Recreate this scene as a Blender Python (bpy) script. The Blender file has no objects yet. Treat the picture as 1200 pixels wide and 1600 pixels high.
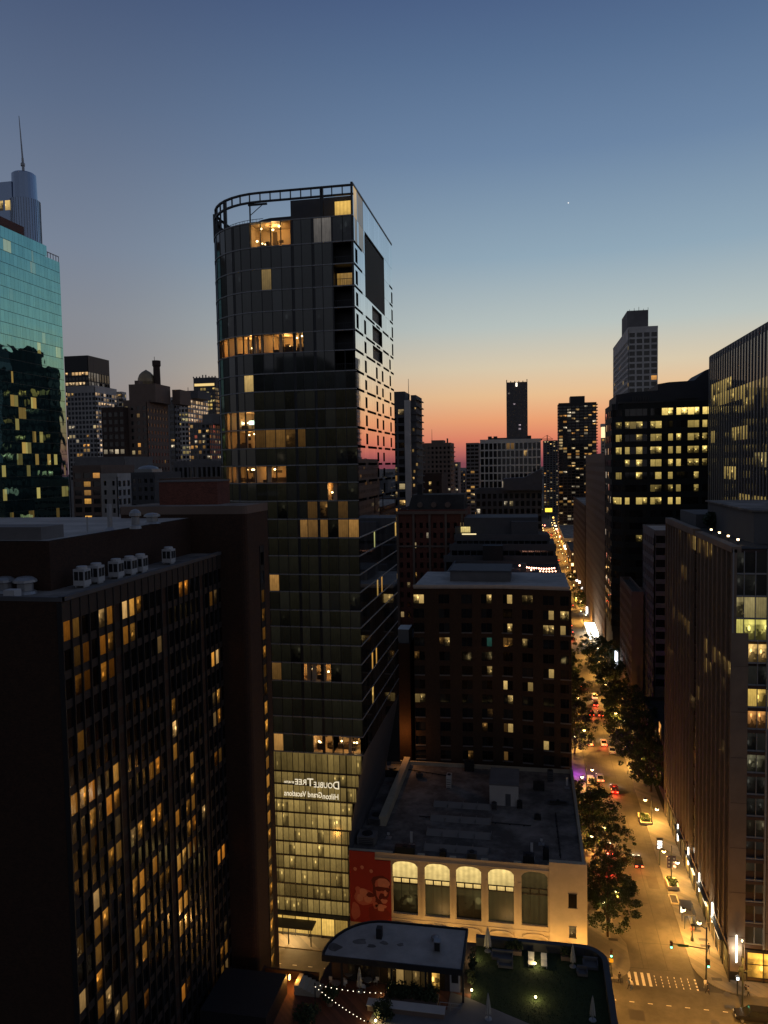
import bpy, bmesh, math, random
from mathutils import Vector, Matrix
R = math.radians
sc = bpy.context.scene
rnd = random.Random(7)
# ---------------------------------------------------------------- camera
F, PITCH, ROLL, YAW, H = 1202.0, R(3.5), R(1.0), R(10.8), 80.0
fw = Vector((-math.sin(YAW)*math.cos(PITCH), math.cos(YAW)*math.cos(PITCH), -math.sin(PITCH)))
r0 = Vector((math.cos(YAW), math.sin(YAW), 0)); u0 = r0.cross(fw)
cr = r0*math.cos(ROLL)-u0*math.sin(ROLL); cu = r0*math.sin(ROLL)+u0*math.cos(ROLL)
cam = bpy.data.objects.new('camera', bpy.data.cameras.new('camera')); sc.collection.objects.link(cam)
cam.data.sensor_width = 36; cam.data.lens = 36*F/1600; cam.data.clip_start = 0.5; cam.data.clip_end = 30000
M4 = Matrix((cr, cu, -fw)).transposed().to_4x4(); M4.translation = (0, 0, H); cam.matrix_world = M4
sc.camera = cam
# ---------------------------------------------------------------- sky (dusk, sun just under the horizon, down the street)
SUNAZ = R(15)
w = bpy.data.worlds.new('World'); sc.world = w; w.use_nodes = True
nt = w.node_tree; nt.nodes.clear(); N = nt.nodes.new; L = nt.links.new
out = N('ShaderNodeOutputWorld'); bg = N('ShaderNodeBackground'); L(bg.outputs[0], out.inputs[0])
tc = N('ShaderNodeTexCoord'); sep = N('ShaderNodeSeparateXYZ'); L(tc.outputs['Generated'], sep.inputs[0])
def ramp(stops):
    r = N('ShaderNodeValToRGB'); e = r.color_ramp.elements
    r.color_ramp.interpolation = 'B_SPLINE' if False else 'EASE' if False else 'LINEAR'
    while len(e) < len(stops): e.new(0.5)
    for el, (p, c) in zip(e, stops): el.position = p
    for el, (p, c) in zip(e, stops): el.color = (*c, 1)
    L(sep.outputs[2], r.inputs[0]); return r
west = ramp([(0, (.22,.055,.075)), (.014, (.50,.13,.11)), (.03, (.74,.22,.125)), (.055, (.84,.36,.17)), (.085, (.82,.52,.28)), (.12, (.70,.59,.42)),
             (.17, (.48,.54,.52)), (.25, (.28,.39,.48)), (.36, (.15,.235,.37)), (.45, (.095,.16,.285)), (.52, (.062,.105,.222)), (1, (.03,.045,.085))])
side = ramp([(0, (.19,.15,.165)), (.03, (.22,.18,.185)), (.10, (.26,.245,.25)), (.18, (.235,.25,.285)), (.26, (.185,.225,.30)), (.40, (.105,.148,.24)),
             (.52, (.056,.087,.175)), (1, (.03,.043,.08))])
east = ramp([(0, (.15,.145,.16)), (.1, (.185,.185,.205)), (.3, (.15,.165,.205)), (.55, (.075,.09,.135)), (1, (.033,.045,.08))])
cmb = N('ShaderNodeCombineXYZ'); L(sep.outputs[0], cmb.inputs[0]); L(sep.outputs[1], cmb.inputs[1])
nrm = N('ShaderNodeVectorMath'); nrm.operation = 'NORMALIZE'; L(cmb.outputs[0], nrm.inputs[0])
dt = N('ShaderNodeVectorMath'); dt.operation = 'DOT_PRODUCT'; L(nrm.outputs[0], dt.inputs[0]); dt.inputs[1].default_value = (math.sin(SUNAZ), math.cos(SUNAZ), 0)
def mr(a, b):
    m = N('ShaderNodeMapRange'); m.interpolation_type = 'SMOOTHSTEP'; m.inputs['From Min'].default_value = a; m.inputs['From Max'].default_value = b
    L(dt.outputs['Value'], m.inputs['Value']); return m
m1, m2 = mr(.66, 1.0), mr(-.5, .55)
x1 = N('ShaderNodeMixRGB'); L(m2.outputs[0], x1.inputs[0]); L(east.outputs[0], x1.inputs[1]); L(side.outputs[0], x1.inputs[2])
x2 = N('ShaderNodeMixRGB'); L(m1.outputs[0], x2.inputs[0]); L(x1.outputs[0], x2.inputs[1]); L(west.outputs[0], x2.inputs[2])
L(x2.outputs[0], bg.inputs[0]); bg.inputs[1].default_value = 1.0
vs = sc.view_settings; vs.view_transform = 'Standard'; vs.look = 'None'; vs.exposure = 0; vs.gamma = 1
sc.cycles.use_denoising = True; sc.cycles.max_bounces = 5; sc.cycles.sample_clamp_indirect = 3; sc.cycles.caustics_reflective = False
# ---------------------------------------------------------------- pixel rays (photo pixels -> world)
def ray(x, y): return fw+cr*((x-600)/F)-cu*((y-800)/F)
def at(x, y, Y):
    d = ray(x, y); t = Y/d.y; return Vector((d.x*t, Y, H+d.z*t))
def atX(x, y, X):
    d = ray(x, y); t = X/d.x; return Vector((X, d.y*t, H+d.z*t))
def gr(x, y, z=0):
    d = ray(x, y); t = (z-H)/d.z; return Vector((d.x*t, d.y*t, z))
def pj(p):
    d = Vector(p)-Vector((0, 0, H)); q = d.dot(fw)
    return 600+F*d.dot(cr)/q, 800-F*d.dot(cu)/q
# ---------------------------------------------------------------- materials
def newmat(name):
    m = bpy.data.materials.new(name); m.use_nodes = True; t = m.node_tree
    b = t.nodes['Principled BSDF']; return m, t, b
def mat(name, c, rough=.8, var=.25, scale=.6, metal=0, bump=0, spec=.5, brick=None, dirt=0):
    m, t, b = newmat(name); n = t.nodes.new; l = t.links.new
    b.inputs['Roughness'].default_value = rough; b.inputs['Metallic'].default_value = metal; b.inputs['Specular IOR Level'].default_value = spec
    tcn = n('ShaderNodeTexCoord'); nz = n('ShaderNodeTexNoise'); nz.inputs['Scale'].default_value = scale; nz.inputs['Detail'].default_value = 6
    l(tcn.outputs['Object'], nz.inputs['Vector'])
    mx = n('ShaderNodeMixRGB'); l(nz.outputs['Fac'], mx.inputs[0])
    mx.inputs[1].default_value = (*[v*(1-var) for v in c], 1); mx.inputs[2].default_value = (*[v*(1+var) for v in c], 1)
    col = mx.outputs[0]
    if brick:
        geo = n('ShaderNodeNewGeometry'); sp = n('ShaderNodeSeparateXYZ'); l(tcn.outputs['Object'], sp.inputs[0])
        ad = n('ShaderNodeMath'); l(sp.outputs[0], ad.inputs[0]); l(sp.outputs[1], ad.inputs[1])
        cb = n('ShaderNodeCombineXYZ'); l(ad.outputs[0], cb.inputs[0]); l(sp.outputs[2], cb.inputs[1])
        bk = n('ShaderNodeTexBrick'); l(cb.outputs[0], bk.inputs['Vector']); bk.inputs['Scale'].default_value = brick
        bk.inputs['Mortar Size'].default_value = .02; bk.inputs['Color1'].default_value = (.75,.75,.75,1); bk.inputs['Color2'].default_value = (1.25,1.2,1.15,1); bk.inputs['Mortar'].default_value = (.8,.85,.9,1)
        m2_ = n('ShaderNodeMixRGB'); m2_.blend_type = 'MULTIPLY'; m2_.inputs[0].default_value = 1; l(col, m2_.inputs[1]); l(bk.outputs[0], m2_.inputs[2]); col = m2_.outputs[0]
    if dirt:
        nz2 = n('ShaderNodeTexNoise'); nz2.inputs['Scale'].default_value = .16; nz2.inputs['Detail'].default_value = 8; nz2.inputs['Roughness'].default_value = .7; l(tcn.outputs['Object'], nz2.inputs['Vector'])
        mp = n('ShaderNodeMapRange'); mp.inputs['From Min'].default_value = .42; mp.inputs['From Max'].default_value = .62; mp.inputs['To Min'].default_value = 1-dirt; l(nz2.outputs['Fac'], mp.inputs[0])
        m3 = n('ShaderNodeMixRGB'); m3.blend_type = 'MULTIPLY'; m3.inputs[0].default_value = 1; l(col, m3.inputs[1]); l(mp.outputs[0], m3.inputs[2]); col = m3.outputs[0]
    l(col, b.inputs['Base Color'])
    if bump:
        bp = n('ShaderNodeBump'); bp.inputs['Strength'].default_value = bump; bp.inputs['Distance'].default_value = .05; l(nz.outputs['Fac'], bp.inputs['Height']); l(bp.outputs[0], b.inputs['Normal'])
    return m
def glow(name, c, s, sample=True):
    m, t, b = newmat(name); b.inputs['Base Color'].default_value = (.3,.3,.3,1)
    b.inputs['Emission Color'].default_value = (*c, 1); b.inputs['Emission Strength'].default_value = s
    if not sample: m.cycles.emission_sampling = 'NONE'
    return m
def window_mat(name, dark=(.008,.04), tint=(1,1,.95), rough=.06, clutter=.85, ior=1.6, curtain=.5):
    m, t, b = newmat(name); n = t.nodes.new; l = t.links.new
    def mth(op, a, c=None, d=None, clamp=False):
        q = n('ShaderNodeMath'); q.operation = op; q.use_clamp = clamp
        for i, v in enumerate((a, c, d)):
            if v is None: continue
            if isinstance(v, (int, float)): q.inputs[i].default_value = v
            else: l(v, q.inputs[i])
        return q.outputs[0]
    def mrg(v, a, c, d=0, e=1):
        q = n('ShaderNodeMapRange'); q.interpolation_type = 'SMOOTHSTEP'; l(v, q.inputs[0])
        for i, k in enumerate((a, c, d, e)): q.inputs[i+1].default_value = k
        return q.outputs[0]
    at_ = n('ShaderNodeAttribute'); at_.attribute_name = 'emit'; rv = at_.outputs['Alpha']
    uv = n('ShaderNodeUVMap'); uv.uv_map = 'uv'; sp = n('ShaderNodeSeparateXYZ'); l(uv.outputs[0], sp.inputs[0]); u, v = sp.outputs[0], sp.outputs[1]
    cb = n('ShaderNodeCombineXYZ'); l(mth('MULTIPLY_ADD', rv, 53.0, mth('MULTIPLY', u, 3.0)), cb.inputs[0]); l(mth('MULTIPLY', v, 3.0), cb.inputs[1]); l(mth('MULTIPLY', rv, 17.0), cb.inputs[2])
    nz = n('ShaderNodeTexNoise'); nz.inputs['Scale'].default_value = 1.1; nz.inputs['Detail'].default_value = 3; l(cb.outputs[0], nz.inputs['Vector'])
    vo = n('ShaderNodeTexVoronoi'); vo.distance = 'CHEBYCHEV'; vo.inputs['Scale'].default_value = 1.3; l(cb.outputs[0], vo.inputs['Vector'])
    fold = mth('MULTIPLY_ADD', mth('SINE', mth('MULTIPLY_ADD', rv, 60.0, mth('MULTIPLY', u, 30.0))), .10, .9)
    blot = mth('MULTIPLY_ADD', nz.outputs['Fac'], .8, .5)
    cur = mth('MULTIPLY', mth('MULTIPLY', fold, mth('MULTIPLY_ADD', v, .35, .5)), blot)
    spc = n('ShaderNodeSeparateColor'); l(vo.outputs['Color'], spc.inputs[0]); cell = spc.outputs[0]
    lx = mth('FRACT', mth('MULTIPLY', rv, 37.0)); ly = mth('MULTIPLY_ADD', mth('FRACT', mth('MULTIPLY', rv, 91.0)), .4, .35)
    dx, dy = mth('SUBTRACT', u, lx), mth('SUBTRACT', v, ly); ds = mth('SQRT', mth('ADD', mth('MULTIPLY', dx, dx), mth('MULTIPLY', dy, dy)))
    lamp = mth('ADD', mrg(ds, .16, .07, 0, 2.2), mrg(ds, .75, .1, 0, .55))
    wall = mth('ADD', mth('MULTIPLY_ADD', mrg(v, .70, .82), .35, .16), lamp)
    clut = mrg(mth('SUBTRACT', mth('MULTIPLY_ADD', cell, .55, .12), v), -.02, .02, 1, 1-clutter)
    opn = mth('MULTIPLY', mth('MULTIPLY', wall, mth('MULTIPLY_ADD', clut, 1.0, .0)), mth('MULTIPLY_ADD', cell, .5, .75))
    ty = mrg(mth('FRACT', mth('MULTIPLY', rv, 13.0)), curtain-.02, curtain+.02)
    s = mth('ADD', mth('MULTIPLY', cur, mth('SUBTRACT', 1.0, ty)), mth('MULTIPLY', opn, ty))
    mc = n('ShaderNodeMixRGB'); mc.blend_type = 'MULTIPLY'; mc.inputs[0].default_value = 1; l(at_.outputs['Color'], mc.inputs[1]); l(s, mc.inputs[2])
    l(mc.outputs[0], b.inputs['Emission Color']); b.inputs['Emission Strength'].default_value = 1.25
    q = mth('POWER', rv, 2.6)
    mb = n('ShaderNodeMixRGB'); l(q, mb.inputs[0]); mb.inputs[1].default_value = (*[dark[0]*k for k in tint], 1); mb.inputs[2].default_value = (*[dark[1]*k for k in tint], 1)
    l(mb.outputs[0], b.inputs['Base Color']); b.inputs['Roughness'].default_value = rough; b.inputs['IOR'].default_value = ior
    m.cycles.emission_sampling = 'NONE'
    return m
def mirror_mat(name, c, rough=.03, metal=.9, wav=.02, sc_=.35):
    m, t, b = newmat(name); n = t.nodes.new; l = t.links.new
    b.inputs['Roughness'].default_value = rough; b.inputs['Metallic'].default_value = metal
    at_ = n('ShaderNodeAttribute'); at_.attribute_name = 'emit'
    mx = n('ShaderNodeMixRGB'); l(at_.outputs['Alpha'], mx.inputs[0]); mx.inputs[1].default_value = (*[k*.86 for k in c], 1); mx.inputs[2].default_value = (*c, 1); l(mx.outputs[0], b.inputs['Base Color'])
    l(at_.outputs['Color'], b.inputs['Emission Color']); b.inputs['Emission Strength'].default_value = 1
    tcn = n('ShaderNodeTexCoord'); nz = n('ShaderNodeTexNoise'); nz.inputs['Scale'].default_value = sc_; nz.inputs['Detail'].default_value = 1; l(tcn.outputs['Object'], nz.inputs['Vector'])
    bp = n('ShaderNodeBump'); bp.inputs['Strength'].default_value = 1; bp.inputs['Distance'].default_value = wav; l(nz.outputs['Fac'], bp.inputs['Height']); l(bp.outputs[0], b.inputs['Normal'])
    m.cycles.emission_sampling = 'NONE'
    return m
WIN = window_mat('window glass'); WINT = window_mat('tower glass', (.010,.05), (.9,1,1.05), .05, .85, 1.6, .93); SLOT = mat('matt black slot', (.006,.006,.007), 1, .1, 1, spec=0); WINH = window_mat('hotel glass', (.004,.014), (1,.95,.85), .1, .7)
PODG = window_mat('podium glass', (.03,.05), (1,1,.9), .1, .25, 1.5, .86)
TEAL = mirror_mat('teal glass', (.215,.47,.47), .02, .95, .032, .3); MIR = mirror_mat('mirror glass', (.95,.97,.98), .02, 1, .0015, .5)
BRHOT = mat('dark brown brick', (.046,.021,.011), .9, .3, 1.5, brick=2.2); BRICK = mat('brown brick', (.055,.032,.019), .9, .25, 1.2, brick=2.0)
RBRICK = mat('red brick', (.17,.06,.04), .9, .3, .9, brick=2); BROWN = mat('brown stone', (.19,.135,.105), .9, .2, .5); DBROWN = mat('dark brown stone', (.07,.045,.035), .9, .2, .5)
CREAM = mat('cream stone', (.55,.49,.36), .85, .1, .8, dirt=.18); WHITE = mat('white concrete', (.60,.57,.53), .85, .12, .4, dirt=.15); GREY = mat('grey concrete', (.2,.19,.185), .9, .15, .5, dirt=.2)
DGREY = mat('dark grey concrete', (.10,.10,.105), .85, .2, .5); BLACK = mat('black metal', (.018,.018,.02), .55, .2, 1); ROOF = mat('grey roof membrane', (.29,.265,.24), .95, .3, .6, dirt=.62, bump=.3)
LROOF = mat('pale roof membrane', (.50,.475,.44), .9, .12, .4, dirt=.3, bump=.2); DROOF = mat('tar roof', (.055,.05,.045), .95, .3, .6, dirt=.4)
METAL = mat('galvanised metal', (.35,.36,.37), .5, .15, 1, .6); WMETAL = mat('white painted metal', (.5,.5,.5), .6, .1, 2); FRAME = mat('grey mullion', (.025,.027,.03), .5, .1, 1)
FRAMEL = mat('light mullion', (.26,.27,.28), .45, .1, 1); PIERR = mat('brown stone pier', (.215,.17,.13), .8, .15, .5, dirt=.2); BLUE = mirror_mat('blue steel glass', (.30,.38,.52), .12, .8, .02, .3)
PMET = mat('green lamp post metal', (.02,.025,.022), .5, .1, 2)
SOD, WARM = (1, .455, .08), (1, .62, .24)
# ---------------------------------------------------------------- mesh builder
class MB:
    def __init__(s): s.v = []; s.f = []; s.m = []; s.e = []; s.uv = []; s.sm = []
    def face(s, pts, m=0, e=(0,0,0), r=None, uv=None, smooth=False):
        i = len(s.v); s.v += [tuple(p) for p in pts]; k = len(pts); s.f.append(tuple(range(i, i+k))); s.m.append(m)
        s.e.append((*e, rnd.random() if r is None else r)); s.uv.append(uv or ([(0,0),(1,0),(1,1),(0,1)] if k == 4 else [(0,0)]*k)); s.sm.append(smooth)
    def box(s, x0, x1, y0, y1, z0, z1, m=0):
        a = [(x0,y0,z0),(x1,y0,z0),(x1,y1,z0),(x0,y1,z0),(x0,y0,z1),(x1,y0,z1),(x1,y1,z1),(x0,y1,z1)]
        for q in ((0,1,5,4),(1,2,6,5),(2,3,7,6),(3,0,4,7),(4,5,6,7),(3,2,1,0)): s.face([a[j] for j in q], m)
    def fbox(s, Fr, u0_, u1_, z0, z1, d0, d1, m=0):
        a = [Fr(u0_,z0,d1),Fr(u1_,z0,d1),Fr(u1_,z0,d0),Fr(u0_,z0,d0),Fr(u0_,z1,d1),Fr(u1_,z1,d1),Fr(u1_,z1,d0),Fr(u0_,z1,d0)]
        for q in ((0,1,5,4),(1,2,6,5),(3,0,4,7),(4,5,6,7),(3,2,1,0)): s.face([a[j] for j in q], m)
    def prism(s, poly, z0, z1, m=0, mt=None):
        n = len(poly)
        for i in range(n):
            a, b = poly[i], poly[(i+1) % n]; s.face([(a[0],a[1],z0),(b[0],b[1],z0),(b[0],b[1],z1),(a[0],a[1],z1)], m)
        s.face([(p[0],p[1],z1) for p in poly], m if mt is None else mt); s.face([(p[0],p[1],z0) for p in reversed(poly)], m)
    def tube(s, p, q, ra, rb=None, n=8, m=0, cap=True):
        p, q = Vector(p), Vector(q); rb = ra if rb is None else rb; d = (q-p).normalized(); x = d.orthogonal().normalized(); y = d.cross(x)
        A = [p+(x*math.cos(6.2832*i/n)+y*math.sin(6.2832*i/n))*ra for i in range(n)]; B = [q+(x*math.cos(6.2832*i/n)+y*math.sin(6.2832*i/n))*rb for i in range(n)]
        for i in range(n): s.face([A[i], A[(i+1)%n], B[(i+1)%n], B[i]], m, smooth=True)
        if cap:
            s.face(A[::-1], m); s.face(B, m)
    def lathe(s, c, prof, n=12, m=0):
        c = Vector(c); rings = [[c+Vector((r*math.cos(6.2832*i/n), r*math.sin(6.2832*i/n), z)) for i in range(n)] for r, z in prof]
        for a, b in zip(rings, rings[1:]):
            for i in range(n): s.face([a[i], a[(i+1)%n], b[(i+1)%n], b[i]], m, smooth=True)
        s.face(rings[0][::-1], m); s.face(rings[-1], m)
    def ball(s, c, r, n=8, m=0, sz=1): s.lathe(c, [(max(.02,math.sin(math.pi*k/n))*r, -math.cos(math.pi*k/n)*r*sz) for k in range(n+1)], n+2, m)
    def build(s, name, mats, parent=None, origin=None):
        me = bpy.data.meshes.new(name); o3 = Vector(origin) if origin else Vector((0,0,0))
        me.from_pydata([(v[0]-o3.x, v[1]-o3.y, v[2]-o3.z) for v in s.v], [], s.f)
        mats = mats if isinstance(mats, (list, tuple)) else [mats]
        for k in mats: me.materials.append(k)
        me.polygons.foreach_set('material_index', s.m); me.polygons.foreach_set('use_smooth', s.sm)
        ul = me.uv_layers.new(name='uv'); ul.data.foreach_set('uv', [c for f in s.uv for p in f for c in p])
        ca = me.color_attributes.new('emit', 'FLOAT_COLOR', 'CORNER'); ca.data.foreach_set('color', [c for f, e in zip(s.f, s.e) for _ in f for c in e])
        me.update()
        o = bpy.data.objects.new(name, me); sc.collection.objects.link(o); o.location = o3
        if parent: o.parent = parent; o.location = o3-W0(parent)
        return o
def W0(o):
    v = Vector((0,0,0))
    while o: v += o.location; o = o.parent
    return v
def tag(o, label=None, cat=None, group=None, kind=None):
    for k, v in (('label', label), ('category', cat), ('group', group), ('kind', kind)):
        if v: o[k] = v
    return o
def thing(name, label, cat, loc=(0,0,0), group=None):
    o = bpy.data.objects.new(name, None); sc.collection.objects.link(o); o.location = loc; o.empty_display_size = .5
    return tag(o, label, cat, group)
def struct(name, mb, m): return tag(mb.build(name, m), kind='structure')
def point(loc, c, p, r=.25):
    l = bpy.data.lights.new('light', 'POINT'); l.energy = p; l.color = c; l.shadow_soft_size = r
    o = bpy.data.objects.new('light', l); sc.collection.objects.link(o); o.location = loc; return o
def downlight(loc, c, p, r=.2):
    l = bpy.data.lights.new('light', 'SPOT'); l.energy = p*LAMP; l.color = c; l.shadow_soft_size = r; l.spot_size = R(158); l.spot_blend = .35
    o = bpy.data.objects.new('light', l); sc.collection.objects.link(o); o.location = loc
    point(loc, c, p*LAMP*.13, r)
LAMP = 1.35
# ---------------------------------------------------------------- ground, streets, pavements
GROUND = mat('city ground', (.03,.03,.032), .95, .3, .02); ASPH = mat('asphalt', (.078,.072,.062), .85, .3, .5, bump=.3, dirt=.38)
PAVE = mat('concrete pavement', (.165,.155,.135), .9, .12, .7, dirt=.25, brick=.35); PAINT = mat('worn road paint', (.55,.53,.48), .8, .35, 3)
g = MB(); g.face([(-9000,-2000,0),(9000,-2000,0),(9000,15000,0),(-9000,15000,0)]); struct('ground', g, GROUND)
SX0, SX1, CY0, CY1 = 13.6, 24.6, 100.0, 118.0      # street kerbs and cross-street kerbs
g = MB(); g.face([(SX0,CY1+.0,.004),(SX1,CY1,.004),(SX1,2600,.004),(SX0,2600,.004)]); struct('road', g, ASPH)
g = MB(); g.face([(-400,CY0,.004),(400,CY0,.004),(400,CY1,.004),(-400,CY1,.004)]); struct('cross_road', g, ASPH)
def rcorner(cx, cy, r, a0, a1, n=8): return [(cx+r*math.cos(R(a0+(a1-a0)*i/n)), cy+r*math.sin(R(a0+(a1-a0)*i/n))) for i in range(n+1)]
def pavement(poly, name='pavement'):
    g = MB(); g.prism(poly, 0, .14); return struct(name, g, PAVE)
pavement([(-330,CY1), *rcorner(SX0+1.6-5, CY1+5, 5, -90, 0), (SX0+1.6,128), (SX0,131.5), (SX0,2600), (8.2,2600), (8.2,122), (-330,122)])
pavement([(SX1,2600), (SX1,CY1+6.5), *rcorner(SX1+6.5, CY1+6.5, 6.5, 180, 270), (330,CY1), (330,121.3), (29.5,121.3), (29.5,2600)])
pavement([(-330,CY0-3.0), (SX0-2,CY0-3.0), (SX0-2,20), (SX0,20), *rcorner(SX0-4, CY0-4, 4, 0, 90), (-330,CY0)])
pavement([(SX1,20), (SX1+4,20), (SX1+4,96), (330,96), (330,CY0), *rcorner(SX1+5, CY0-5, 5, 90, 180)])
g = MB()
for k in range(11):                                   # crosswalk bars, worn towards the right
    x = 14.5+k*.98; wd = .42 if k < 4 or k == 10 else .2
    if k > 3:
        for j in range(4):
            y = 118.0+j*.72+rnd.random()*.2; g.face([(x,y,.012),(x+wd*.6,y,.012),(x+wd*.6,y+.4,.012),(x,y+.4,.012)])
    else: g.face([(x,117.9,.012),(x+wd,117.9,.012),(x+wd,121.0,.012),(x,121.0,.012)])
for k in range(5): g.face([(25.5+.0,101.2+k*2.0,.013),(28.2,101.2+k*2.0,.013),(28.2,101.7+k*2.0,.013),(25.5,101.7+k*2.0,.013)])
for k in range(60):                                   # cross-street lane dashes
    x = -90+k*2.6
    g.face([(x,113.9,.012),(x+.7,113.9,.012),(x+.7,114.03,.012),(x,114.03,.012)])
struct('road_markings', g, PAINT)
g = MB()
for x, wd in ((17.1,.10),(17.9,.05),(20.7,.12),(23.3,.06)): g.face([(x,122,.009),(x+wd,122,.009),(x+wd+.15,420,.009),(x+.15,420,.009)])
for y, a, b in ((121.9,14.4,24.2),(140.5,14,20.5),(163,15,24.5),(189,13.8,22),(128.7,17,24.5)): g.face([(a,y,.0095),(b,y+.3,.0095),(b,y+.42,.0095),(a,y+.14,.0095)])
for x, y, a, b in ((15.2,133,1.5,3.4),(21.4,146,2.0,4.5),(18.2,170,1.6,6),(14.8,196,1.8,4),(21,108,3,1.6),(3,110,4,1.5)): g.face([(x,y,.010),(x+a,y,.010),(x+a,y+b,.010),(x,y+b,.010)])
struct('road_patches', g, mat('tarred seam', (.045,.04,.035), .9, .3, .8))
# ---------------------------------------------------------------- building kit
COLS = [(1,.82,.55), (1,.52,.13), (1,.60,.20), (1,.68,.30), (.95,.72,.36), (1,.45,.10)]
OFF = [(1,.70,.20), (1,.76,.28), (.95,.8,.38), (1,.68,.18)]
def mul(c, s): return tuple(v*s for v in c)
def pane_score(q):
    c = sum((Vector(p) for p in q[0]), Vector((0,0,0)))/4; n = (Vector(q[0][1])-Vector(q[0][0])).cross(Vector(q[0][3])-Vector(q[0][0])); d = Vector((0,0,H))-c
    px, py = pj(c); vis = 1 if -20 < px < 1220 and -20 < py < 1620 else .01
    return max(0, n.dot(d))/d.length**3*vis*(1.6 if sum(q[1]) > .05 else 1)
def put_windows(parent, panes, m, name='window', frame=None, cap=100):
    panes = sorted(panes, key=pane_score, reverse=True)
    for q in panes[:cap]:
        g = MB(); g.face(q[0], 0, q[1], q[2]); g.build(name, m, parent)
    if len(panes) > cap:
        g = MB()
        for q in panes[cap:]: g.face(q[0], 0, q[1], q[2])
        tag(g.build(name, m, parent), kind='stuff')
def frame_of(face, x0, x1, y0, y1):
    O, U, Nn = {'S': ((x0,y0),(1,0),(0,-1)), 'E': ((x1,y0),(0,1),(1,0)), 'W': ((x0,y1),(0,-1),(-1,0)), 'N': ((x1,y1),(-1,0),(0,1))}[face]
    return (lambda u, z, d: (O[0]+U[0]*u+Nn[0]*d, O[1]+U[1]*u+Nn[1]*d, z)), (x1-x0 if face in 'SN' else y1-y0)
def litter(st):
    mode, p, cols, lo, hi = st.get('mode', 'rand'), st.get('lit', .1), st.get('cols', COLS), st.get('lo', .2), st.get('hi', 1.0)
    state = {}
    def lit(i, k):
        if mode == 'row':
            if (i, k//6) not in state: state[(i, k//6)] = rnd.random() < p
            if state.setdefault(('f', i), rnd.random() < st.get('rowp', .6)) and state[(i, k//6)] and rnd.random() < .85:
                c = state.setdefault(('c', i), rnd.choice(cols)); s = rnd.uniform(lo, hi); return tuple(v*s for v in c)
            return (0,0,0)
        g_ = st.get('room', 2)
        if (i, k//g_) not in state:
            state[(i, k//g_)] = mul(rnd.choice(cols), lo+(hi-lo)*rnd.random()**2) if rnd.random() < p else (0,0,0)
        c = state[(i, k//g_)]; return mul(c, rnd.uniform(.7, 1.1)) if rnd.random() < .85 else (0,0,0)
    return lit
def facade(g, panes, Fr, Wd, z0, z1, st, zmin=0, mp=0, rects=None):
    bay, pier, fl, sp, dep = st['bay'], st['pier'], st['fl'], st['sp'], st.get('dep', .3); nb = max(1, round(Wd/bay)); bw = Wd/nb
    mt, mb_ = st.get('top', .6), st.get('bot', 0); nf = max(1, int((z1-z0-mt-mb_)/fl)); lit = litter(st); base = z1-mt-nf*fl; pd = st.get('pd', 0); sub = st.get('sub', 1)
    if pier > 0:
        for k in range(nb+1):
            u = k*bw; g.fbox(Fr, max(0, u-pier/2), min(Wd, u+pier/2), z0, z1, -dep, pd, mp)
    g.fbox(Fr, 0, Wd, z1-mt, z1-.01, -dep, -.03, mp)
    if base > z0: g.fbox(Fr, 0, Wd, z0, base, -dep, -.03, mp)
    for i in range(nf):
        z = base+i*fl
        if z+fl < zmin: continue
        if sp > 0: g.fbox(Fr, .02, Wd-.02, z, z+sp, -dep, -.03 if pd <= 0 else -.02, st.get('ms', mp))
        for k in range(nb):
            if st.get('skip') and st['skip'](k, i, nb, nf): g.fbox(Fr, k*bw, (k+1)*bw, z+sp, z+fl, -dep, -.04, mp); continue
            ua, ub = k*bw+pier/2, (k+1)*bw-pier/2; e = lit(i, k)
            for j in range(sub):
                p, q = ua+(ub-ua)*j/sub+(.03 if j else 0), ua+(ub-ua)*(j+1)/sub
                ee = e
                if rects:
                    px, py = pj(Fr((p+q)/2, z+sp/2+fl/2, 0)); ee = (0,0,0) if st.get('only') else e
                    for (a, b, c, d, col, s) in rects:
                        if a <= px <= c and b <= py <= d: s_ = s*rnd.uniform(.6, 1.15); ee = tuple(v*s_ for v in col)
                panes.append(([Fr(p,z+sp,-dep+.05),Fr(q,z+sp,-dep+.05),Fr(q,z+fl,-dep+.05),Fr(p,z+fl,-dep+.05)], ee, rnd.random()))
def building(name, label, x0, x1, y0, y1, z1, wall, faces, roof=ROOF, z0=0, par=.9, zmin=0, win=WIN, group=None, rects=None, cat='building', extra=None, parent=None):
    root = parent or thing(name, label, cat, ((x0+x1)/2, (y0+y1)/2, 0), group); g = MB(); panes = []
    ins = {k: (faces[k].get('dep', .3) if faces.get(k) else 0) for k in 'SEWN'}
    g.box(x0+ins['W'], x1-ins['E'], y0+ins['S'], y1-ins['N'], z0, z1-.02)
    for k, st in faces.items():
        Fr, Wd = frame_of(k, x0, x1, y0, y1); facade(g, panes, Fr, Wd, z0, z1, st, zmin, 0, rects)
    g.build('wall', wall, root)
    put_windows(root, panes, win)
    r = MB(); r.face([(x0+.3,y0+.3,z1+.03),(x1-.3,y0+.3,z1+.03),(x1-.3,y1-.3,z1+.03),(x0+.3,y1-.3,z1+.03)]); r.build('roof', roof, root)
    if par:
        p = MB(); t = .35; a = .04
        p.box(x0-a,x1+a,y0-a,y0+t,z1-.25,z1+par); p.box(x0-a,x1+a,y1-t,y1+a,z1-.25,z1+par); p.box(x0-a,x0+t,y0+t,y1-t,z1-.25,z1+par); p.box(x1-t,x1+a,y0+t,y1-t,z1-.25,z1+par)
        p.build('parapet', wall, root)
    return root
def addbox(root, name, m, *b):
    g = MB(); g.box(*b); return g.build(name, m, root)
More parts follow.
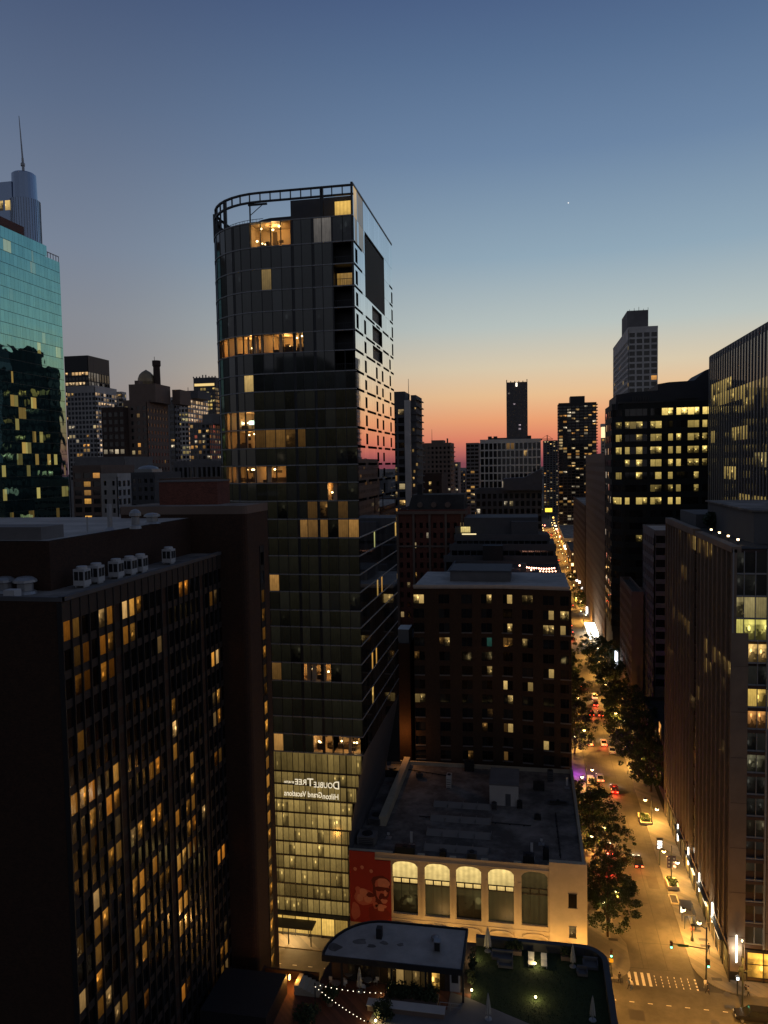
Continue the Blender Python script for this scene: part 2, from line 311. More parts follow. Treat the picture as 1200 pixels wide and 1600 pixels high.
def far(name, label, xa, xc, yt, Y, xb=None, dep=25, wall=GREY, S=None, SIDE=None, **k):
    """front face between pixel columns xa and xc with its roof at pixel row yt, at distance Y; the side seen runs back to pixel column xb"""
    p, q = at(xa, yt, Y), at(xc, yt, Y); x0, x1, z1 = p.x, q.x, (p.z+q.z)/2; left = xb is None or xb > xc
    if xb is not None: d = ray(xb, yt); dep = abs(((x1 if left else x0)*d.y/d.x)-Y)
    f = {}
    if S: f['S'] = S
    if SIDE: f['E' if left else 'W'] = SIDE
    r = building(name, label, x0, x1, Y, Y+dep, z1-.9, wall, f, **k); DIM[r.name] = (x0, x1, Y, Y+dep, z1)
    return r
DIM = {}
def S_(bay, pier, fl, sp, **k): return dict(bay=bay, pier=pier, fl=fl, sp=sp, **k)
# ================================================================ 1. the dark glass tower with its rounded end
root = thing('glass_tower', 'tall dark glass tower with rounded left end, open crown frame and mirror-bright street side', 'building', (-40,138,0))
TX, TY, TB, AX, AR = -27.5, 122.0, 157.5, -43.0, 12.0
FL = [119.8,115.8,112.3,108.8,105.4,101.8,98.6,95.3,92.4,89.3,86.2,83.1,80.2,77.3,74.3,71.3,68.2,65.2,62.1,59.2,56.1,53.3,50.3,47.2,44.1,41.1,38,35,31.9]
pts = [(TX-15.5*k/9, TY) for k in range(10)]+[(AX-AR*math.sin(R(9*k)), TY+AR-AR*math.cos(R(9*k))) for k in range(1, 11)]+[(AX-AR, TY+AR+k*2.35) for k in range(1, 11)]
def seg(a, b):
    (x0_, y0_), (x1_, y1_) = b, a; Wd = math.hypot(x1_-x0_, y1_-y0_); U = ((x1_-x0_)/Wd, (y1_-y0_)/Wd); Nn = (U[1], -U[0])
    return (lambda u, z, d: (x0_+U[0]*u+Nn[0]*d, y0_+U[1]*u+Nn[1]*d, z)), Wd
OR = (1,.50,.10); YE = (1,.66,.22); DM = (1,.5,.13)
TR = [(388,345,447,372,YE,.55),(388,372,447,398,OR,.55),(394,412,425,438,YE,.2),(345,520,472,550,OR,.75),(346,552,362,566,OR,.4),(385,588,397,600,YE,.5),(352,643,403,668,DM,.55),(353,669,402,695,OR,.5),(405,669,476,695,DM,.12),
      (352,726,440,753,DM,.42),(508,753,530,782,OR,.65),(474,784,512,808,DM,.10),(530,784,548,808,DM,.12),(472,812,515,838,DM,.28),(528,812,560,838,DM,.3),(420,900,444,925,DM,.3),(478,1038,515,1068,YE,.9),(428,1042,444,1068,DM,.25),
      (426,1150,450,1180,DM,.5),(482,1150,535,1180,YE,.8),(535,1150,568,1180,YE,.35),(484,356,520,378,(1,.9,.8),.16),(520,478,553,506,YE,.12)]
RM = [(388,345,447,398,1),(345,514,472,550,2),(352,640,403,668,1),(353,669,402,697,1),(352,726,440,753,1),(508,753,530,782,1),(478,1038,515,1068,1),(482,1152,568,1180,2)]  # first rectangle: lit rooms standing in for a reflected gold crown
rooms = []
gw, panes, gm, gl = MB(), [], MB(), MB()
for k, (a, b) in enumerate(zip(pts, pts[1:])):
    Fr, Wd = seg(a, b)
    for i in range(len(FL)-1):
        zt, zb = FL[i], FL[i+1]; balc = k < 2 and 1 <= i <= 6
        if balc: continue
        px, py = pj(Fr(Wd/2, (zt+zb)/2, 0)); e = (0,0,0)
        if k < 19 and any(x0_ <= px <= x1_ and y0_ <= py <= y1_ for (x0_,y0_,x1_,y1_,*_) in RM): rooms.append((k, i)); continue
        for (x0_,y0_,x1_,y1_,c,s) in TR:
            if x0_ <= px <= x1_ and y0_ <= py <= y1_: e = mul(c, s*rnd.uniform(.5,1.25))
        if not sum(e): e = mul((1,.95,.55) if i > 7 else (.8,.95,1), (.0052 if i > 7 else .0035)*rnd.choice([.6,.8,.9,1,1.1,1.25])*(1+.02*i))  # faint glow added to panes without a lit room, lifting their tone
        gw.face([Fr(-.05,zb,-.4),Fr(Wd+.05,zb,-.4),Fr(Wd+.05,zt,-.4),Fr(-.05,zt,-.4)])
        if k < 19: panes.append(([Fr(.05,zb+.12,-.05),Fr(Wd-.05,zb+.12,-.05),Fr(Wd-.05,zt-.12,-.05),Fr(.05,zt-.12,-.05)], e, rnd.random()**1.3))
        else: gw.face([Fr(0,zb,-.05),Fr(Wd,zb,-.05),Fr(Wd,zt,-.05),Fr(0,zt,-.05)], 1)
    st = 35 if k < 19 else 60
    if k < 19:
        gm.fbox(Fr, -.05, .05, 31.9, 119.8 if k > 1 else 98.6, -.3, .02)
        if k in (3, 5, 11): gm.fbox(Fr, .3, .42, 31.9, 119.8, -.2, .015); gm.fbox(Fr, .06, .3, 31.9, 119.8, -.2, -.02)
        for i, z in enumerate(FL): gl.fbox(Fr, -.03, Wd+.03, z-.09, z+.09, -.4, .07)
    else:
        for z in FL[::2]: gm.fbox(Fr, 0, Wd, z-.1, z+.1, -.3, .03)
core = [(TX-.5,TB-.3),(TX-.5,TY+.35)]+[(x+(.4 if k > 9 else 0), y+.4) for k, (x, y) in enumerate(pts) if k > 0]+[(AX-AR+.4, TB-.3)]
# core floors: split so that the corner balconies are open
ci = [(TX-.5,TB-.3),(TX-.5,TY+2.6),(TX-3.6,TY+2.6),(TX-3.6,TY+.4)]+[(x+(.4 if k > 9 else 0), y+.4) for k, (x, y) in enumerate(pts) if k > 2]+[(AX-AR+.4, TB-.3)]
core, ci = core[::-1], ci[::-1]
def cap(poly, z, m=0): gw.face([(x, y, z) for x, y in poly], m)
cap(core, 119.7, 2); cap(core, 115.75); cap(ci, 98.55); cap(core, 31.95)
gw.face([(TX-.5,TY+.35,31.9),(TX-.5,TB-.3,31.9),(TX-.5,TB-.3,98.5),(TX-.5,TY+.35,98.5)]); gw.face([(TX-.5,TY+2.6,98.5),(TX-.5,TB-.3,98.5),(TX-.5,TB-.3,119.7),(TX-.5,TY+2.6,119.7)]); gw.face([(TX-3.6,TY+2.6,98.5),(TX-.5,TY+2.6,98.5),(TX-.5,TY+2.6,119.7),(TX-3.6,TY+2.6,119.7)]); gw.face([(TX-3.6,TY+.4,98.5),(TX-3.6,TY+2.6,98.5),(TX-3.6,TY+2.6,119.7),(TX-3.6,TY+.4,119.7)])
Fr, Wd = seg(pts[0], pts[2])
gw.build('core', [BLACK, MIR, DROOF], root)
WALLP = mat('room wall paint', (.5,.40,.27), .9, .12, .5); LAMPG = glow('room lamp', (1,.72,.32), 9); FURN = mat('dark furniture', (.05,.035,.025), .7, .3, 1); TVG = glow('television', (.55,.9,.75), 2.0, False)
rooms.sort(key=lambda q: (q[1], q[0])); runs = []
for k, i in rooms:
    if runs and runs[-1][0] == i and runs[-1][1][-1] == k-1 and len(runs[-1][1]) < 3+(k+i)%2: runs[-1][1].append(k)
    else: runs.append((i, [k]))
for n_, (i, ks) in enumerate(runs):
    zt, zb = FL[i]-.12, FL[i+1]+.12; A, B = pts[ks[-1]+1], pts[ks[0]]; Fr, Wd = seg(B, A); D = 4.2; rm = MB(); fus = []; las = []; top = [pts[k] for k in range(ks[0], ks[-1]+2)]
    bl, br = Fr(0, 0, -D), Fr(Wd, 0, -D); ring = [(p[0],p[1]+.42) for p in top]+[(bl[0],bl[1]),(br[0],br[1])]
    rm.face([(x,y,zb) for x, y in ring]); rm.face([(x,y,zt) for x, y in ring]); rm.face([(bl[0],bl[1],zb),(br[0],br[1],zb),(br[0],br[1],zt),(bl[0],bl[1],zt)])
    for a, b in ((top[0], br), (top[-1], bl)): rm.face([(a[0],a[1]+.1,zb),(b[0],b[1],zb),(b[0],b[1],zt),(a[0],a[1]+.1,zt)])
    for _ in range(2+len(ks)):
        u = rnd.uniform(.3,max(.4,Wd-1)); d = -rnd.uniform(.8,3.2); w_, h_ = rnd.uniform(.4,1.6), rnd.uniform(.4,1.1); fus.append((u, min(Wd-.1,u+w_), zb, zb+h_, d-.7, d))
    for _ in range(2): u = rnd.uniform(.3,max(.4,Wd-.9)); z = rnd.uniform(zb+1.1,zb+1.6); fus.append((u, min(Wd-.1,u+rnd.uniform(.5,.9)), z, z+rnd.uniform(.4,.8), -D+.02, -D+.07))
    if rnd.random() < .6: u = rnd.uniform(0,Wd*.5); fus.append((u, u+.7, zb, zt-.4, -D+.02, -D+.3))
    dim = {5:1.0, 0:1.3, 9:.55, 10:.5, 12:.5}.get(i, .8)
    for _ in range(1+len(ks)//2+(3 if i in (0,27) else 0)):
        q = Fr(rnd.uniform(.4,max(.5,Wd-.4)), rnd.choice([zt-.5, zb+1.2, zt-.35]), -rnd.uniform(1,3.2)); las.append(q)
    q = Fr(Wd/2, zt-.7, -1.7); point(q, (1,.52,.16), 95*dim*(.5+.35*len(ks)), .15)
    ro = rm.build('room', WALLP, root); 
    for q in fus: fu = MB(); fu.fbox(Fr, *q); fu.build('furniture', FURN, ro)
    for q in las: la = MB(); la.ball(q, rnd.uniform(.12,.2), 6, 0, .8); la.build('room_lamp', LAMPG, ro)
    if i == 9: tv = MB(); tv.fbox(Fr, Wd*.4, Wd*.4+1.1, zb+.9, zb+1.6, -2.3, -2.2); tv.build('screen', TVG, ro)
    for j in range(2*len(ks)):                         # part-drawn curtains
        if rnd.random() < .25: fu2 = MB(); u = Wd*j/(2*len(ks)); fu2.fbox(Fr, u, u+Wd/(2*len(ks))*rnd.uniform(.4,.95), zb, zt, -.62, -.58); fu2.build('curtain', WALLP, ro)
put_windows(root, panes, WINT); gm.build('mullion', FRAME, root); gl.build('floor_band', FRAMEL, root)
for i in range(1, 7):                                  # corner balconies
    g = MB(); z = FL[i+1]; g.box(TX-3.5,TX-.05,TY+.1,TY+2.6,z-.12,z+.12)
    for x in [TX-3.4+j*.3 for j in range(12)]: g.box(x-.02,x+.02,TY+.12,TY+.16,z+.12,z+1.1)
    g.box(TX-3.45,TX-.08,TY+.1,TY+.18,z+1.1,z+1.17); g.build('balcony', FRAME, root)
    if i == 2: s_ = MB(); s_.face([(TX-3.4,TY+2.55,z+.2),(TX-.6,TY+2.55,z+.2),(TX-.6,TY+2.55,z+2.6),(TX-3.4,TY+2.55,z+2.6)],0,(.3,.17,.04),.3); s_.build('window', WINT, root)
g = MB(); g.box(TX-3.6,TX-3.35,TY-.02,TY+.3,98.6,119.8); g.box(TX-.3,TX-.0,TY-.03,TY+.3,98.6,124.7); g.build('corner_column', FRAME, root)
# street side: mirror panels with dark slots
gp, gd, gb, gl2, gd2 = MB(), [], MB(), MB(), []
TL = TB-TY; bw = TL/8; FS = [124.7,119.8]+FL[1:]; Fe = lambda u, z, d: (TX+d, TY+u, z)
COLW = [(.035,lambda i: i in (1,2,3,4,5)), (.20,lambda i: 5 <= i <= 11), (.47,lambda i: 6 <= i <= 13), (.63,lambda i: 6 <= i <= 14), (.86,lambda i: 6 <= i <= 11), (.955,lambda i: i in (2,3,4,5,15,17))]
def quad(u0_, u1_, z0, z1, d=0, m=0):
    if u1_-u0_ > .05 and z1-z0 > .05: gp.face([Fe(u0_,z0,d),Fe(u1_,z0,d),Fe(u1_,z1,d),Fe(u0_,z1,d)], m)
for i in range(len(FS)-1):
    zt, zb = FS[i]-.02, FS[i+1]+.02; sl = [(c*TL, c*TL+1.7) for c, f in COLW if f(i)]; mi = 0 if i < 17 else 1
    if i in (5,6,4): sl.append((.40*TL,.66*TL))
    if 1 <= i <= 3: sl.append((2*bw,6*bw))
    if i == 0: sl += [(.02*TL,.09*TL),(.10*TL,.22*TL)]
    if i == 1: sl += [(.12*TL,.22*TL)]
    if i > 14:
        for _ in range(rnd.choice([0,1,1,2])): u = rnd.uniform(.03,.95)*TL; sl.append((u, u+rnd.uniform(.8,1.6)))
    sl.sort(); cur = 0.0
    for (a, b) in sl+[(TL, TL)]:
        if a < cur: continue
        n = max(1, round((a-cur)/1.9))
        for q in range(n): quad(cur+(a-cur)*q/n+.015, cur+(a-cur)*(q+1)/n-.015, zb, zt, 0, mi)
        if b > a:
            if b-a > 12: pass
            elif i > 14 or i < 2:
                e = (0,0,0)
                if i > 14 and rnd.random() < .55: e = mul(rnd.choice([(1,.6,.15),(1,.5,.1),(.8,.8,.3)]), rnd.uniform(.2,.8))
                if i < 2: e = mul((1,.62,.18), .55 if a < 3 and i == 0 else .12)
                gd.append(([Fe(a+.03,zb,-.02),Fe(b-.03,zb,-.02),Fe(b-.03,zt,-.02),Fe(a+.03,zt,-.02)], e, rnd.random()))
            else:
                wide = b-a > 3; z0_, z1_ = zb+.45, zt-(.35 if wide else .75); dd = -1.0 if wide else -.06
                gd2.append([Fe(a,z0_,dd),Fe(b,z0_,dd),Fe(b,z1_,dd),Fe(a,z1_,dd)]); quad(a, b, z1_, zt); quad(a, b, zb, z0_)
                if wide: gb.fbox(Fe, a, b, z0_-.02, z0_+.02, -1, 0)
        cur = b
    for (a, b) in ((.0,.18),(.24,.46),(.50,.60),(.68,.85),(.9,1.0)):
        if 0 < i < 15 and not (a*TL < 6*bw and b*TL > 2*bw and i < 4): db_ = MB(); db_.fbox(Fe, a*TL+.1, b*TL-.1, zb-.22, zb+.2, -.2, .02); db_.build('dark_band', SLOT, root)
    if i > 16: gl2.fbox(Fe, 0, TL, FS[i]-.1, FS[i]+.1, -.3, .06)
gp.build('mirror_cladding', [MIR, WINT], root); put_windows(root, gd, WINT, cap=60)
for q in gd2: s_ = MB(); s_.face(q); s_.build('slot_window', SLOT, root)
gb.build('recess_sill', BLACK, root); gl2.build('street_floor_band', FRAMEL, root)
g = MB(); g.fbox(Fe, 2*bw, 6*bw, 108.9, 119, -1.5, -.6)
for k in range(20): g.fbox(Fe, 2*bw+k*4*bw/20, 2*bw+k*4*bw/20+.35, 108.8, 119.1, -.6, .05)
g.build('louvre_panel', BLACK, root)
addbox(root, 'rear_wall', BLACK, AX-AR+.1, TX-.02, TB-.1, TB+.1, 17, 124)
g = MB(); g.box(TX-.35,TX-.12,TY+.3,TB,119.7,124.72); g.box(TX-.3,TX+.06,TY-.02,TB,124.6,124.95); g.build('crown_wall', FRAME, root)
# open crown: two ring rails, posts, four stanchions
g = MB(); rp = [(TX,TY+.1)]+[(x, y+.1) for x, y in pts[1:23]]
for a, b in zip(rp, rp[1:]):
    Fr, Wd = seg(a, b)
    for z in (124.6, 123.2): g.fbox(Fr, -.05, Wd+.05, z-.13, z+.13, -.5, -.1)
    g.fbox(Fr, -.07, .07, 123.2, 124.6, -.4, -.15)
    if b[0] < AX-6: g.fbox(Fr, -.06, .06, 119.8, 123.2, -.4, -.15)
for k in (3, 13, 17, 19): x, y = rp[k]; g.box(x-.25,x+.25,y+.15,y+.65,119.7,124.6)
g.build('crown_frame', FRAME, root)
g = MB()
for a, b in zip(rp[9:], rp[10:]):
    Fr, Wd = seg(a, b); g.fbox(Fr, 0, Wd, 120.75, 120.82, -1.3, -1.25)
    for q in range(3): g.fbox(Fr, Wd*q/3, Wd*q/3+.04, 119.7, 120.8, -1.3, -1.26)
g.build('terrace_railing', FRAME, root)
g = MB(); g.box(-39,-28.3,126,150,119.7,124.2); g.build('penthouse', DGREY, root)
g = MB(); g.prism([(-39,127),(-39,150),(-47,150),*[(-42-5.5*math.sin(R(a)), 132.5-5.5*math.cos(R(a))) for a in (90,70,50,30,10)]][::-1], 119.7, 122.0)
g.build('penthouse_wing', FRAME, root)
g = MB(); g.face([(TX-3.3,TY+1.6,119.9),(TX-.4,TY+1.6,119.9),(TX-.4,TY+1.6,122.6),(TX-3.3,TY+1.6,122.6)],0,(.9,.55,.12),.35)
for k in range(3): g.face([(-46+k*1.6,126.9+(2-k)*.7,120),(-44.5+k*1.6,126.5+(2-k)*.5,120),(-44.5+k*1.6,126.5+(2-k)*.5,121.4),(-46+k*1.6,126.9+(2-k)*.7,121.4)],0,(.05,.04,.025),.3)
g.build('window', WINT, root)
g = MB(); g.tube((-45.6,124.6,119.7),(-45.6,124.6,123.6),.14); g.box(-45.9,-42.6,124.5,124.75,123.4,123.7); g.tube((-45.5,124.6,121.9),(-43.4,124.6,123.45),.07); g.build('davit', FRAME, root)
g = MB(); g.tube((-34,128,124.2),(-34,128,126),.04); g.build('aerial', FRAME, root)
# podium: lit parking decks behind glass, its street edge cut back
PZ = [31.9,28.5,26.3,23.7,21.4,18.8,16.3,13.9,11.5,8.9,6.5,3.9]
def pxr(z): return TX if z >= 31.9 else TX-2.9*min(1, (31.9-z)/15.2)
pn, g, g2 = [], MB(), MB()
for i in range(len(PZ)-1):
    zt, zb = PZ[i], PZ[i+1]; row = rnd.uniform(.75,1.1)
    for k in range(13):
        a, b = -54+k*2.04, -54+(k+1)*2.04
        if b > pxr(zb)+.1 and i < 7: b = min(b, (pxr(zt)+pxr(zb))/2)
        b = min(b, pxr(zb) if i > 5 else 99)
        if b-a < .3: continue
        s = (.55,.62,.75,.95,1.1,1.15,1.2,1.1,1.0,.9,.95)[i]*row*rnd.uniform(.22,.46)*(1.25 if k in (9,10) else 1)*(.7 if i > 6 else 1)
        for j in range(2):
            p, q = a+(b-a)*j/2+.03, a+(b-a)*(j+1)/2-.03
            sj = s*rnd.uniform(.8,1.15); pn.append(([(p,TY+.02,zb+.15),(q,TY+.02,zb+.15),(q,TY+.02,zt-.1),(p,TY+.02,zt-.1)], (sj, sj*.68, sj*.20), rnd.random()))
    g.box(-54, pxr(zb), TY-.08, TY+.2, zb-.13, zb+.13)
for k in range(14):
    x = min(-54+k*2.04, -30.4); g.box(x-.06,x+.06,TY-.05,TY+.15,3.9,31.7)
    for zz in (0,): g.box(x+.98,x+1.02,TY-.02,TY+.1,3.9,31.7) if x < -31.5 else None
put_windows(root, pn, PODG, 'podium_window')
g.build('podium_frame', FRAME, root)
g = MB(); g.box(-54,-30.5,TY+.3,TB,0,31.8); g.face([(TX,TY,31.9),(TX-2.9,TY,16.7),(TX-2.9,TB,16.7),(TX,TB,31.9)]); g.face([(TX-2.9,TY,16.7),(TX-2.9,TY,3),(TX-2.9,TB,3),(TX-2.9,TB,16.7)]); g.build('podium_wall', [DGREY], root)
sf = []
for k in range(10):
    x = -53.5+k*2.3
    s = rnd.uniform(.6,1.3) if k > 1 else 1.0
    if x > -33: s *= .35
    sf.append(([(x,TY-.6,.6),(x+2.2,TY-.6,.6),(x+2.2,TY-.6,3.7),(x,TY-.6,3.7)], (s*.9,s*.55,s*.12), rnd.random()))
put_windows(root, sf, PODG, 'shopfront')
g = MB(); g.box(-54,-30.5,TY-.55,TY+.25,.02,3.85)
for k in range(11): g.box(-53.55+k*2.3-.06,-53.55+k*2.3+.06,TY-.75,TY-.5,.02,3.8)
g.box(-54,-30.45,TY-1.0,TY-.1,3.75,3.98); g.build('shopfront_frame', FRAME, root)
g = MB(); g.box(-44.5,-36,TY-3.4,TY-.9,3.0,3.25)
for x in (-44.2,-40.2,-36.3): g.tube((x,TY-3.2,.1),(x,TY-3.2,3.0),.09)
g.build('entrance_canopy', BLACK, root)
g = MB()
for x in (-43,-41,-39,-37.4): g.box(x-.5,x+.5,TY-3,TY-2,2.94,2.99)
g.build('canopy_light', glow('canopy lamp', (1,.62,.2), 8), root); point((-40,TY-2.2,2.6), WARM, 1200)
building('mirrored_block', 'dark block with scattered lit windows seen only as reflections in the glass tower front', -125,-48,-34,-6,112,BLACK,{'N':S_(3.4,1.4,3.4,1.5,dep=.2,lit=.05,room=2,lo=.2,hi=1.2)},zmin=8)
mb_ = [o for o in sc.objects if o.name == 'mirrored_block'][0]; addbox(mb_, 'roof_house', BLACK, -120,-97,-30,-8,112,124); addbox(mb_, 'plant_room', BLACK, -84,-70,-28,-7,112,117)
# reversed glowing letters built on the podium glass in place of a sign's reflection
def text(body, size, mats, ext=.0):
    c = bpy.data.curves.new('t', 'FONT'); c.body = body; c.size = size; c.extrude = ext; c.resolution_u = 3
    o = bpy.data.objects.new('t', c); sc.collection.objects.link(o); dg = bpy.context.evaluated_depsgraph_get(); dg.update()
    me = bpy.data.meshes.new_from_object(o.evaluated_get(dg)); bpy.data.objects.remove(o); me.materials.clear(); me.materials.append(mats); return me
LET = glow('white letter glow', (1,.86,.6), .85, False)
def letters(body, size, xr, z, width, name='reflection_lettering'):
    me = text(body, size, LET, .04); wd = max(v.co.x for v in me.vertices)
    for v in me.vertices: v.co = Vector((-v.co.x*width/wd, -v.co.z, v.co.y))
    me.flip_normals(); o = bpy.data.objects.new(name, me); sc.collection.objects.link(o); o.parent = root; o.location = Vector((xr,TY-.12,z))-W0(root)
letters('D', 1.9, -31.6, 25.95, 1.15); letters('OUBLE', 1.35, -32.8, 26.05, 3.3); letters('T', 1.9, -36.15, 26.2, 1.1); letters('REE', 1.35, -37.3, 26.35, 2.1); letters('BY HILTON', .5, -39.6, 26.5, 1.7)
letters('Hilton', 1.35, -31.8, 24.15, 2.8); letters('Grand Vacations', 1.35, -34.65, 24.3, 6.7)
# ================================================================ 2. brick hotel on the left with its stair tower
root = thing('brick_hotel', 'dark brown brick hotel with many orange lit windows and a taller stair tower', 'building', (-55,75,0))
HZ, HX, HY0, HY1, SXX = 69.6, -37.0, 55.2, 88.0, -33.7
HL = [(117,973,.35),(169,958,.4),(200,943,1.1),(216,941,.3),(286,910,.8),(336,930,.3),(169,1006,.4),(200,991,.8),(125,1018,.12),(126,1068,.16),(169,1053,.4),(253,1009,.6),(250,1010,.4),(339,1033,1.5),(321,1116,.8),(341,1099,.6),(341,1134,.5),(271,1156,1.2),(323,1150,.6),(126,1163,.16),(271,1108,.2),
      (324,1189,.6),(128,1261,.6),(143,1253,.8),(174,1239,.8),(183,1228,1.1),(273,1195,.5),(301,1206,.8),(242,1220,.5),(246,1261,1.3),(148,1301,.8),(218,1284,.6),(277,1266,.6),(324,1255,.7),(299,1283,.6),(299,1246,.5),(343,1198,.4),(249,1338,.5),(282,1341,1.1),(346,1330,1.6),(220,1367,.9),(280,1382,1.0),(150,1400,.5),(224,1407,.8),(284,1415,.9),(154,1440,.6),(332,1422,.8),
      (154,1492,.25),(222,1455,.5),(158,1532,1.0),(227,1488,.4),(352,1495,.4),(352,1528,.25),(286,1569,.8),(161,1576,.3),(194,1580,.3),(231,1569,.25),(354,1460,.2),(290,1456,.4),(190,1300,.12),(183,1320,.25),(140,1350,.06),(180,1340,.18),(258,1370,.12),(304,1330,.12)]
HP = [(atX(x, y, HX), s) for x, y, s in HL]
g, panes = MB(), []
fl, bay = 2.42, 1.30; nb = int((HY1-HY0)/bay)
Fh = lambda u, z, d: (HX+d, HY0+u, z)
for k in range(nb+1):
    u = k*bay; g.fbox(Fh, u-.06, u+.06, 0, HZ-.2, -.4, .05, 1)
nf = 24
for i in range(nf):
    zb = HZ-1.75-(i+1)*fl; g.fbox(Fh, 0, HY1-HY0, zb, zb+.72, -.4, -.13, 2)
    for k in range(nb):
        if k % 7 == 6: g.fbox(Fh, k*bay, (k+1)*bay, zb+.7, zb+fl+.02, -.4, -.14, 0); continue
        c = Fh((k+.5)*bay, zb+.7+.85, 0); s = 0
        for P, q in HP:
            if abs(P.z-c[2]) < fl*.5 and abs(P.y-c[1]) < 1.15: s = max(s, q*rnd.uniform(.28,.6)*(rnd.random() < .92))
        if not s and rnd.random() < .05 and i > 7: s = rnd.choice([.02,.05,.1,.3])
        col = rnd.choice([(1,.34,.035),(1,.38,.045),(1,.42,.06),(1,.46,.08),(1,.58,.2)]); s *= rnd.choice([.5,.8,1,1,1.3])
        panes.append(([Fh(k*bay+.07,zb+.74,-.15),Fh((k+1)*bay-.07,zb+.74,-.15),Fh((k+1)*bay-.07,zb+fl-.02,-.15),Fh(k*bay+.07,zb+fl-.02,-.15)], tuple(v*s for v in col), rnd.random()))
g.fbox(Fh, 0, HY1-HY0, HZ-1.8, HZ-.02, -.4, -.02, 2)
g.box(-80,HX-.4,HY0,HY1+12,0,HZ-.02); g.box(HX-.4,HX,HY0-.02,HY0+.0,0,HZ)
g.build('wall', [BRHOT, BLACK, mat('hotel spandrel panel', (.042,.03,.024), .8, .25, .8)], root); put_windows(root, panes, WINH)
g = MB(); g.face([(-80,HY0+.3,HZ+.02),(HX-.1,HY0+.3,HZ+.02),(HX-.1,HY1,HZ+.02),(-80,HY1,HZ+.02)]); g.build('roof', ROOF, root)
g = MB(); g.box(HX-.35,HX+.1,HY0,HY1,HZ-.1,HZ+.25); g.box(-80,HX+.1,HY0-.05,HY0+.3,HZ-.1,HZ+.25); g.build('parapet', DGREY, root)
g = MB(); g.box(-70,-40.8,59.5,HY1+2,HZ,73.9); g.build('roof_house', BRHOT, root)
g = MB(); g.face([(-70,59.7,73.96),(-41,59.7,73.96),(-41,90,73.96),(-70,90,73.96)]); g.build('roof_house_roof', LROOF, root)
g = MB(); p = atX(5, 846, -42); g.box(-52,-42.0,60.2,63.5,73.9,75.1); g.build('roof_tank_box', GREY, root)
# stair tower
g = MB(); sl = []
cor = [(-50,95.5),(-50,87.6),*[(SXX-.7+.7*math.sin(R(a)), 88.3-.7*math.cos(R(a))) for a in (0,25,50,75,90)],(SXX,95.5)]
g.prism(cor, 0, 74.4); g.build('stair_tower', BRHOT, root)
g = MB(); g.prism([(x+(.06 if x > -40 else 0), y-(.06 if y < 90 else 0)) for x, y in cor], 74.4, 75.4, 0, 1); g.build('stair_tower_parapet', [BROWN, ROOF], root)
for i in range(27):
    z = 69.5-i*2.42; s = 0 if i < 2 else rnd.choice([.04,.1,.2]) if i < 8 else rnd.uniform(.18,.5); e = (s,s*.42,s*.06) if i != 23 else (.7,.7,.6)
    sl.append(([(SXX+.03,92.3,z-1.9),(SXX+.03,93.4,z-1.9),(SXX+.03,93.4,z-.35),(SXX+.03,92.3,z-.35)], e, rnd.random()))
put_windows(root, sl, WINH, 'stair_window')
g = MB(); g.box(SXX-.0,SXX+.09,92.1,92.27,8,70); g.box(SXX,SXX+.09,93.43,93.6,8,70)
for i in range(27): g.box(SXX,SXX+.06,92.27,93.43,69.5-i*2.42-.33,69.5-i*2.42+.48)
g.build('stair_window_frame', BLACK, root)
addbox(root, 'lift_house', RBRICK, -46.5, -38.6, 91, 95, 75.3, 78.3)
g = MB(); g.box(-46.6,-38.5,90.9,95.1,78.3,78.5); g.build('lift_house_roof', GREY, root)
# rooftop plant on the hotel: each unit is a thing of its own
def ac_unit(x, y, z, label, s=1.0, n='condenser_unit', rz=0):
    t = thing(n, label, 'air conditioner', (x,y,z), 'white condenser units along the hotel roof edge')
    g = MB(); g.box(x-.62*s,x+.62*s,y-.62*s,y+.62*s,z+.18,z+1.9*s)
    for dx in (-.5,.4): g.box(x+dx*s,x+(dx+.1)*s,y-.5*s,y+.5*s,z,z+.18)
    g.build('casing', WMETAL, t)
    g = MB()
    for a, b in ((-.5,-.06),(.06,.5)):
        g.box(x+.6*s,x+.65*s,y+a*s,y+b*s,z+.75*s,z+1.65*s); g.box(x+a*s,x+b*s,y-.65*s,y-.6*s,z+.75*s,z+1.65*s)
    g.build('grille', BLACK, t)
    g = MB(); g.lathe((x,y,z+1.9*s), [(.55*s,0),(.55*s,.25*s),(.45*s,.28*s)], 12); g.build('fan_cowl', WMETAL, t)
for (px, py, l) in ((129,907,'large white condenser unit nearest the hotel roof corner, first of its row'),(151,901,'white condenser unit touching the large corner one on the hotel roof'),(182,893,'white condenser unit standing alone in the middle of the roof row'),
                    (203,888,'white condenser unit fourth along the hotel roof, left of a close pair'),(220,884,'white condenser unit fifth along the hotel roof, right of a close pair'),(264,871,'lone white condenser unit at the far end beside the stair tower')):
    p = gr(px, py+10, HZ+.05); ac_unit(max(-39.9, min(p.x, -38.4)), p.y, HZ+.05, l, .86)
def vent(name, label, x, y, z, r, h, m=METAL, cowl=True, group='roof vents on the brick hotel'):
    g = MB(); g.lathe((x,y,z), [(r*1.5,0),(r*1.3,.15*h),(r,.2*h),(r,.6*h),(r*1.5,.66*h),(r*1.45,.8*h),(r*.9,.95*h),(.05,h)] if cowl else [(r*2.2,0),(r*1.6,.06*h),(r,.12*h),(r*.95,h)], 12)
    return tag(g.build(name, m, None, (x,y,z)), label, 'roof vent', group)
p = gr(40, 928, HZ); vent('mushroom_vent', 'wide mushroom vent on the dark lower roof at the left', p.x, p.y, HZ+.03, .65, 1.5)
p = gr(8, 926, HZ); vent('mushroom_vent', 'mushroom vent cut by the left edge of the photo', p.x, p.y, HZ+.03, .6, 1.4)
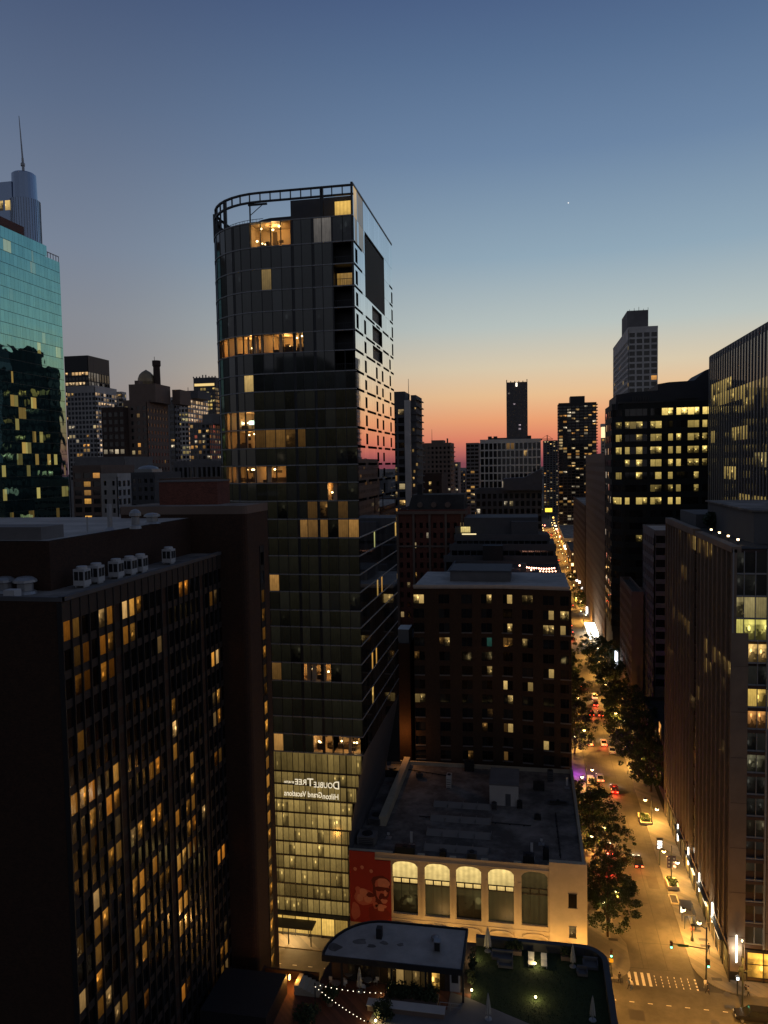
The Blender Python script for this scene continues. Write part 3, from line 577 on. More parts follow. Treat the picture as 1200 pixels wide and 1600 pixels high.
p = gr(22, 934, HZ); tag(addbox(None, 'roof_box', WMETAL, p.x-.6,p.x+.4,p.y-.5,p.y+.4,HZ+.03,HZ+.7), 'small pale box on the dark lower hotel roof', 'roof box')
for px, py, r, h, c, l in ((172,828,.25,2.6,False,'thin tall pipe vent on the pale upper hotel roof'),(137,833,.07,1.6,False,'thin short pipe near the front of the pale roof'),(212,826,.4,2.0,True,'fat vent with a spreading base on the pale upper roof'),(238,818,.6,1.2,True,'squat mushroom vent at the back of the pale roof'),(283,786,.7,1.0,True,'round vent on top of the stair tower')):
    z = 73.96 if px < 280 else 75.4; p = gr(px, py, z); vent('pipe_vent' if not c else 'mushroom_vent', l, p.x, p.y, z, r, h, METAL, c)
# ================================================================ 3. cream arched building with its flat roof and red banner
root = thing('arched_building', 'low cream building with five tall arched windows and a cluttered dark flat roof', 'building', (-11,142,0))
AX0, AX1, AY0, AY1, AZ = -30.4, 8.4, 122.0, 163.5, 15.0
arches = [(614,653),(664,703),(713,752),(763,803),(815,856)]
AR_ = [(at(a,1410,AY0).x, at(b,1410,AY0).x) for a, b in arches]
g, glz, lo, fr_, tr = MB(), [], [], MB(), MB()
def strip(xa, xb, z0, z1): g.box(xa, xb, AY0, AY0+.7, z0, z1)
edges = [AX0]+[v for a in AR_ for v in a]+[AX1]
zb_, zs, za = 5.3, 13.55, 14.35
for i in range(0, len(edges), 2): strip(edges[i], edges[i+1], 0, 15.6)
for (a, b) in AR_:
    strip(a, b, 3.9, zb_); n = 10
    for k in range(n):
        xa, xb = a+(b-a)*k/n, a+(b-a)*(k+1)/n; f = lambda x: zs+(za-zs)*math.sqrt(max(0, 1-((x-(a+b)/2)/((b-a)/2))**2))
        za_, zb2 = f(xa), f(xb)
        g.face([(xa,AY0,za_),(xb,AY0,zb2),(xb,AY0,15.6),(xa,AY0,15.6)]); g.face([(xa,AY0+.7,za_),(xb,AY0+.7,zb2),(xb,AY0,zb2),(xa,AY0,za_)])
    lit = 1.0 if a < 0-3.5 else .06
    if b > -2: lit = .05
    glz.append(([(a,AY0+.5,11.35),(b,AY0+.5,11.35),(b,AY0+.5,za),(a,AY0+.5,za)], (lit*1.15,lit*.83,lit*.29), rnd.random()))
    tw = (b-a)/3
    for k in range(3): glz.append(([(a+k*tw+.12,AY0+.48,10.5),(a+(k+1)*tw-.12,AY0+.48,10.5),(a+(k+1)*tw-.12,AY0+.48,11.2),(a+k*tw+.12,AY0+.48,11.2)], (lit*1.1,lit*.75,lit*.25), .5))
    lo.append(([(a,AY0+.5,zb_),(b,AY0+.5,zb_),(b,AY0+.5,10.3),(a,AY0+.5,10.3)], (.035,.028,.010), rnd.random()))
    fr_.box(a,b,AY0+.4,AY0+.6,11.2,11.37); fr_.box(a,b,AY0+.4,AY0+.6,10.27,10.5)
    for k in range(4): fr_.box(a+k*tw-.07 if k else a,a+k*tw+.07 if k < 3 else b,AY0+.42,AY0+.6,10.5,11.2)
    for k in range(1, 3): fr_.box(a+k*tw-.03,a+k*tw+.03,AY0+.44,AY0+.56,zb_,10.27)
    for k in range(n):                                 # raised hoods of the ground-floor arches
        t0, t1 = math.pi*k/n, math.pi*(k+1)/n; c = (a+b)/2; rw = (b-a)/2+.05
        P = [(c-rw*math.cos(t), 2.9+.9*math.sin(t)) for t in (t0, t1)]
        tr.face([(P[0][0],AY0-.3,P[0][1]),(P[1][0],AY0-.3,P[1][1]),(P[1][0],AY0-.3,P[1][1]+.4),(P[0][0],AY0-.3,P[0][1]+.4)]); tr.face([(P[0][0],AY0-.3,P[0][1]+.4),(P[1][0],AY0-.3,P[1][1]+.4),(P[1][0],AY0,P[1][1]+.4),(P[0][0],AY0,P[0][1]+.4)])
g.box(AX0,AX1,AY0+.72,AY1,0,14.2); g.box(2.6,AX1+.1,AY0-.12,AY0+.8,0,16.2)
for a, b in AR_: g.box(a-.5,a-.12,AY0-.08,AY0+.0,4.9,12.4)
g.box(AX0,2.6,AY0-.15,AY0,14.4,14.75); g.box(AX0,2.6,AY0-.1,AY0,4.2,4.55)
g.box(AX1-.5,AX1,AY0+.8,AY1,14.2,15.3); g.box(AX0,AX1-.5,AY1-.4,AY1,14.2,15.0); g.box(AX0+2.9,AX0+4.2,AY0+12,AY1-.5,14.2,16.0)
g.build('wall', CREAM, root); tr.build('arch_hood', CREAM, root)
ARW = window_mat('arched lit glass', (.02,.03), (1,1,1), .12, .06, 1.5, 1.1); put_windows(root, glz, ARW, 'arched_window'); put_windows(root, lo, window_mat('lower glass', (.01,.02), (1,.95,.85), .4, .8, 1.4), 'lower_window'); fr_.build('window_frame', BLACK, root)
g = MB(); g.face([(AX0,AY0+.7,14.25),(AX1-.4,AY0+.7,14.25),(AX1-.4,AY1-.3,14.25),(AX0,AY1-.3,14.25)]); g.build('roof', ROOF, root)
for (xa, xb, za2, zb2, e) in ((5.6,6.9,9.0,11.3,(0,0,0)),(5.7,6.8,4.1,5.9,(.12,.08,.03))):
    g = MB(); g.face([(xa,AY0-.14,za2),(xb,AY0-.14,za2),(xb,AY0-.14,zb2),(xa,AY0-.14,zb2)],0,e,.2); o = g.build('pier_window', WIN, root)
    f = MB(); f.box(xa-.1,xb+.1,AY0-.2,AY0-.1,za2-.12,za2); f.box(xa-.1,xb+.1,AY0-.2,AY0-.1,zb2,zb2+.1); f.build('frame', DGREY, o)
# red banner with a pale photographic figure
bn = thing('banner', 'large red banner with a pale printed man holding out his open hand', 'banner', (-26.7,AY0-.2,3.5))
REDB = mat('red banner cloth', (.27,.018,.014), .8, .08, .5); RED2 = mat('pale red print', (.46,.12,.085), .8, .18, .9); RED3 = mat('dark red print', (.10,.008,.007), .8, .2, 1.2); RED4 = mat('light red print', (.55,.22,.15), .8, .2, 1.5)
BX0, BX1 = at(546,1380,AY0).x+.1, at(612,1380,AY0).x-.1; BW = BX1-BX0
def bpt(u, v, d): return (BX0+BW*u, AY0-.2-d, 3.3+12.6*v-(.6*u*v))
g = MB(); g.prism([(BX0,AY0-.2),(BX0,AY0-.05),(BX1,AY0-.05),(BX1,AY0-.2)][::-1], 3.3, 14.3); g.box(BX0,BX0+BW*.62,AY0-.2,AY0-.05,14.3,15.6); g.build('cloth', REDB, bn)
PM = [RED2, RED4, RED3, mat('mid red print', (.19,.014,.010), .8, .2, .9)]
def blob(c, rx, rz, m, d, n=18, irr=.08, ph=0, nm='printed_shape'):
    P = []; g = MB()
    for k in range(n):
        a = 6.2832*k/n; q = 1+irr*math.sin(3*a+ph)+irr*.7*math.sin(5*a+2*ph); P.append(bpt(min(.985,max(.015,c[0]+rx*q*math.cos(a))), c[1]+rz*q*math.sin(a), d))
    g.face(P, 0); g.build(nm, PM[m], bn)
blob((.70,.13),.27,.13,3,.01,ph=1,nm='printed_shoulder'); blob((.13,.15),.11,.12,0,.012,ph=2,nm='printed_sleeve'); blob((.74,.47),.20,.19,2,.012,ph=1.2); blob((.77,.55),.23,.15,2,.013,irr=.1,ph=.3); blob((.78,.50),.165,.16,0,.016,ph=.5); blob((.82,.585),.15,.075,1,.018,ph=.8)
blob((.80,.505),.2,.028,2,.022,irr=.03); blob((.70,.50),.085,.034,2,.024); blob((.90,.50),.08,.034,2,.024); blob((.86,.45),.035,.045,1,.025); blob((.80,.385),.10,.055,2,.024,ph=2); blob((.83,.335),.08,.035,1,.026); blob((.84,.37),.05,.012,3,.027)
blob((.36,.36),.26,.115,0,.02,irr=.05,ph=2); blob((.33,.42),.10,.06,1,.022,ph=1); blob((.24,.34),.08,.05,1,.023,ph=2); blob((.44,.33),.1,.045,1,.023,ph=.2); blob((.20,.45),.065,.05,0,.021); blob((.5,.40),.10,.035,2,.024,ph=2.2); blob((.75,.24),.12,.05,1,.02,irr=.2); blob((.62,.26),.06,.05,0,.02)
for c in ((.14,.735),(.31,.77),(.53,.735)): blob(c, .042, .026, 1, .02, irr=.02)
# things on that roof
RG = 'things on the cream building roof'
t = thing('roof_stair_house', 'pale square stair house with a dark door on the cluttered roof', 'roof house', (-5.5,150,14.2)); p, q = gr(765,1258,14.2), gr(810,1258,14.2)
g = MB(); g.box(p.x,q.x,p.y,p.y+8,14.25,18.2); g.build('wall', WHITE, t); g = MB(); g.box(p.x-.1,q.x+.1,p.y-.1,p.y+8.1,18.2,18.45); g.build('roof', GREY, t); g = MB(); g.box((p.x+q.x)/2+.3,(p.x+q.x)/2+1.3,p.y-.06,p.y,14.3,16.6); g.build('door', DGREY, t)
for k, (xa, ya, xb, yb, l) in enumerate(((677,1262,769,1258,'farthest of the four long pale skylight ridges'),(672,1284,768,1280,'second farthest long pale skylight ridge'),(666,1306,768,1303,'third long pale skylight ridge, nearer the street front'),(662,1330,764,1326,'nearest of the four long pale skylight ridges'))):
    a, b = gr(xa,ya,14.2), gr(xb,yb,14.2); g = MB(); y = (a.y+b.y)/2
    g.face([(a.x,y-1.3,14.3),(b.x,y-1.3,14.3),(b.x,y,15.0),(a.x,y,15.0)]); g.face([(a.x,y,15.0),(b.x,y,15.0),(b.x,y+1.3,14.3),(a.x,y+1.3,14.3)]); g.face([(a.x,y-1.3,14.3),(a.x,y,15.0),(a.x,y+1.3,14.3)]); g.face([(b.x,y+1.3,14.3),(b.x,y,15.0),(b.x,y-1.3,14.3)])
    for j in range(5): xx = a.x+(b.x-a.x)*j/4.0; g.box(xx-.05,xx+.05,y-1.2,y+1.2,14.3,14.42+.4)
    tag(g.build('skylight_ridge', mat('skylight sheet', (.22,.205,.19), .7, .15, .4), None, (a.x,y,14.25)), l, 'skylight', RG)
def plant_unit(px, py, w_, d_, h_, m, label, name='roof_unit'):
    p = gr(px, py, 14.25); t = thing(name, label, 'roof unit', p, RG); g = MB(); g.box(p.x-w_/2,p.x+w_/2,p.y,p.y+d_,14.4,14.25+h_)
    for dx in (-.4,.4): g.box(p.x+dx*w_-.06,p.x+dx*w_+.06,p.y+.05,p.y+d_-.05,14.25,14.45)
    g.build('casing', m, t); g = MB(); g.lathe((p.x,p.y+d_/2,14.25+h_), [(min(w_,d_)*.36,0),(min(w_,d_)*.36,.2),(.05,.22)], 10); g.build('fan', BLACK, t)
    g = MB()
    for k in range(4): g.box(p.x-w_*.4,p.x+w_*.4,p.y-.04,p.y-.0,14.55+k*h_*.2,14.6+k*h_*.2+.05)
    g.build('grille', BLACK, t)
for a in ((612,1215,3.2,2.4,1.6,BLACK,'black unit in the back left corner of the flat roof'),(733,1206,2.0,1.6,2.0,BLACK,'tall black unit against the brick block behind the roof'),(701,1232,1.0,2.2,2.4,WHITE,'pale upright duct housing near the back of the flat roof'),(585,1290,2.2,3.6,1.2,DGREY,'long dark unit beside the sloping tower side'),(572,1322,3.2,2.6,1.6,GREY,'grey box with a sloping face behind the red banner'),
          (632,1336,3.4,1.2,1.3,BLACK,'dark unit in the front left corner of the flat roof'),(692,1340,1.1,1.0,1.0,BLACK,'small black box left of centre along the front edge'),(737,1344,1.6,1.2,1.1,DGREY,'dark grey box mid front edge of the flat roof'),(826,1352,1.8,1.5,1.5,BLACK,'black unit at the front right of the flat roof'),(853,1345,1.0,1.0,2.0,BLACK,'upright black drum near the cream corner pier'),
          (840,1282,1.2,1.0,.8,BLACK,'small black box in the open middle right roof'),(772,1266,1.0,1.0,1.2,DGREY,'dark box at the foot of the stair house'),(812,1264,1.0,1.0,1.3,BLACK,'black box right beside the stair house'),(842,1236,2.2,1.2,1.6,BLACK,'black unit behind right of the stair house'),(872,1258,4.0,.8,.7,DGREY,'long low railing box near the back right edge'),(860,1222,1.2,1.2,2.2,DGREY,'tall dark unit in the back right corner'),(655,1216,1.4,1.0,1.0,DGREY,'dark box near the back edge left of the pale duct')): plant_unit(*a)
for px, py, h_, l in ((643,1322,2.5,'white upright antenna panel at the front left of the roof'),(831,1342,2.7,'white upright antenna panel at the front right of the roof'),(607,1310,1.0,'small white antenna panel behind the red banner'),(886,1232,2.2,'white antenna panel at the back right parapet'),(846,1320,1.0,'short white antenna panel right of the middle')):
    p = gr(px, py, 14.25); t = thing('antenna_panel', l, 'antenna', p, RG); g = MB(); g.box(p.x-.22,p.x+.22,p.y-.1,p.y+.1,14.9,14.3+h_); g.build('panel', WMETAL, t); g = MB(); g.tube((p.x,p.y+.2,14.25),(p.x,p.y+.2,14.2+h_),.06); g.box(p.x-.5,p.x+.5,p.y-.4,p.y+.7,14.25,14.35); g.build('mast', METAL, t)
for (a, b, l) in (((655,1275),(830,1290),'long dark pipe running across the middle of the roof'),((868,1270),(876,1340),'dark pipe running towards the front at the right'),((625,1200),(700,1212),'thin dark pipe along the back of the roof')):
    p, q = gr(*a,14.4), gr(*b,14.4); g = MB(); g.tube(p, q, .09); 
    for k in range(8): c = p.lerp(q, (k+.5)/8); g.box(c.x-.15,c.x+.15,c.y-.15,c.y+.15,14.25,14.42)
    tag(g.build('roof_pipe', BLACK, None, p), l, 'pipe')
# ================================================================ 4. brown brick apartment block, kinked front
root = thing('brick_apartments', 'brown brick apartment block with eight columns of stacked windows and grey roof edge', 'building', (-9,178,0))
BT, BM = 165.0, 166.6
wings = [((-25.3,BT),(-6.0,BM)), ((-6.0,BM),(7.8,BT))]
cols_px = [655,694,729,760,792,824,857,884]; rows_n = 13; fh = 3.15
RL = [(645,925,658,950,YE,.8),(690,925,698,950,YE,.12),(718,927,728,953,YE,.9),(735,928,748,953,YE,.35),(757,930,768,952,YE,.7),(780,930,800,955,YE,.6),(812,932,832,955,YE,.12),(694,958,700,978,YE,.8),(793,962,800,985,YE,.8),(845,960,866,988,YE,.55),(880,962,890,988,YE,.45),(690,985,708,1016,YE,.35),(718,985,738,1016,DM,.16),(752,992,770,1002,(.2,.8,.6),.12),(782,990,800,1016,DM,.1),(812,985,823,1020,YE,.35),
      (730,1038,740,1052,YE,.9),(760,1038,770,1054,YE,.4),(783,1040,793,1056,YE,.8),(783,1060,793,1074,YE,.8),(700,1074,710,1085,YE,.8),(730,1076,740,1090,YE,.5),(792,1076,800,1092,YE,.8),(792,1098,800,1112,YE,.8),(822,1036,834,1075,YE,.4),(862,1040,866,1058,YE,.5),(645,1090,660,1104,YE,.25),(793,1134,802,1146,YE,.5),(857,1138,865,1150,YE,.6),(848,1154,868,1168,YE,.8),(700,1144,709,1158,YE,.9),(700,1164,709,1174,YE,.8),(814,1095,822,1108,YE,.3)]
g, panes, sills = MB(), [], []
for (a, b) in wings:
    Wd = math.hypot(b[0]-a[0], b[1]-a[1]); U = ((b[0]-a[0])/Wd, (b[1]-a[1])/Wd); Fr = (lambda a, U: lambda u, z, d: (a[0]+U[0]*u+U[1]*d, a[1]+U[1]*u-U[0]*d, z))(a, U)
    cu_ = sorted((Vector((at(x,1000,BT).x,0,0)).x-a[0])/U[0] for x in cols_px if a[0] < at(x,1000,BT).x < b[0]); e0 = 0
    for c in cu_:
        hw = 1.15; g.fbox(Fr, e0, c-hw, 0, 53, -.35, 0); e0 = c+hw
        for i in range(17):
            zt = 51.6-i*fh; zb = zt-fh*.62
            g.fbox(Fr, c-hw, c+hw, zb-fh*.38, zb, -.35, -.06)
            if i % 3 == 2 or i > 9: sm_ = MB(); sm_.fbox(Fr, c-hw, c+hw, zb-.28, zb-.02, -.1, .06); sills.append(sm_)
            for j in range(2):
                ua, ub = c-hw+j*hw+.05, c-hw+(j+1)*hw-.05; px, py = pj(Fr((ua+ub)/2,(zt+zb)/2,0)); e = (0,0,0)
                for (x0_,y0_,x1_,y1_,cc,s) in RL:
                    if x0_-1 <= px <= x1_+1 and y0_-2 <= py <= y1_+2 and rnd.random() < .75: e = mul(cc, s*rnd.uniform(.5,1.0))
                if not sum(e) and rnd.random() < .03: e = mul(DM, rnd.uniform(.02,.12))
                panes.append(([Fr(ua,zb,-.28),Fr(ub,zb,-.28),Fr(ub,zt,-.28),Fr(ua,zt,-.28)], e, rnd.random()))
        g.fbox(Fr, c-hw, c+hw, 51.6, 53, -.35, -.02)
    g.fbox(Fr, e0, Wd, 0, 53, -.35, 0)
g.prism([(-25.3,BT+.36),(-6,BM+.36),(7.8,BT+.36),(7.8,188),(-25.3,188)], 0, 52.9); g.build('wall', BRICK, root)
put_windows(root, panes, WIN); [q.build('sill', GREY, root) for q in sills[:100]]
g = MB(); g.prism([(-25.2,BT-.15),(-6,BM-.15),(8.0,BT-.15),(8.0,188.2),(-25.2,188.2)], 52.95, 53.4); g.build('roof', LROOF, root)
g = MB(); g.box(-18,-4.5,173,185,53.3,55.6); g.build('roof_house', GREY, root); g = MB(); g.box(-18.2,-4.3,172.8,185.2,55.6,55.9); g.build('roof_house_roof', DGREY, root)
g = MB(); g.prism([(-25.3,BT-.2),(-6,BM-.2),(8.05,BT-.2),(8.05,BT+.1),(-6,BM+.1),(-25.3,BT+.1)], 53.3, 53.75); g.build('roof_edge', WHITE, root)
p = at(690,1110,164)
# ================================================================ 5. near building on the right with stone fins
root = thing('stone_fin_building', 'brown office block with close stone fins, white wall lights and a glass corner bay', 'building', (55,150,0))
NX, NY0, NY1, NZ = 29.5, 121.3, 178.5, 66.6
g, panes, lowp, st_ = MB(), [], [], MB()
Fw = lambda u, z, d: (NX-d, NY1-u, z)
Wd = NY1-NY0; nb = 19; bw = Wd/nb; fl = 3.35
NL = [(1040,835,1048,845),(1058,842,1064,855),(1068,850,1085,862),(1105,873,1112,885),(1052,955,1056,965),(1060,962,1064,972),(1067,968,1072,978),(1075,974,1079,985),(1100,998,1108,1016),(1112,1010,1122,1030),(1124,1018,1134,1040),(1134,1028,1143,1050),(1091,1035,1096,1045),(1104,1046,1110,1060),(1092,1080,1096,1092),(1045,1020,1050,1030),(1090,855,1095,868),(1100,860,1112,872),(1068,898,1073,908),(1093,1132,1097,1142),(1103,1146,1107,1158)]
for k in range(nb+1):
    u = k*bw; notch = 29.2 < u < 31.4
    if not notch: g.fbox(Fw, max(0,u-.22), min(Wd,u+.22), 5.2, NZ, -.6, .16, 0); [g.fbox(Fw, u+q-.1, u+q+.1, 5.3, NZ-.5, -.6, -.12, 0) for q in (1.0,2.0) if u+q < Wd-.3]; st_.fbox(Fw, max(0,u-.20), min(Wd,u+.20), .1, 5.2, -.6, .05)
for i in range(18):
    zb = 5.6+i*fl; g.fbox(Fw, .02, 29.2, zb, zb+.8, -.6, -.2, 1); g.fbox(Fw, 31.4, Wd-.02, zb, zb+.8, -.6, -.2, 1)
    for k in range(nb):
        ua, ub = k*bw+.3, (k+1)*bw-.3
        if 29 < (ua+ub)/2 < 31.6: continue
        px, py = pj(Fw((ua+ub)/2, zb+2, 0)); e = (0,0,0)
        for (a, b, c, d) in NL:
            if a-1 <= px <= c+1 and b-4 <= py <= d+4: s = rnd.uniform(.35,.75); e = (s,s*.66,s*.2)
        if not sum(e) and rnd.random() < .03: s = rnd.uniform(.03,.2); e = (s,s*.66,s*.25)
        panes.append(([Fw(ua,zb+.8,-.22),Fw(ub,zb+.8,-.22),Fw(ub,zb+fl,-.22),Fw(ua,zb+fl,-.22)], e, rnd.random()))
g.fbox(Fw, 0, 29.2, NZ-.5, NZ+.7, -1.2, .16, 0); g.fbox(Fw, 31.4, Wd, NZ-.5, NZ+.4, -1.2, .17, 0); g.fbox(Fw, 0, Wd, 5.15, 5.65, -.6, .15, 0)
g.box(NX+.62,80,NY0+.6,NY1,0,NZ-.1,1); g.box(NX+.1,80,NY1-.2,NY1+.1,0,NZ)
# near (glass bay) front
g.box(NX-.02,NX+2.3,NY0-.02,NY0+.7,.1,54,0)
for z in range(7, 54, 7): g.box(NX-.04,NX+2.32,NY0-.05,NY0,z,z+.05,1)
for i, z0_ in enumerate(range(0, 13)):
    zb = 5.4+i*fl; g.box(NX+2.3,80,NY0+.05,NY0+.6,zb,zb+.5,1)
g.box(NX+5.2,80,NY0-.12,NY0+.6,5.4,38.9,0)
for z in range(8, 38, 5): g.box(NX+5.18,80,NY0-.14,NY0-.1,z,z+.06,1)
for i in range(17):
    zb = 54+(i-13)*fl*1.0 if i >= 13 else 5.4+i*fl
g.build('wall', [PIERR, DBROWN], root); st_.build('stone_base', PIERR, root)
bayp, gb = [], MB()
BL = {3:(.05,.045,.03),5:(.07,.06,.035),8:(.11,.10,.06),10:(.5,.22,.06),11:(.95,.62,.14),13:(.8,.5,.16),14:(.8,.70,.17),15:(.30,.24,.10)}
for i in range(18):
    zb = 6.0+i*fl; full = i >= 14 or True
    for k in range(8):
        xa = NX+2.4+k*1.3 if i < 14 else NX+.1+k*1.6; xb = xa+(1.2 if i < 14 else 1.5)
        if i < 10 and k >= 2: continue
        c = BL.get(i, (.012,.012,.010)); s = rnd.uniform(.6,1.2) if rnd.random() < .9 else .1
        dim = 1 if i in BL else .6
        if i < 4 and i != 1: c = (.02,.018,.012)
        bayp.append(([(xa,NY0+.3,zb+(1.4 if i in (1,2,3,4) else .1)),(xb,NY0+.3,zb+(1.4 if i in (1,2,3,4) else .1)),(xb,NY0+.3,zb+fl-.55 if i < 14 else zb+fl-.2),(xa,NY0+.3,zb+fl-.55 if i < 14 else zb+fl-.2)], tuple(v*s for v in c), rnd.random()))
        gb.box(xb,xb+.1,NY0+.1,NY0+.4,zb,zb+fl)
    gb.box(NX,80,NY0+.15,NY0+.5,zb-.12,zb+.1)
gb.box(NX+4.85,NX+5.1,NY0-.1,NY0+.3,5.4,NZ); gb.box(NX-.0,NX+.2,NY0-.05,NY0+.3,54,NZ)
put_windows(root, panes, WIN); put_windows(root, bayp, window_mat('bay glass', (.02,.05), (1,.95,.8), .08, .8), 'bay_window'); gb.build('bay_frame', FRAMEL, root)
# street level: shop glass, awning strip, wall lights
shop = []
for k in range(13):
    ya = NY1-2-k*4.3; s = rnd.choice([.05,.1,.4,.15])
    if k in (5,6): s = 1.0
    shop.append(([(NX-.02,ya,.5),(NX-.02,ya-3.2,.5),(NX-.02,ya-3.2,4.2),(NX-.02,ya,4.2)], (s,s*.62,s*.12), rnd.random()))
for k in range(3): shop.append(([(NX+2.7+k*2.3,NY0-.05,.9),(NX+4.9+k*2.3,NY0-.05,.9),(NX+4.9+k*2.3,NY0-.05,4.8),(NX+2.7+k*2.3,NY0-.05,4.8)], (2.0,.95,.12), rnd.random()))
put_windows(root, shop, window_mat('shop glass', (.02,.04), (1,1,1), .1, .45, 1.5, .1), 'shop_window')
g = MB()
for k in range(4): g.box(NX+2.6+k*2.3-.05,NX+2.6+k*2.3+.05,NY0-.14,NY0+.1,.14,5.2)
g.box(NX+2.5,80,NY0-.13,NY0+.1,2.9,3.02); g.box(NX+2.3,80,NY0-.3,NY0+.1,4.9,5.3); g.box(NX-.06,NX+2.35,NY0-.08,NY0+.5,.14,1.5)
for k in range(14): g.box(NX-.1,NX+.05,NY1-1.6-k*4.3,NY1-1.9-k*4.3,.14,4.4)
g.build('shop_frame', BLACK, root)
WL = glow('white wall lamp', (1,.93,.75), 4); WL2 = glow('awning lamp', (1,.85,.55), 1.6)
for (px, ya, yb) in ((1059,1288,1314),(1075.5,1324,1351),(1092.5,1364,1393),(1113,1410,1441)):
    a, b = atX(px, ya, NX-.25), atX(px, yb, NX-.25); m_ = (a.y+b.y)/2; z0_, z1_ = b.z, a.z
    o = addbox(root, 'wall_light', WL, NX-.34,NX-.16,m_-.14,m_+.14,z0_,z1_); addbox(o, 'bracket', BLACK, NX-.16,NX-.05,m_-.06,m_+.06,z0_+.3,z1_-.3); point((NX-.6,m_,(z0_+z1_)/2), (1,.85,.6), 260, .3)
o = addbox(root, 'wall_light', WL, NX+.95,NX+1.15,NY0-.3,NY0-.14,3.1,7.4); point((NX+1.05,NY0-.7,5.2), (1,.9,.7), 220, .3)
for px, py in ((1083,1360),(1102,1415),(1122,1468)):
    p = atX(px, py, NX-.5); addbox(root, 'awning_light', WL2, NX-.7,NX-.4,p.y-1.2,p.y+1.2,4.35,4.5)
for k in range(4): y = 124+k*11; addbox(root, 'awning', BLACK, NX-.7,NX-.02,y,y+6.5,4.55,4.7)
g = MB(); g.face([(NX+1,NY0+.7,NZ+.02),(80,NY0+.7,NZ+.02),(80,NY1-1,NZ+.02),(NX+1,NY1-1,NZ+.02)]); g.build('roof', DROOF, root)
g = MB(); g.box(NX+5,70,NY0+8,NY0+40,NZ,NZ+5); g.box(NX+2.5,NX+9,160,176,NZ,NZ+2.6); g.build('roof_house', DGREY, root)
g = MB(); g.box(NX+4.6,70.5,NY0+7.6,NY0+40.5,NZ+5,NZ+5.3); g.build('roof_house_roof', ROOF, root)
RL_ = glow('roof lamp', (1,.7,.35), 7, False)
for k in range(4): y = 127+k*6; o = addbox(root, 'roof_light', RL_, NX+2.0,NX+2.3,y,y+.3,NZ+.75,NZ+1.0); addbox(o, 'post', BLACK, NX+2.1,NX+2.2,y+.1,y+.2,NZ,NZ+.75)
for (x, y, r, l) in ((NX+5,156,2.0,'dark bushy shrub on the roof edge of the stone fin building'),(NX+9,158,1.8,'second dark shrub behind the first on the same roof')):
    g = MB()
    for k in range(700):
        d = Vector((rnd.gauss(0,1),rnd.gauss(0,1),rnd.gauss(0,1))).normalized()*r*rnd.uniform(.6,1); c = Vector((x,y,NZ+.4+r*.7))+Vector((d.x,d.y,d.z*.8)); a = Vector((rnd.gauss(0,1),rnd.gauss(0,1),rnd.gauss(0,1))).normalized()*.25; b = a.orthogonal().normalized()*.2; g.face([c-a-b,c+a-b,c+a+b,c-a+b])
    t = thing('roof_shrub', l, 'shrub', (x,y,NZ)); g.build('foliage', mat('dark foliage', (.03,.045,.02), .8, .3, 1), t); g2 = MB(); g2.tube((x,y,NZ),(x,y,NZ+r*.8),.12); g2.box(x-.8,x+.8,y-.8,y+.8,NZ,NZ+.5); g2.build('planter', DGREY, t)
# ================================================================ 6. tall fin tower right, teal tower left, and the rest of the skyline
st = S_(3.0,.35,3.9,.0,dep=.12,top=1.2,lit=.0,sub=1,room=1,pd=.0)
r_ = building('pinstripe_tower', 'tall dark office tower of thin pale vertical fins cut by the right edge', 60,110,180,279.5,114,DGREY,{'W':st,'S':st},zmin=60,
   rects=[(1113,598,1180,632,OFF[0],.42),(1180,590,1200,625,OFF[0],.15),(1160,632,1168,652,OFF[0],.4),(1145,670,1155,688,OFF[0],.5),(1158,668,1168,686,OFF[0],.4),(1110,675,1118,692,OFF[0],.4),(1113,702,1160,718,OFF[1],.4),(1180,698,1200,720,OFF[1],.3),(1133,735,1142,752,OFF[0],.5),(1144,735,1153,752,OFF[0],.5),(1156,740,1164,755,OFF[0],.4),(1157,772,1172,788,OFF[0],.4),(1180,778,1196,792,OFF[0],.2),(1113,738,1120,752,OFF[0],.25)])
g = MB()
for k in range(34): y = 180.5+k*3.0; g.box(59.8,60,y-.16,y+.16,40,114.5+rnd.random()*.2)
g.build('fin', METAL, r_)
TX_ = -130.0
root = thing('teal_tower', 'teal mirror-glass tower reflecting the dusk sky and a dark building', 'building', (-150,175,0))
g = MB(); fl = 3.0
def tq(y0, y1, z0, z1, e=(0,0,0), r=None): g.face([(TX_,y0,z0),(TX_,y1,z0),(TX_,y1,z1),(TX_,y0,z1)],0,e,r)
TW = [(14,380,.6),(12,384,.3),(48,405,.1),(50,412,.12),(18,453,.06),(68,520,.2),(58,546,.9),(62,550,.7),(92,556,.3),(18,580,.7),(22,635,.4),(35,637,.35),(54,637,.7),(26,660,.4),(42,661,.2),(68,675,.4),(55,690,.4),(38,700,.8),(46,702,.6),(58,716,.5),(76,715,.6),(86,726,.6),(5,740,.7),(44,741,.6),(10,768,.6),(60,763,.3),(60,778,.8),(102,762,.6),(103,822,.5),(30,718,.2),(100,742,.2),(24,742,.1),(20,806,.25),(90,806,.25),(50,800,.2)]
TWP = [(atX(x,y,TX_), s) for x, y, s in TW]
for i in range(47):
    zt = 141.6-i*fl
    y = 150.0
    while y < 200:
        wd = rnd.choice([1.5,1.5,.75,1.5]); wd = min(wd, 200-y); yy = y+wd/2; e = (0,0,0)
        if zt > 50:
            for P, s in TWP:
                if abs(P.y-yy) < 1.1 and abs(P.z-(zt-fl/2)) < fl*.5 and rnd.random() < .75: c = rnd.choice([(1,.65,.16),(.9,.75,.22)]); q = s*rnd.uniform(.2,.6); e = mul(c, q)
        if not(zt > 138.6 and y > 193.5): tq(y+.02, y+wd-.02, zt-fl+.07, zt-.05, e)
        y += wd
g.build('glass_cladding', TEAL, root)
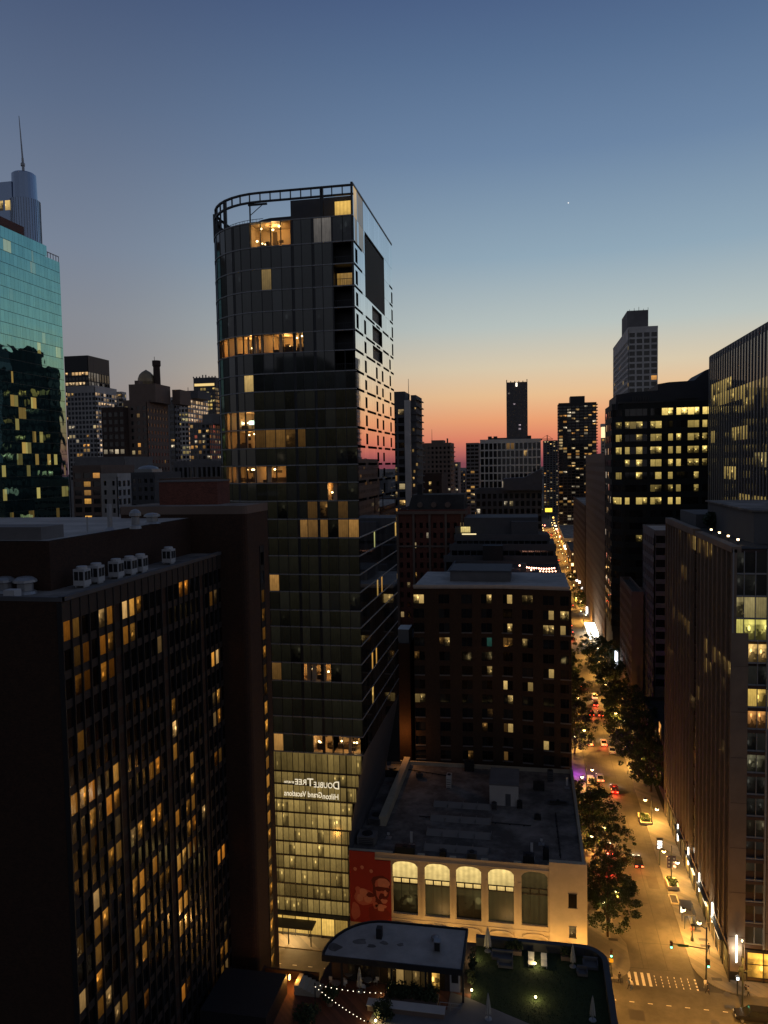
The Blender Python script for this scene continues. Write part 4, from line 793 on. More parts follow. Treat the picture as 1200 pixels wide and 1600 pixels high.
g = MB(); g.box(-175,TX_-.05,150,199.95,0,138.5); g.box(-175,TX_-.05,150,193.5,138.5,141.6); g.build('frame', mat('dark teal frame', (.02,.05,.05), .5), root)
addbox(root, 'plant_screen', mat('rust red cladding', (.12,.04,.03), .7), -170,TX_-1.5,150,187,141.6,144.6)
g = MB(); g.box(TX_-.3,TX_-.1,193.5,200,140,140.2)
for k in range(6): g.box(TX_-.28,TX_-.12,193.6+k*1.25,193.7+k*1.25,138.5,140)
g.build('terrace_railing', WMETAL, root)
# the block that the teal glass mirrors, standing behind the dark glass tower
S1 = S_(2.6,.5,3.2,1.2,dep=.25,lit=.16,room=2,lo=.1,hi=.7)
r_ = building('stepped_apartments', 'dark stepped apartment block seen mirrored in the teal glass', -91.4,-71.6,250,256,116,BLACK,{'W':S1,'S':S1},zmin=60); addbox(r_, 'upper_storey', BLACK, -85.6,-75,250.5,255.5,116,123.5); addbox(r_, 'lift_house', BLACK, -83,-79,251,255,123.5,124.6)
# blue round tower with a spire
p = at(37,272,450); q = at(59,320,450); cx = p.x; zt = p.z
root = thing('spire_tower', 'blue-grey round glass tower carrying a tall thin spire, behind the teal tower', 'building', (cx,450,0))
g = MB(); g.lathe((cx,450,0), [(9.0,0),(9.0,zt-17),(7.6,zt-16.5),(7.3,zt-.8),(6.3,zt)], 28); g.box(cx-34,cx-4,443,465,0,zt-6.5); g.build('shaft', BLUE, root)
g = MB()
for k in range(36): a = 6.2832*k/36; g.tube((cx+9.05*math.cos(a),450+9.05*math.sin(a),150),(cx+9.05*math.cos(a),450+9.05*math.sin(a),zt-17),.12,n=4,cap=False)
g.build('mullion', FRAMEL, root)
q = at(32,181,450); g = MB(); g.tube((cx,450,zt-1),(cx-.3,450,zt+10),.9,.7); g.tube((cx-.3,450,zt+10),(cx-1.5,450,q.z),.55,.2); g.lathe((cx-.3,450,zt+5), [(1.3,0),(1.3,1.5),(.9,2)]); g.build('spire', METAL, root)
pp = []
for k in range(3): x = cx-22+k*6.5; pp.append(([(x,442.9,zt-24),(x+5,442.9,zt-24),(x+5,442.9,zt-18),(x,442.9,zt-18)], (.9,.6,.2), rnd.random()))
put_windows(root, pp, WIN)
# ---- skyline left
OFW = dict(cols=OFF); 
far('black_office', 'black box-topped office block with a lit lower half behind the white grid block', 100,137,556,600,xb=170,wall=BLACK,S=S_(3.2,.6,4.2,1.7,dep=.3,top=13,mode='row',lit=.7,rowp=.95,cols=[(1,.6,.25),(1,.68,.34)],lo=.5,hi=1.0),SIDE=S_(4,.6,8,.8,dep=.4,top=13,lit=.5,cols=[(.2,.18,.16)],lo=.4,hi=.7),zmin=105)
far('white_grid_block', 'white concrete grid block with dense square windows, left of the domed tower', 104,148,603,500,xb=182,wall=WHITE,S=S_(2.7,.8,3.3,1.2,dep=.25,top=4,lit=.2,lo=.3,hi=1.0),SIDE=S_(3.6,.9,3.3,1.2,dep=.3,top=4,lit=.65,lo=.3,hi=.8,room=1,cols=[(1,.66,.36),(1,.72,.48)]),zmin=75)
far('white_grid_wing', 'narrow white wing of small windows behind the grid block', 178,190,612,530,xb=197,wall=WHITE,S=S_(2.5,.8,3.3,1.2,lit=.3,hi=.6,top=1),SIDE=S_(2.5,.8,3.3,1.2,lit=.4,hi=.6,top=1),zmin=90)
r_ = far('domed_tower', 'brown masonry tower topped by a bulbous dome and a tall chimney', 192,229,625,330,xb=262,wall=BROWN,S=S_(3.0,1.5,3.4,1.7,dep=.25,top=2,lit=.16,room=1,hi=1.0),SIDE=S_(3.2,1.9,3.4,1.9,dep=.25,top=3,lit=.05,room=1),zmin=60)
x0_,x1_,y0_,y1_,z_ = DIM[r_.name]; a = at(224,598,345); b = at(238,562,345); c = at(212,599,338); s0 = at(203,604,338).x
g = MB(); g.box(x0_+1.5,x1_+3,y0_+3,y1_-3,z_-1,c.z-1); g.box(s0+3,x1_-1,y0_+5,y0_+22,c.z-1,a.z-2.5); g.box(x0_+4,x0_+6,y0_+4,y0_+8,c.z-1,c.z+.8); g.box(x1_+4,x1_+8,y0_+18,y0_+30,z_-1,z_+6); g.build('upper_storey', BROWN, r_)
g = MB(); g.lathe((a.x,348,a.z-3), [(4.2,0),(4.2,1.8),(3.8,2.2),(4.1,3.8),(4.0,5.2),(3.3,7.0),(2.0,8.4),(.6,9.2),(.05,9.6)], 18); g.build('dome', mat('gilded copper dome', (.33,.25,.15), .45, .15, .5, .4), r_)
g = MB(); g.lathe((b.x,349,z_-4), [(1.9,0),(1.6,b.z-z_+1),(2.0,b.z-z_+1.6),(2.0,b.z-z_+4)], 12); g.tube((b.x-1,349,b.z),(b.x-1,349,b.z+2),.12); g.build('chimney', DBROWN, r_)
far('brown_annex', 'low brown block with one lit row, left foot of the domed tower', 158,193,636,326,dep=20,wall=DBROWN,S=S_(3.2,.9,3.4,1.4,top=1.5,mode='row',lit=.5,rowp=.25,hi=.9),zmin=60)
far('grey_slab', 'grey-brown slab of small windows right of the domed tower', 255,272,628,420,xb=280,wall=GREY,S=S_(2.8,1.2,3.3,1.5,lit=.14,room=1,top=1),SIDE=S_(2.8,1.2,3.3,1.5,lit=.06,room=1,top=1),zmin=70)
r_ = far('bright_office', 'pale office tower with bright lit side and set-back top', 261,293,620,560,xb=325,wall=WHITE,S=S_(3.0,.7,3.6,1.4,lit=.28,hi=.7,top=1.5,cols=OFF),SIDE=S_(5,1.0,3.6,1.2,lit=.9,lo=.4,hi=.8,cols=[(1,.66,.34),(1,.72,.45)],top=1.5),zmin=85)
d = DIM[r_.name]; addbox(r_, 'plant_room', DGREY, d[0]+2,d[1]+6,d[2]+6,d[3]-8,d[4]-1,d[4]+5); g = MB(); g.tube((d[1]-4,d[2]+10,d[4]+5),(d[1]-4,d[2]+10,d[4]+8),.25); g.build('aerial', BLACK, r_)
r_ = far('lit_grid_tower', 'far grid tower with a lit top floor, touching the dark glass tower', 302,336,590,700,xb=350,wall=DGREY,S=S_(3.0,.8,3.8,1.5,lit=.5,lo=.3,hi=.9,top=9,cols=OFF),SIDE=S_(3.4,.9,3.8,1.4,lit=.6,lo=.3,hi=.9,top=9),zmin=90)
d = DIM[r_.name]; g = MB(); g.box(d[0]+1,d[1]-1,d[2]-.15,d[2]+.0,d[4]-8,d[4]-5.6); g.build('top_light', glow('crown glow', (1,.7,.25), .9, False), r_); g = MB()
for k in range(8): x = d[0]+k*(d[1]-d[0])/7; g.box(x-.4,x+.4,d[2]-.2,d[2]+1,d[4],d[4]+(2.6 if 2 < k < 5 else 1.2))
g.build('crown', DGREY, r_)
r_ = far('grey_grid_block', 'grey gridded apartment block with red-lit windows below the lit grid tower', 296,327,660,450,xb=352,wall=GREY,S=S_(2.8,.9,3.2,1.3,lit=.25,room=1,hi=.9,cols=COLS+[(1,.2,.1)]),SIDE=S_(3,.9,3.2,1.3,lit=.3,room=1,hi=.7,cols=COLS+[(1,.15,.1)]),zmin=65)
d = DIM[r_.name]; addbox(r_, 'plant_room', GREY, d[0]+5,d[1]+6,d[2]+8,d[3]-6,d[4]-1,d[4]+5.5)
far('colonnade_block', 'low grey block with tall pale columns near the dark glass tower', 271,352,720,330,dep=30,wall=GREY,S=S_(2.3,.9,7.4,.8,dep=.7,top=2,lit=.0),zmin=60)
far('flat_roof_block', 'long grey roof block behind the small white house tower', 116,194,714,300,dep=25,wall=GREY,S=S_(5,2,3.2,2,lit=0,top=6),zmin=60)
far('brown_midrise', 'dark brown midrise with a few orange windows beside the teal tower', 113,157,727,262,dep=25,wall=BROWN,S=S_(3.3,1.0,3.2,1.3,lit=.05,top=2),rects=[(127,745,140,758,OR,.5),(126,760,140,772,DM,.3),(127,780,140,795,OR,1.0),(148,770,156,778,OR,.7),(128,808,142,818,OR,.9),(118,790,121,795,OR,.5)],zmin=50)
far('white_house_tower', 'small white tower with two columns of dark windows', 157,183,740,240,xb=204,wall=WHITE,S=S_(3.4,2.1,3.1,1.5,dep=.25,top=1.6,lit=.03),SIDE=S_(2.6,1.1,3.1,1.1,dep=.3,top=1.6,lit=.12),zmin=50)
r_ = far('grey_windowed_block', 'grey block with a rounded roof top right of the small white tower', 204,241,738,262,dep=22,wall=DGREY,S=S_(2.6,1.2,3.1,1.6,lit=.10,room=1,top=1.5),zmin=50)
d = DIM[r_.name]; g = MB(); g.prism([(d[0]+1,d[2]+1),(d[0]+8,d[2]+1),(d[0]+8,d[2]+9),(d[0]+1,d[2]+9)],d[4]-.9,d[4]+1.2); g.lathe((d[0]+4.5,d[2]+5,d[4]+1.2), [(3.8,0),(3.2,.7),(1.6,1.2),(.05,1.4)], 14); g.build('roof_house', METAL, r_)
far('wide_office', 'wide low office with strips of lit windows behind the red rooftop box', 249,352,747,232,dep=30,wall=BROWN,S=S_(1.7,.35,2.3,1.35,dep=.2,top=1.5,lit=.0),zmin=55,rects=[(255,750,262,756,YE,.9),(263,750,270,757,YE,1.2),(299,748,308,756,YE,1.3),(328,748,338,756,YE,1.1),(262,761,295,765,YE,.4),(255,766,260,772,YE,.9),(262,773,280,776,YE,.3),(255,785,262,790,YE,.7),(255,757,260,764,YE,.6)])
# ---- skyline middle
r_ = far('white_pier_tower', 'slim tower with one white pier and a balcony side right of the dark glass tower', 608,632,612,300,dep=13,wall=DGREY,S=S_(3.2,.8,3.25,1.1,dep=.4,top=6,lit=.38,room=1,hi=.9),zmin=35)
d = DIM[r_.name]; p = at(640,625,300); q2 = at(655,618,306)
g = MB(); g.box(d[1]-.1,p.x,300-.6,308,0,p.z); g.build('white_pier', WHITE, r_)
g = MB(); g.box(p.x,q2.x-.9,303,320,0,q2.z); 
for i in range(38): g.box(q2.x-1.2,q2.x,303.5,319,q2.z-2-i*2.75,q2.z-1.6-i*2.75); g.box(p.x+.1,q2.x-.4,302.4,303,q2.z-2-i*2.75,q2.z-1.3-i*2.75)
g.build('balcony_wing', DGREY, r_); g = MB(); g.tube((p.x-1,304,p.z-2),(p.x-1,304,at(637,592,304).z),.16,.08); g.build('aerial', BLACK, r_)
bl = []
for i in range(34):
    if rnd.random() < .55: x = p.x+rnd.uniform(.2,2.2); z = q2.z-3.2-i*2.75; s = rnd.uniform(.1,.6); bl.append(([(x,302.95,z),(x+.7,302.95,z),(x+.7,302.95,z+1.1),(x,302.95,z+1.1)], (s,s*.6,s*.2), rnd.random()))
put_windows(r_, bl, WIN)
r_ = far('beige_tower', 'beige apartment tower with rooftop aerial against the red sunset', 660,704,692,480,dep=22,wall=BROWN,S=S_(2.4,1.2,2.9,1.4,lit=.07,room=1,top=1.5,hi=1),zmin=30)
d = DIM[r_.name]; addbox(r_, 'plant_room', BROWN, d[0]+5,d[1]-5,d[2]+5,d[3]-5,d[4]-1,d[4]+1.8); g = MB(); x = at(675,690,490).x; g.tube((x,490,d[4]),(x,490,d[4]+9),.18,.08); g.tube((d[1]-3,490,d[4]),(d[1]-3,490,d[4]+3),.5); g.build('aerial', BLACK, r_)
g = MB()
for i in range(20): g.box(d[1],d[1]+1.0,d[2]+1,d[2]+20,d[4]-3-i*2.9,d[4]-2.4-i*2.9)
g.build('balcony', BROWN, r_)
far('pale_slim_block', 'pale slim block with scattered lights right of the beige tower', 704,716,722,560,dep=20,wall=GREY,S=S_(2.4,1.2,3,1.3,lit=.3,room=1),zmin=30)
far('dim_far_block', 'dim small block between the pale slim block and the balcony slab', 716,727,738,700,dep=20,wall=DGREY,S=S_(2.4,1.2,3,1.3,lit=.3,room=1),zmin=30)
r_ = far('balcony_slab_tower', 'narrow grey tower of stacked balconies before the white office grid', 728,748,692,620,dep=20,wall=GREY,S=S_(3.3,.5,3.0,1.3,lit=.2,room=1),zmin=25)
far('stair_block', 'brown block with one column of lit stair windows', 642,690,742,330,dep=22,wall=DBROWN,S=S_(3,2.2,3.4,1.6,lit=0,top=2),zmin=40,rects=[(670,752,676,790,YE,.5)],par=1.4)
r_ = far('white_office_grid', 'white-ribbed office block with tall dark windows under the slab tower', 750,845,686,420,dep=35,wall=WHITE,S=S_(2.35,.55,4.1,.75,dep=.7,top=1.2,lit=.07,room=2,hi=.6),zmin=45)
d = DIM[r_.name]; addbox(r_, 'plant_room', DGREY, d[0]+6,d[1]-6,d[2]+8,d[3]-8,d[4]-1,d[4]+1); g = MB(); 
for x in (d[0]+5,d[0]+8,d[1]-6): g.box(x-1,x+1,d[2]+5,d[2]+8,d[4]-.5,d[4]+1.8)
g.build('roof_unit', BLACK, r_)
r_ = far('grey_hotel_block', 'grey punched-window block with a sloping grey gable below the white office grid', 743,847,764,358,dep=20,wall=DGREY,S=S_(2.6,1.0,3.5,1.2,lit=.07,room=1,top=1.2,hi=1),zmin=45)
pa = [at(x,y,354) for x, y in ((786,766),(786,748),(820,746),(846,732),(848,766))]; g = MB(); 
g.face([tuple(v) for v in pa[::-1]]); back = [(v.x,v.y+14,v.z) for v in pa]; g.face(back)
for i in range(5): a, b = pa[i], pa[(i+1)%5]; g.face([(a.x,a.y,a.z),(b.x,b.y,b.z),(b.x,b.y+14,b.z),(a.x,a.y+14,a.z)])
g.build('gable', mat('slate gable', (.10,.10,.11), .8), r_)
r_ = far('slab_tower', 'lone tall dark slab tower with small roof horns against the orange sky', 791,824,597,800,dep=25,wall=DGREY,S=S_(5.5,3.0,3.6,1.8,lit=.06,room=1,hi=1,cols=[(1,.85,.7),(1,.8,.9)],top=6),zmin=40)
d = DIM[r_.name]; g = MB()
for k in range(6): x = d[0]+.4+k*(d[1]-d[0]-.8)/5; g.box(x-.4,x+.4,d[2],d[2]+2,d[4],d[4]+(2.6 if k in (0,5) else 1.2))
g.build('roof_horn', DGREY, r_); g = MB(); p = at(807,601,799.6); g.box(p.x-.7,p.x+.7,799.5,799.9,p.z-1.8,p.z+1.8); g.build('beacon', glow('white beacon', (1,.9,.7), 3, False), r_)
# ---- red brick old block and grey stepped block
p0, p1 = at(621,796,250), at(727,796,250)
r_ = building('old_brick_block', 'old red brick block with stone cornice and dark mansard roof with round dormers', p0.x,p1.x,250,272,p0.z-1,RBRICK,{'S':S_(2.3,1.2,3.3,1.5,dep=.25,top=3.4,lit=.12,room=1,hi=.7)},zmin=30)
g = MB(); g.box(p0.x-.6,p1.x+.6,249.3,250.2,p0.z-1.6,p0.z-.6); g.box(p0.x,p1.x,249.6,250.1,p0.z-12.5,p0.z-11.9)
for k in range(5): x = p0.x+k*(p1.x-p0.x)/4.2; g.box(x-.35,x+.35,249.5,250.1,25,p0.z-1.6)
g.build('cornice', BROWN, r_)
ma, mb2 = at(640,790,256).x, at(726,790,256).x; zt_ = at(690,772,260).z; g = MB(); zb_2 = p0.z-.4
g.face([(ma,252,zb_2),(mb2,252,zb_2),(mb2,255,zt_),(ma+1,255,zt_)]); g.face([(ma+1,255,zt_),(mb2,255,zt_),(mb2,268,zt_),(ma+1,268,zt_)]); g.face([(ma,268,zb_2),(ma,252,zb_2),(ma+1,255,zt_),(ma+1,268,zt_)]); g.face([(mb2,252,zb_2),(mb2,268,zb_2),(mb2,268,zt_),(mb2,255,zt_)]); g.build('mansard_roof', DROOF, r_)
for k in range(3): x = ma+4+k*4.6; g = MB(); g.tube((x,252.2,zb_2+1.7),(x,255.5,zb_2+1.7),.9,n=14); g.build('dormer', BROWN, r_)
x = at(657,780,258).x; addbox(r_, 'chimney', BLACK, x-.9,x+.9,257,259,zb_2,zt_+3.5)
r_ = thing('terraced_block', 'dark grey terraced block stepping back in three balcony tiers', 'building', (-8,240,0))
z1_, z2_, z3_, z4_ = at(780,868,229).z, at(780,850,233).z, at(780,836,240).z, at(780,808,248).z
XL = [at(x,860,229).x for x in (694,701,706,718)]; XR = 7.6; g = MB(); panes = []
for (xl, y, za3, zb3, b) in ((XL[0],229,20,z1_-.9,XR),(XL[1],233.2,z1_-2,z2_-.9,XR-.3),(XL[2],239,z2_-2,z3_-.6,XR-2)):
    g.box(xl,b,y,260,za3,zb3); g.box(xl-.2,b+.2,y-.25,y+.1,zb3-1.1,zb3+.9)
    for k in range(16): xa = xl+.6+k*(b-xl-1)/16; panes.append(([(xa,y-.03,zb3-3.6),(xa+(b-xl-1)/16-.25,y-.03,zb3-3.6),(xa+(b-xl-1)/16-.25,y-.03,zb3-1.15),(xa,y-.03,zb3-1.15)], mul(YE, rnd.uniform(.05,.35) if rnd.random() < .06 else 0), rnd.random()))
g.box(XL[3],at(841,820,246).x,246,262,z3_-2,z4_); g.box(at(799,820,243).x,at(841,820,243).x,243,246,z3_-2,at(820,815,243).z)
g.prism([(XL[3]-3,247),(XL[3],247),(XL[3],260),(XL[3]-3,260)],z3_-2,z4_-3); g.build('wall', DGREY, r_)
xa = at(720,830,245.8).x; panes.append(([(xa,245.9,at(720,826,246).z-1.2),(xa+3,245.9,at(720,826,246).z-1.2),(xa+3,245.9,at(720,826,246).z+.6),(xa,245.9,at(720,826,246).z+.6)], (.9,.7,.25), .4)); put_windows(r_, panes, WIN)
g = MB(); g.box(at(755,880,227).x,at(786,880,227).x,226,229,20,at(770,852,227).z); g.build('lift_shaft', BLACK, r_)
g = MB(); xa = at(722,833,239).x; g.box(xa,xa+4.4,238.6,238.72,at(722,834,239).z-.25,at(722,834,239).z+.1); g.build('strip_light', glow('strip lamp', (1,.8,.4), 1.2, False), r_)
# roof-bar block with a string of lamps, between the brick flats and the terraced block
r_ = building('roof_bar_block', 'low dark block with a string-lit roof bar behind the brick flats', -22,7.8,196,226,at(760,894,205).z-.5,DGREY,{},roof=DROOF); g = MB()
zz = at(760,894,205).z
for k in range(7): x = -18+k*3.2; g.box(x-.8,x+.8,204+k%3*4,206+k%3*4,zz-.5,zz+.6+(k%2)*.8)
g.build('roof_unit', GREY, r_)
def bulb_string(name, label, pts_, n, c, s, r=.1, sag=.6):
    t = thing(name, label, 'string lights', pts_[0]); w_ = MB(); m_ = glow(name+' bulb', c, s)
    P = []
    for a, b in zip(pts_, pts_[1:]):
        a, b = Vector(a), Vector(b); k_ = max(2, n//(len(pts_)-1)); P += [a.lerp(b, i/k_)-Vector((0,0,sag*4*(i/k_)*(1-i/k_))) for i in range(k_+(b == Vector(pts_[-1])))]
    for a, b in zip(P, P[1:]): w_.tube(a, b, .02, n=4, cap=False)
    w_.build('wire', BLACK, t)
    for p in P: g = MB(); g.ball(p-Vector((0,0,r*1.3)), r, 5); g.build('bulb', m_, t)
    return t
bulb_string('string_lights', 'reddish bulb string crossing the dark roof bar by the street', [at(812,882,215),at(838,886,212),at(866,886,210)], 14, (1,.45,.30), 9, .22, .2)
bulb_string('string_lights', 'second lower bulb string over the dark roof bar', [at(830,889,206),at(868,891,204)], 8, (1,.5,.3), 7, .2, .2)
# narrow buildings in the gap left of the brick flats
r_ = building('alley_block', 'narrow rust-brown block in the alley left of the brick flats', at(619,990,167).x,at(642,990,167).x-.3,167,188,at(630,1012,167).z,BRHOT,{},roof=DROOF); addbox(r_, 'roof_box', METAL, at(622,990,170).x,at(640,990,170).x,169,174,at(630,1012,167).z,at(630,982,170).z)
point(at(628,1120,164.5)+Vector((0,-.8,-4)), (1,.4,.08), 500)
# ---- skyline right of the street
far('end_block', 'dim block closing the far end of the street under the crane', 849,873,688,1200,dep=40,wall=DGREY,S=S_(4.5,2,3.4,1.6,lit=.25,room=1,hi=1.2),zmin=0)
t = thing('tower_crane', 'thin tower crane above the far end of the street', 'crane', (at(855,690,1210).x,1210,114)); p, q, r3, s3 = at(855,690,1210), at(855,683,1210), at(845,686,1210), at(864,686,1210)
g = MB(); g.tube(p-Vector((0,0,20)), q+Vector((0,0,3)), .7); g.build('mast', BLACK, t); g = MB(); g.tube(r3, s3, .5); g.tube(q+Vector((0,0,3)), s3, .2); g.tube(q+Vector((0,0,3)), r3, .2); g.box(r3.x,r3.x+2,1209,1211,r3.z-2,r3.z); g.build('jib', BLACK, t)
r_ = far('balcony_tower', 'dark apartment tower with scattered lit rooms and serrated balcony edges right of the street', 873,932,629,860,dep=40,wall=BLACK,S=S_(4.6,.8,3.2,1.2,lit=.30,room=1,hi=1.0,top=2.5),zmin=0)
d = DIM[r_.name]; x0_, x1_ = at(891,625,862).x, at(914,625,862).x; addbox(r_, 'plant_room', BLACK, x0_,x1_,d[2]+5,d[2]+25,d[4]-1,at(900,619,865).z); g = MB()
for i in range(42):
    for xa, xb in ((d[0]-1.3,d[0]),(d[1],d[1]+1.3),(d[0]+14,d[0]+18),(d[1]-18,d[1]-14)): g.box(xa,xb,d[2]-1.2,d[2]+5,d[4]-3-i*3.2,d[4]-2-i*3.2)
g.build('balcony', BLACK, r_)
r_ = far('lantern_building', 'narrow pale building with a brightly lit lantern top', 940,949,684,1000,dep=12,wall=CREAM,S=S_(3,1,4,1.5,lit=.4),zmin=40)
d = DIM[r_.name]; addbox(r_, 'lantern', glow('lantern glow', (1,.72,.38), 1.4, False), d[0]+.5,d[1]-.5,d[2]+.5,d[3],d[4]-1,at(944,667,1000).z); addbox(r_, 'lantern_cap', WHITE, d[0]-.5,d[1]+.5,d[2],d[3]+1,at(944,667,1000).z,at(944,662,1000).z)
r_ = far('penthouse_tower', 'tall grey residential tower with a stepped plant box on top', 982,1028,510,392,xb=958,wall=WHITE,S=S_(3.1,.8,2.95,.9,dep=.4,lit=.09,room=1,top=2,hi=.9),SIDE=S_(3.4,1.1,2.95,1.1,dep=.2,lit=.04,room=1,top=5),zmin=90,win=WIN)
d = DIM[r_.name]; a, b = at(980,490,402), at(1013,484,402); addbox(r_, 'plant_room', GREY, a.x,b.x,402,425,d[4]-2,b.z); g = MB()
for k in range(5): x = a.x+1.5+k*2.2; g.tube((x,405,b.z),(x,405,b.z+1.2+k%3*.5),.1)
g.build('aerial', BLACK, r_); g = MB()
for i in range(16): g.box(d[0]-1.1,d[0]-.0,d[3]-14,d[3]-3,d[4]-42-i*3.7,d[4]-40.8-i*3.7); g.box(d[1],d[1]+1,d[2]+2,d[2]+10,d[4]-42-i*3.7,d[4]-40.8-i*3.7)
g.build('balcony', GREY, r_)
# glass office with the curved crown
root = r_ = thing('curved_glass_office', 'dark glass office with yellow lit window bands and a curved roof crown', 'building', (52,305,0))
GX0, GX1, GY0, GY1 = 29.5, 77.0, 290.0, 320.0; za_ = at(1030,628,GY0).z; ch = 4.5; g, panes = MB(), []
poly = [(GX0,GY1),(GX0,GY0+ch),(GX0+ch*.8,GY0),(GX1,GY0),(GX1,GY1)]
ins = [(GX0+.4,GY1-.2),(GX0+.4,GY0+ch+.2),(GX0+ch*.8+.15,GY0+.4),(GX1-.2,GY0+.4),(GX1-.2,GY1-.2)]
g.prism(ins, 0, za_)
OL = [(1038,637,1110,643,1.5),(965,656,990,664,.3),(990,655,1007,663,.6),(1013,654,1036,663,.75),(1080,655,1094,661,.45),(1100,652,1108,660,.9),(965,674,977,680,.7),(990,672,1007,679,.35),(1013,672,1036,680,.4),(1042,674,1065,679,.7),(1071,671,1094,679,.5),(1100,669,1108,677,.45),(975,690,988,698,.35),(990,689,1007,698,.7),(1013,689,1036,697,.7),(1042,688,1065,696,.6),(1075,688,1094,696,.4),(1100,687,1108,695,.7),(960,707,987,715,.7),(990,706,1007,714,.65),(1013,706,1036,714,.8),(1042,705,1065,714,.55),(1071,706,1094,713,.4),(1100,704,1108,712,.9),(972,724,987,733,.55),(990,723,1007,732,.75),(1013,723,1036,731,.6),(1042,722,1060,731,.8),(1071,722,1094,731,.55),(1100,721,1108,729,.5),(962,745,974,748,.3),(990,740,1007,748,.75),(1020,740,1036,748,.65),(1042,739,1055,747,.6),(1084,738,1092,747,.6),(1013,757,1036,762,.15),(1044,756,1065,761,.3),(1080,755,1092,761,.35),(950,772,972,781,.8),(977,774,984,781,.8),(995,773,1006,781,.85),(1008,774,1020,780,.5),(1023,774,1030,781,.8),(1042,773,1060,781,1.0),(1070,774,1075,778,.3),(990,828,1003,833,.15),(992,838,1003,845,.2),(976,847,986,853,.25)]
fr2 = [((GX0,GY0+ch),(GX0+ch*.8,GY0)),((GX0+ch*.8,GY0),(GX1,GY0)),((GX0,GY1),(GX0,GY0+ch))]
for fi, (a, b) in enumerate(fr2):
    Wd = math.hypot(b[0]-a[0], b[1]-a[1]); U = ((b[0]-a[0])/Wd, (b[1]-a[1])/Wd); Fr = (lambda a, U: lambda u, z, d: (a[0]+U[0]*u+U[1]*d, a[1]+U[1]*u-U[0]*d, z))(a, U)
    nb = max(2, round(Wd/2.15)); bw = Wd/nb
    for i in range(24):
        zt = za_-2.2-i*4.55; zb = zt-2.5
        if zt < 18: continue
        g.fbox(Fr, 0, Wd, zb-2.1, zb, -.4, 0); 
        if i == 0: g.fbox(Fr, 0, Wd, zt, za_, -.4, .01)
        for k in range(nb):
            px, py = pj(Fr((k+.5)*bw,(zt+zb)/2,0)); e = (0,0,0)
            for (x0_,y0_,x1_,y1_,s) in OL:
                if fi < 2 and x0_-1 <= px <= x1_+1 and y0_-5 <= py <= y1_+5: q = s*rnd.uniform(.65,1.1); e = (q,q*.72,q*.20)
            if fi == 2 and rnd.random() < .18: q = rnd.uniform(.1,.8); e = tuple(v*q for v in rnd.choice([(1,.3,.2),(1,.6,.3),(1,.8,.6)]))  # street side: red and white reflections put in as glowing panes
            panes.append(([Fr(k*bw+.06,zb,-.1),Fr((k+1)*bw-.06,zb,-.1),Fr((k+1)*bw-.06,zt,-.1),Fr(k*bw+.06,zt,-.1)], e, rnd.random()))
            if k % 4 == 0: g.fbox(Fr, k*bw-.6, k*bw+.6, zb, zt, -.4, -.01)
g.build('wall', mat('dark green granite', (.022,.026,.026), .75, .2, .5, spec=.25), root); put_windows(root, panes, WIN)
g = MB(); c_ = [at(x,y,GY0+2) for x, y in ((962,640),(963,617),(985,613),(1028,610),(1028,600),(1045,597),(1085,594.5),(1094,586),(1103,578),(1112,575),(1125,574),(1125,640))]; dy = 26
g.face([tuple(v) for v in c_[::-1]]); g.face([(v.x,v.y+dy,v.z) for v in c_])
for i in range(len(c_)): a, b = c_[i], c_[(i+1)%len(c_)]; g.face([tuple(a),tuple(b),(b.x,b.y+dy,b.z),(a.x,a.y+dy,a.z)])
g.build('curved_crown', mat('slate blue cladding', (.032,.036,.042), .75, .2, .3), root)
g = MB(); a = at(1058,618,GY0+1.5); g.box(a.x,a.x+7,GY0+1.6,GY0+2.0,a.z-1.2,a.z-.9); g.build('roof_trim', FRAME, root)
g = MB()
for k in range(7): x = at(988+k*4,635,GY0-.1).x; g.box(x,x+.5,GY0-.3,GY0+.1,za_+.4,za_+2.4)
g.box(GX0+2,at(1036,635,GY0).x,GY0-.2,GY0+2,za_-.2,za_+.4); g.build('crown_rail', FRAME, root)
# brown slab beyond it along the street, dark red neighbour
r_ = building('brown_street_slab', 'plain brown slab wall along the right side of the far street', 29.5,44,322,430,at(926,712,340).z,BROWN,{'W':S_(4.2,2.5,4,2.2,dep=.2,lit=.12,room=1,top=3,hi=.5)},zmin=10)
g = MB()
for k in range(6): z = at(926,712,340).z-.9; g.box(30,30.6,328+k*14,328.6+k*14,z,z+1.2+k%2)
g.build('roof_post', BLACK, r_)
building('dark_street_block', 'dark narrow block with red reflections between the slab and the far beige house', 29.5,55,436,552,at(910,790,450).z,DBROWN,{'W':S_(3.5,1.8,4,2,lit=.3,room=1,cols=[(1,.15,.1),(1,.5,.2),(1,.8,.6)],hi=.9)},zmin=0)  # the red reflections are put in as glowing panes
building('beige_street_house', 'beige midrise with a few windows beside the far street', 28.5,52,570,640,at(895,862,575).z,BROWN,{'S':S_(3.4,1.8,4,2,lit=.2,room=1),'W':S_(3.4,1.4,3.6,1.6,lit=.35,room=1,hi=.9)},zmin=0,roof=DROOF)
building('pale_roof_house', 'low pale cornice building with a flat grey roof beside the far street', 29.0,75,690,840,at(890,841,700).z,CREAM,{'S':S_(3.4,1.6,3.6,1.6,lit=.25,room=1,top=1.6),'W':S_(4,1.6,3.6,1.4,lit=.4,room=1,top=1.6)},zmin=0,roof=ROOF)
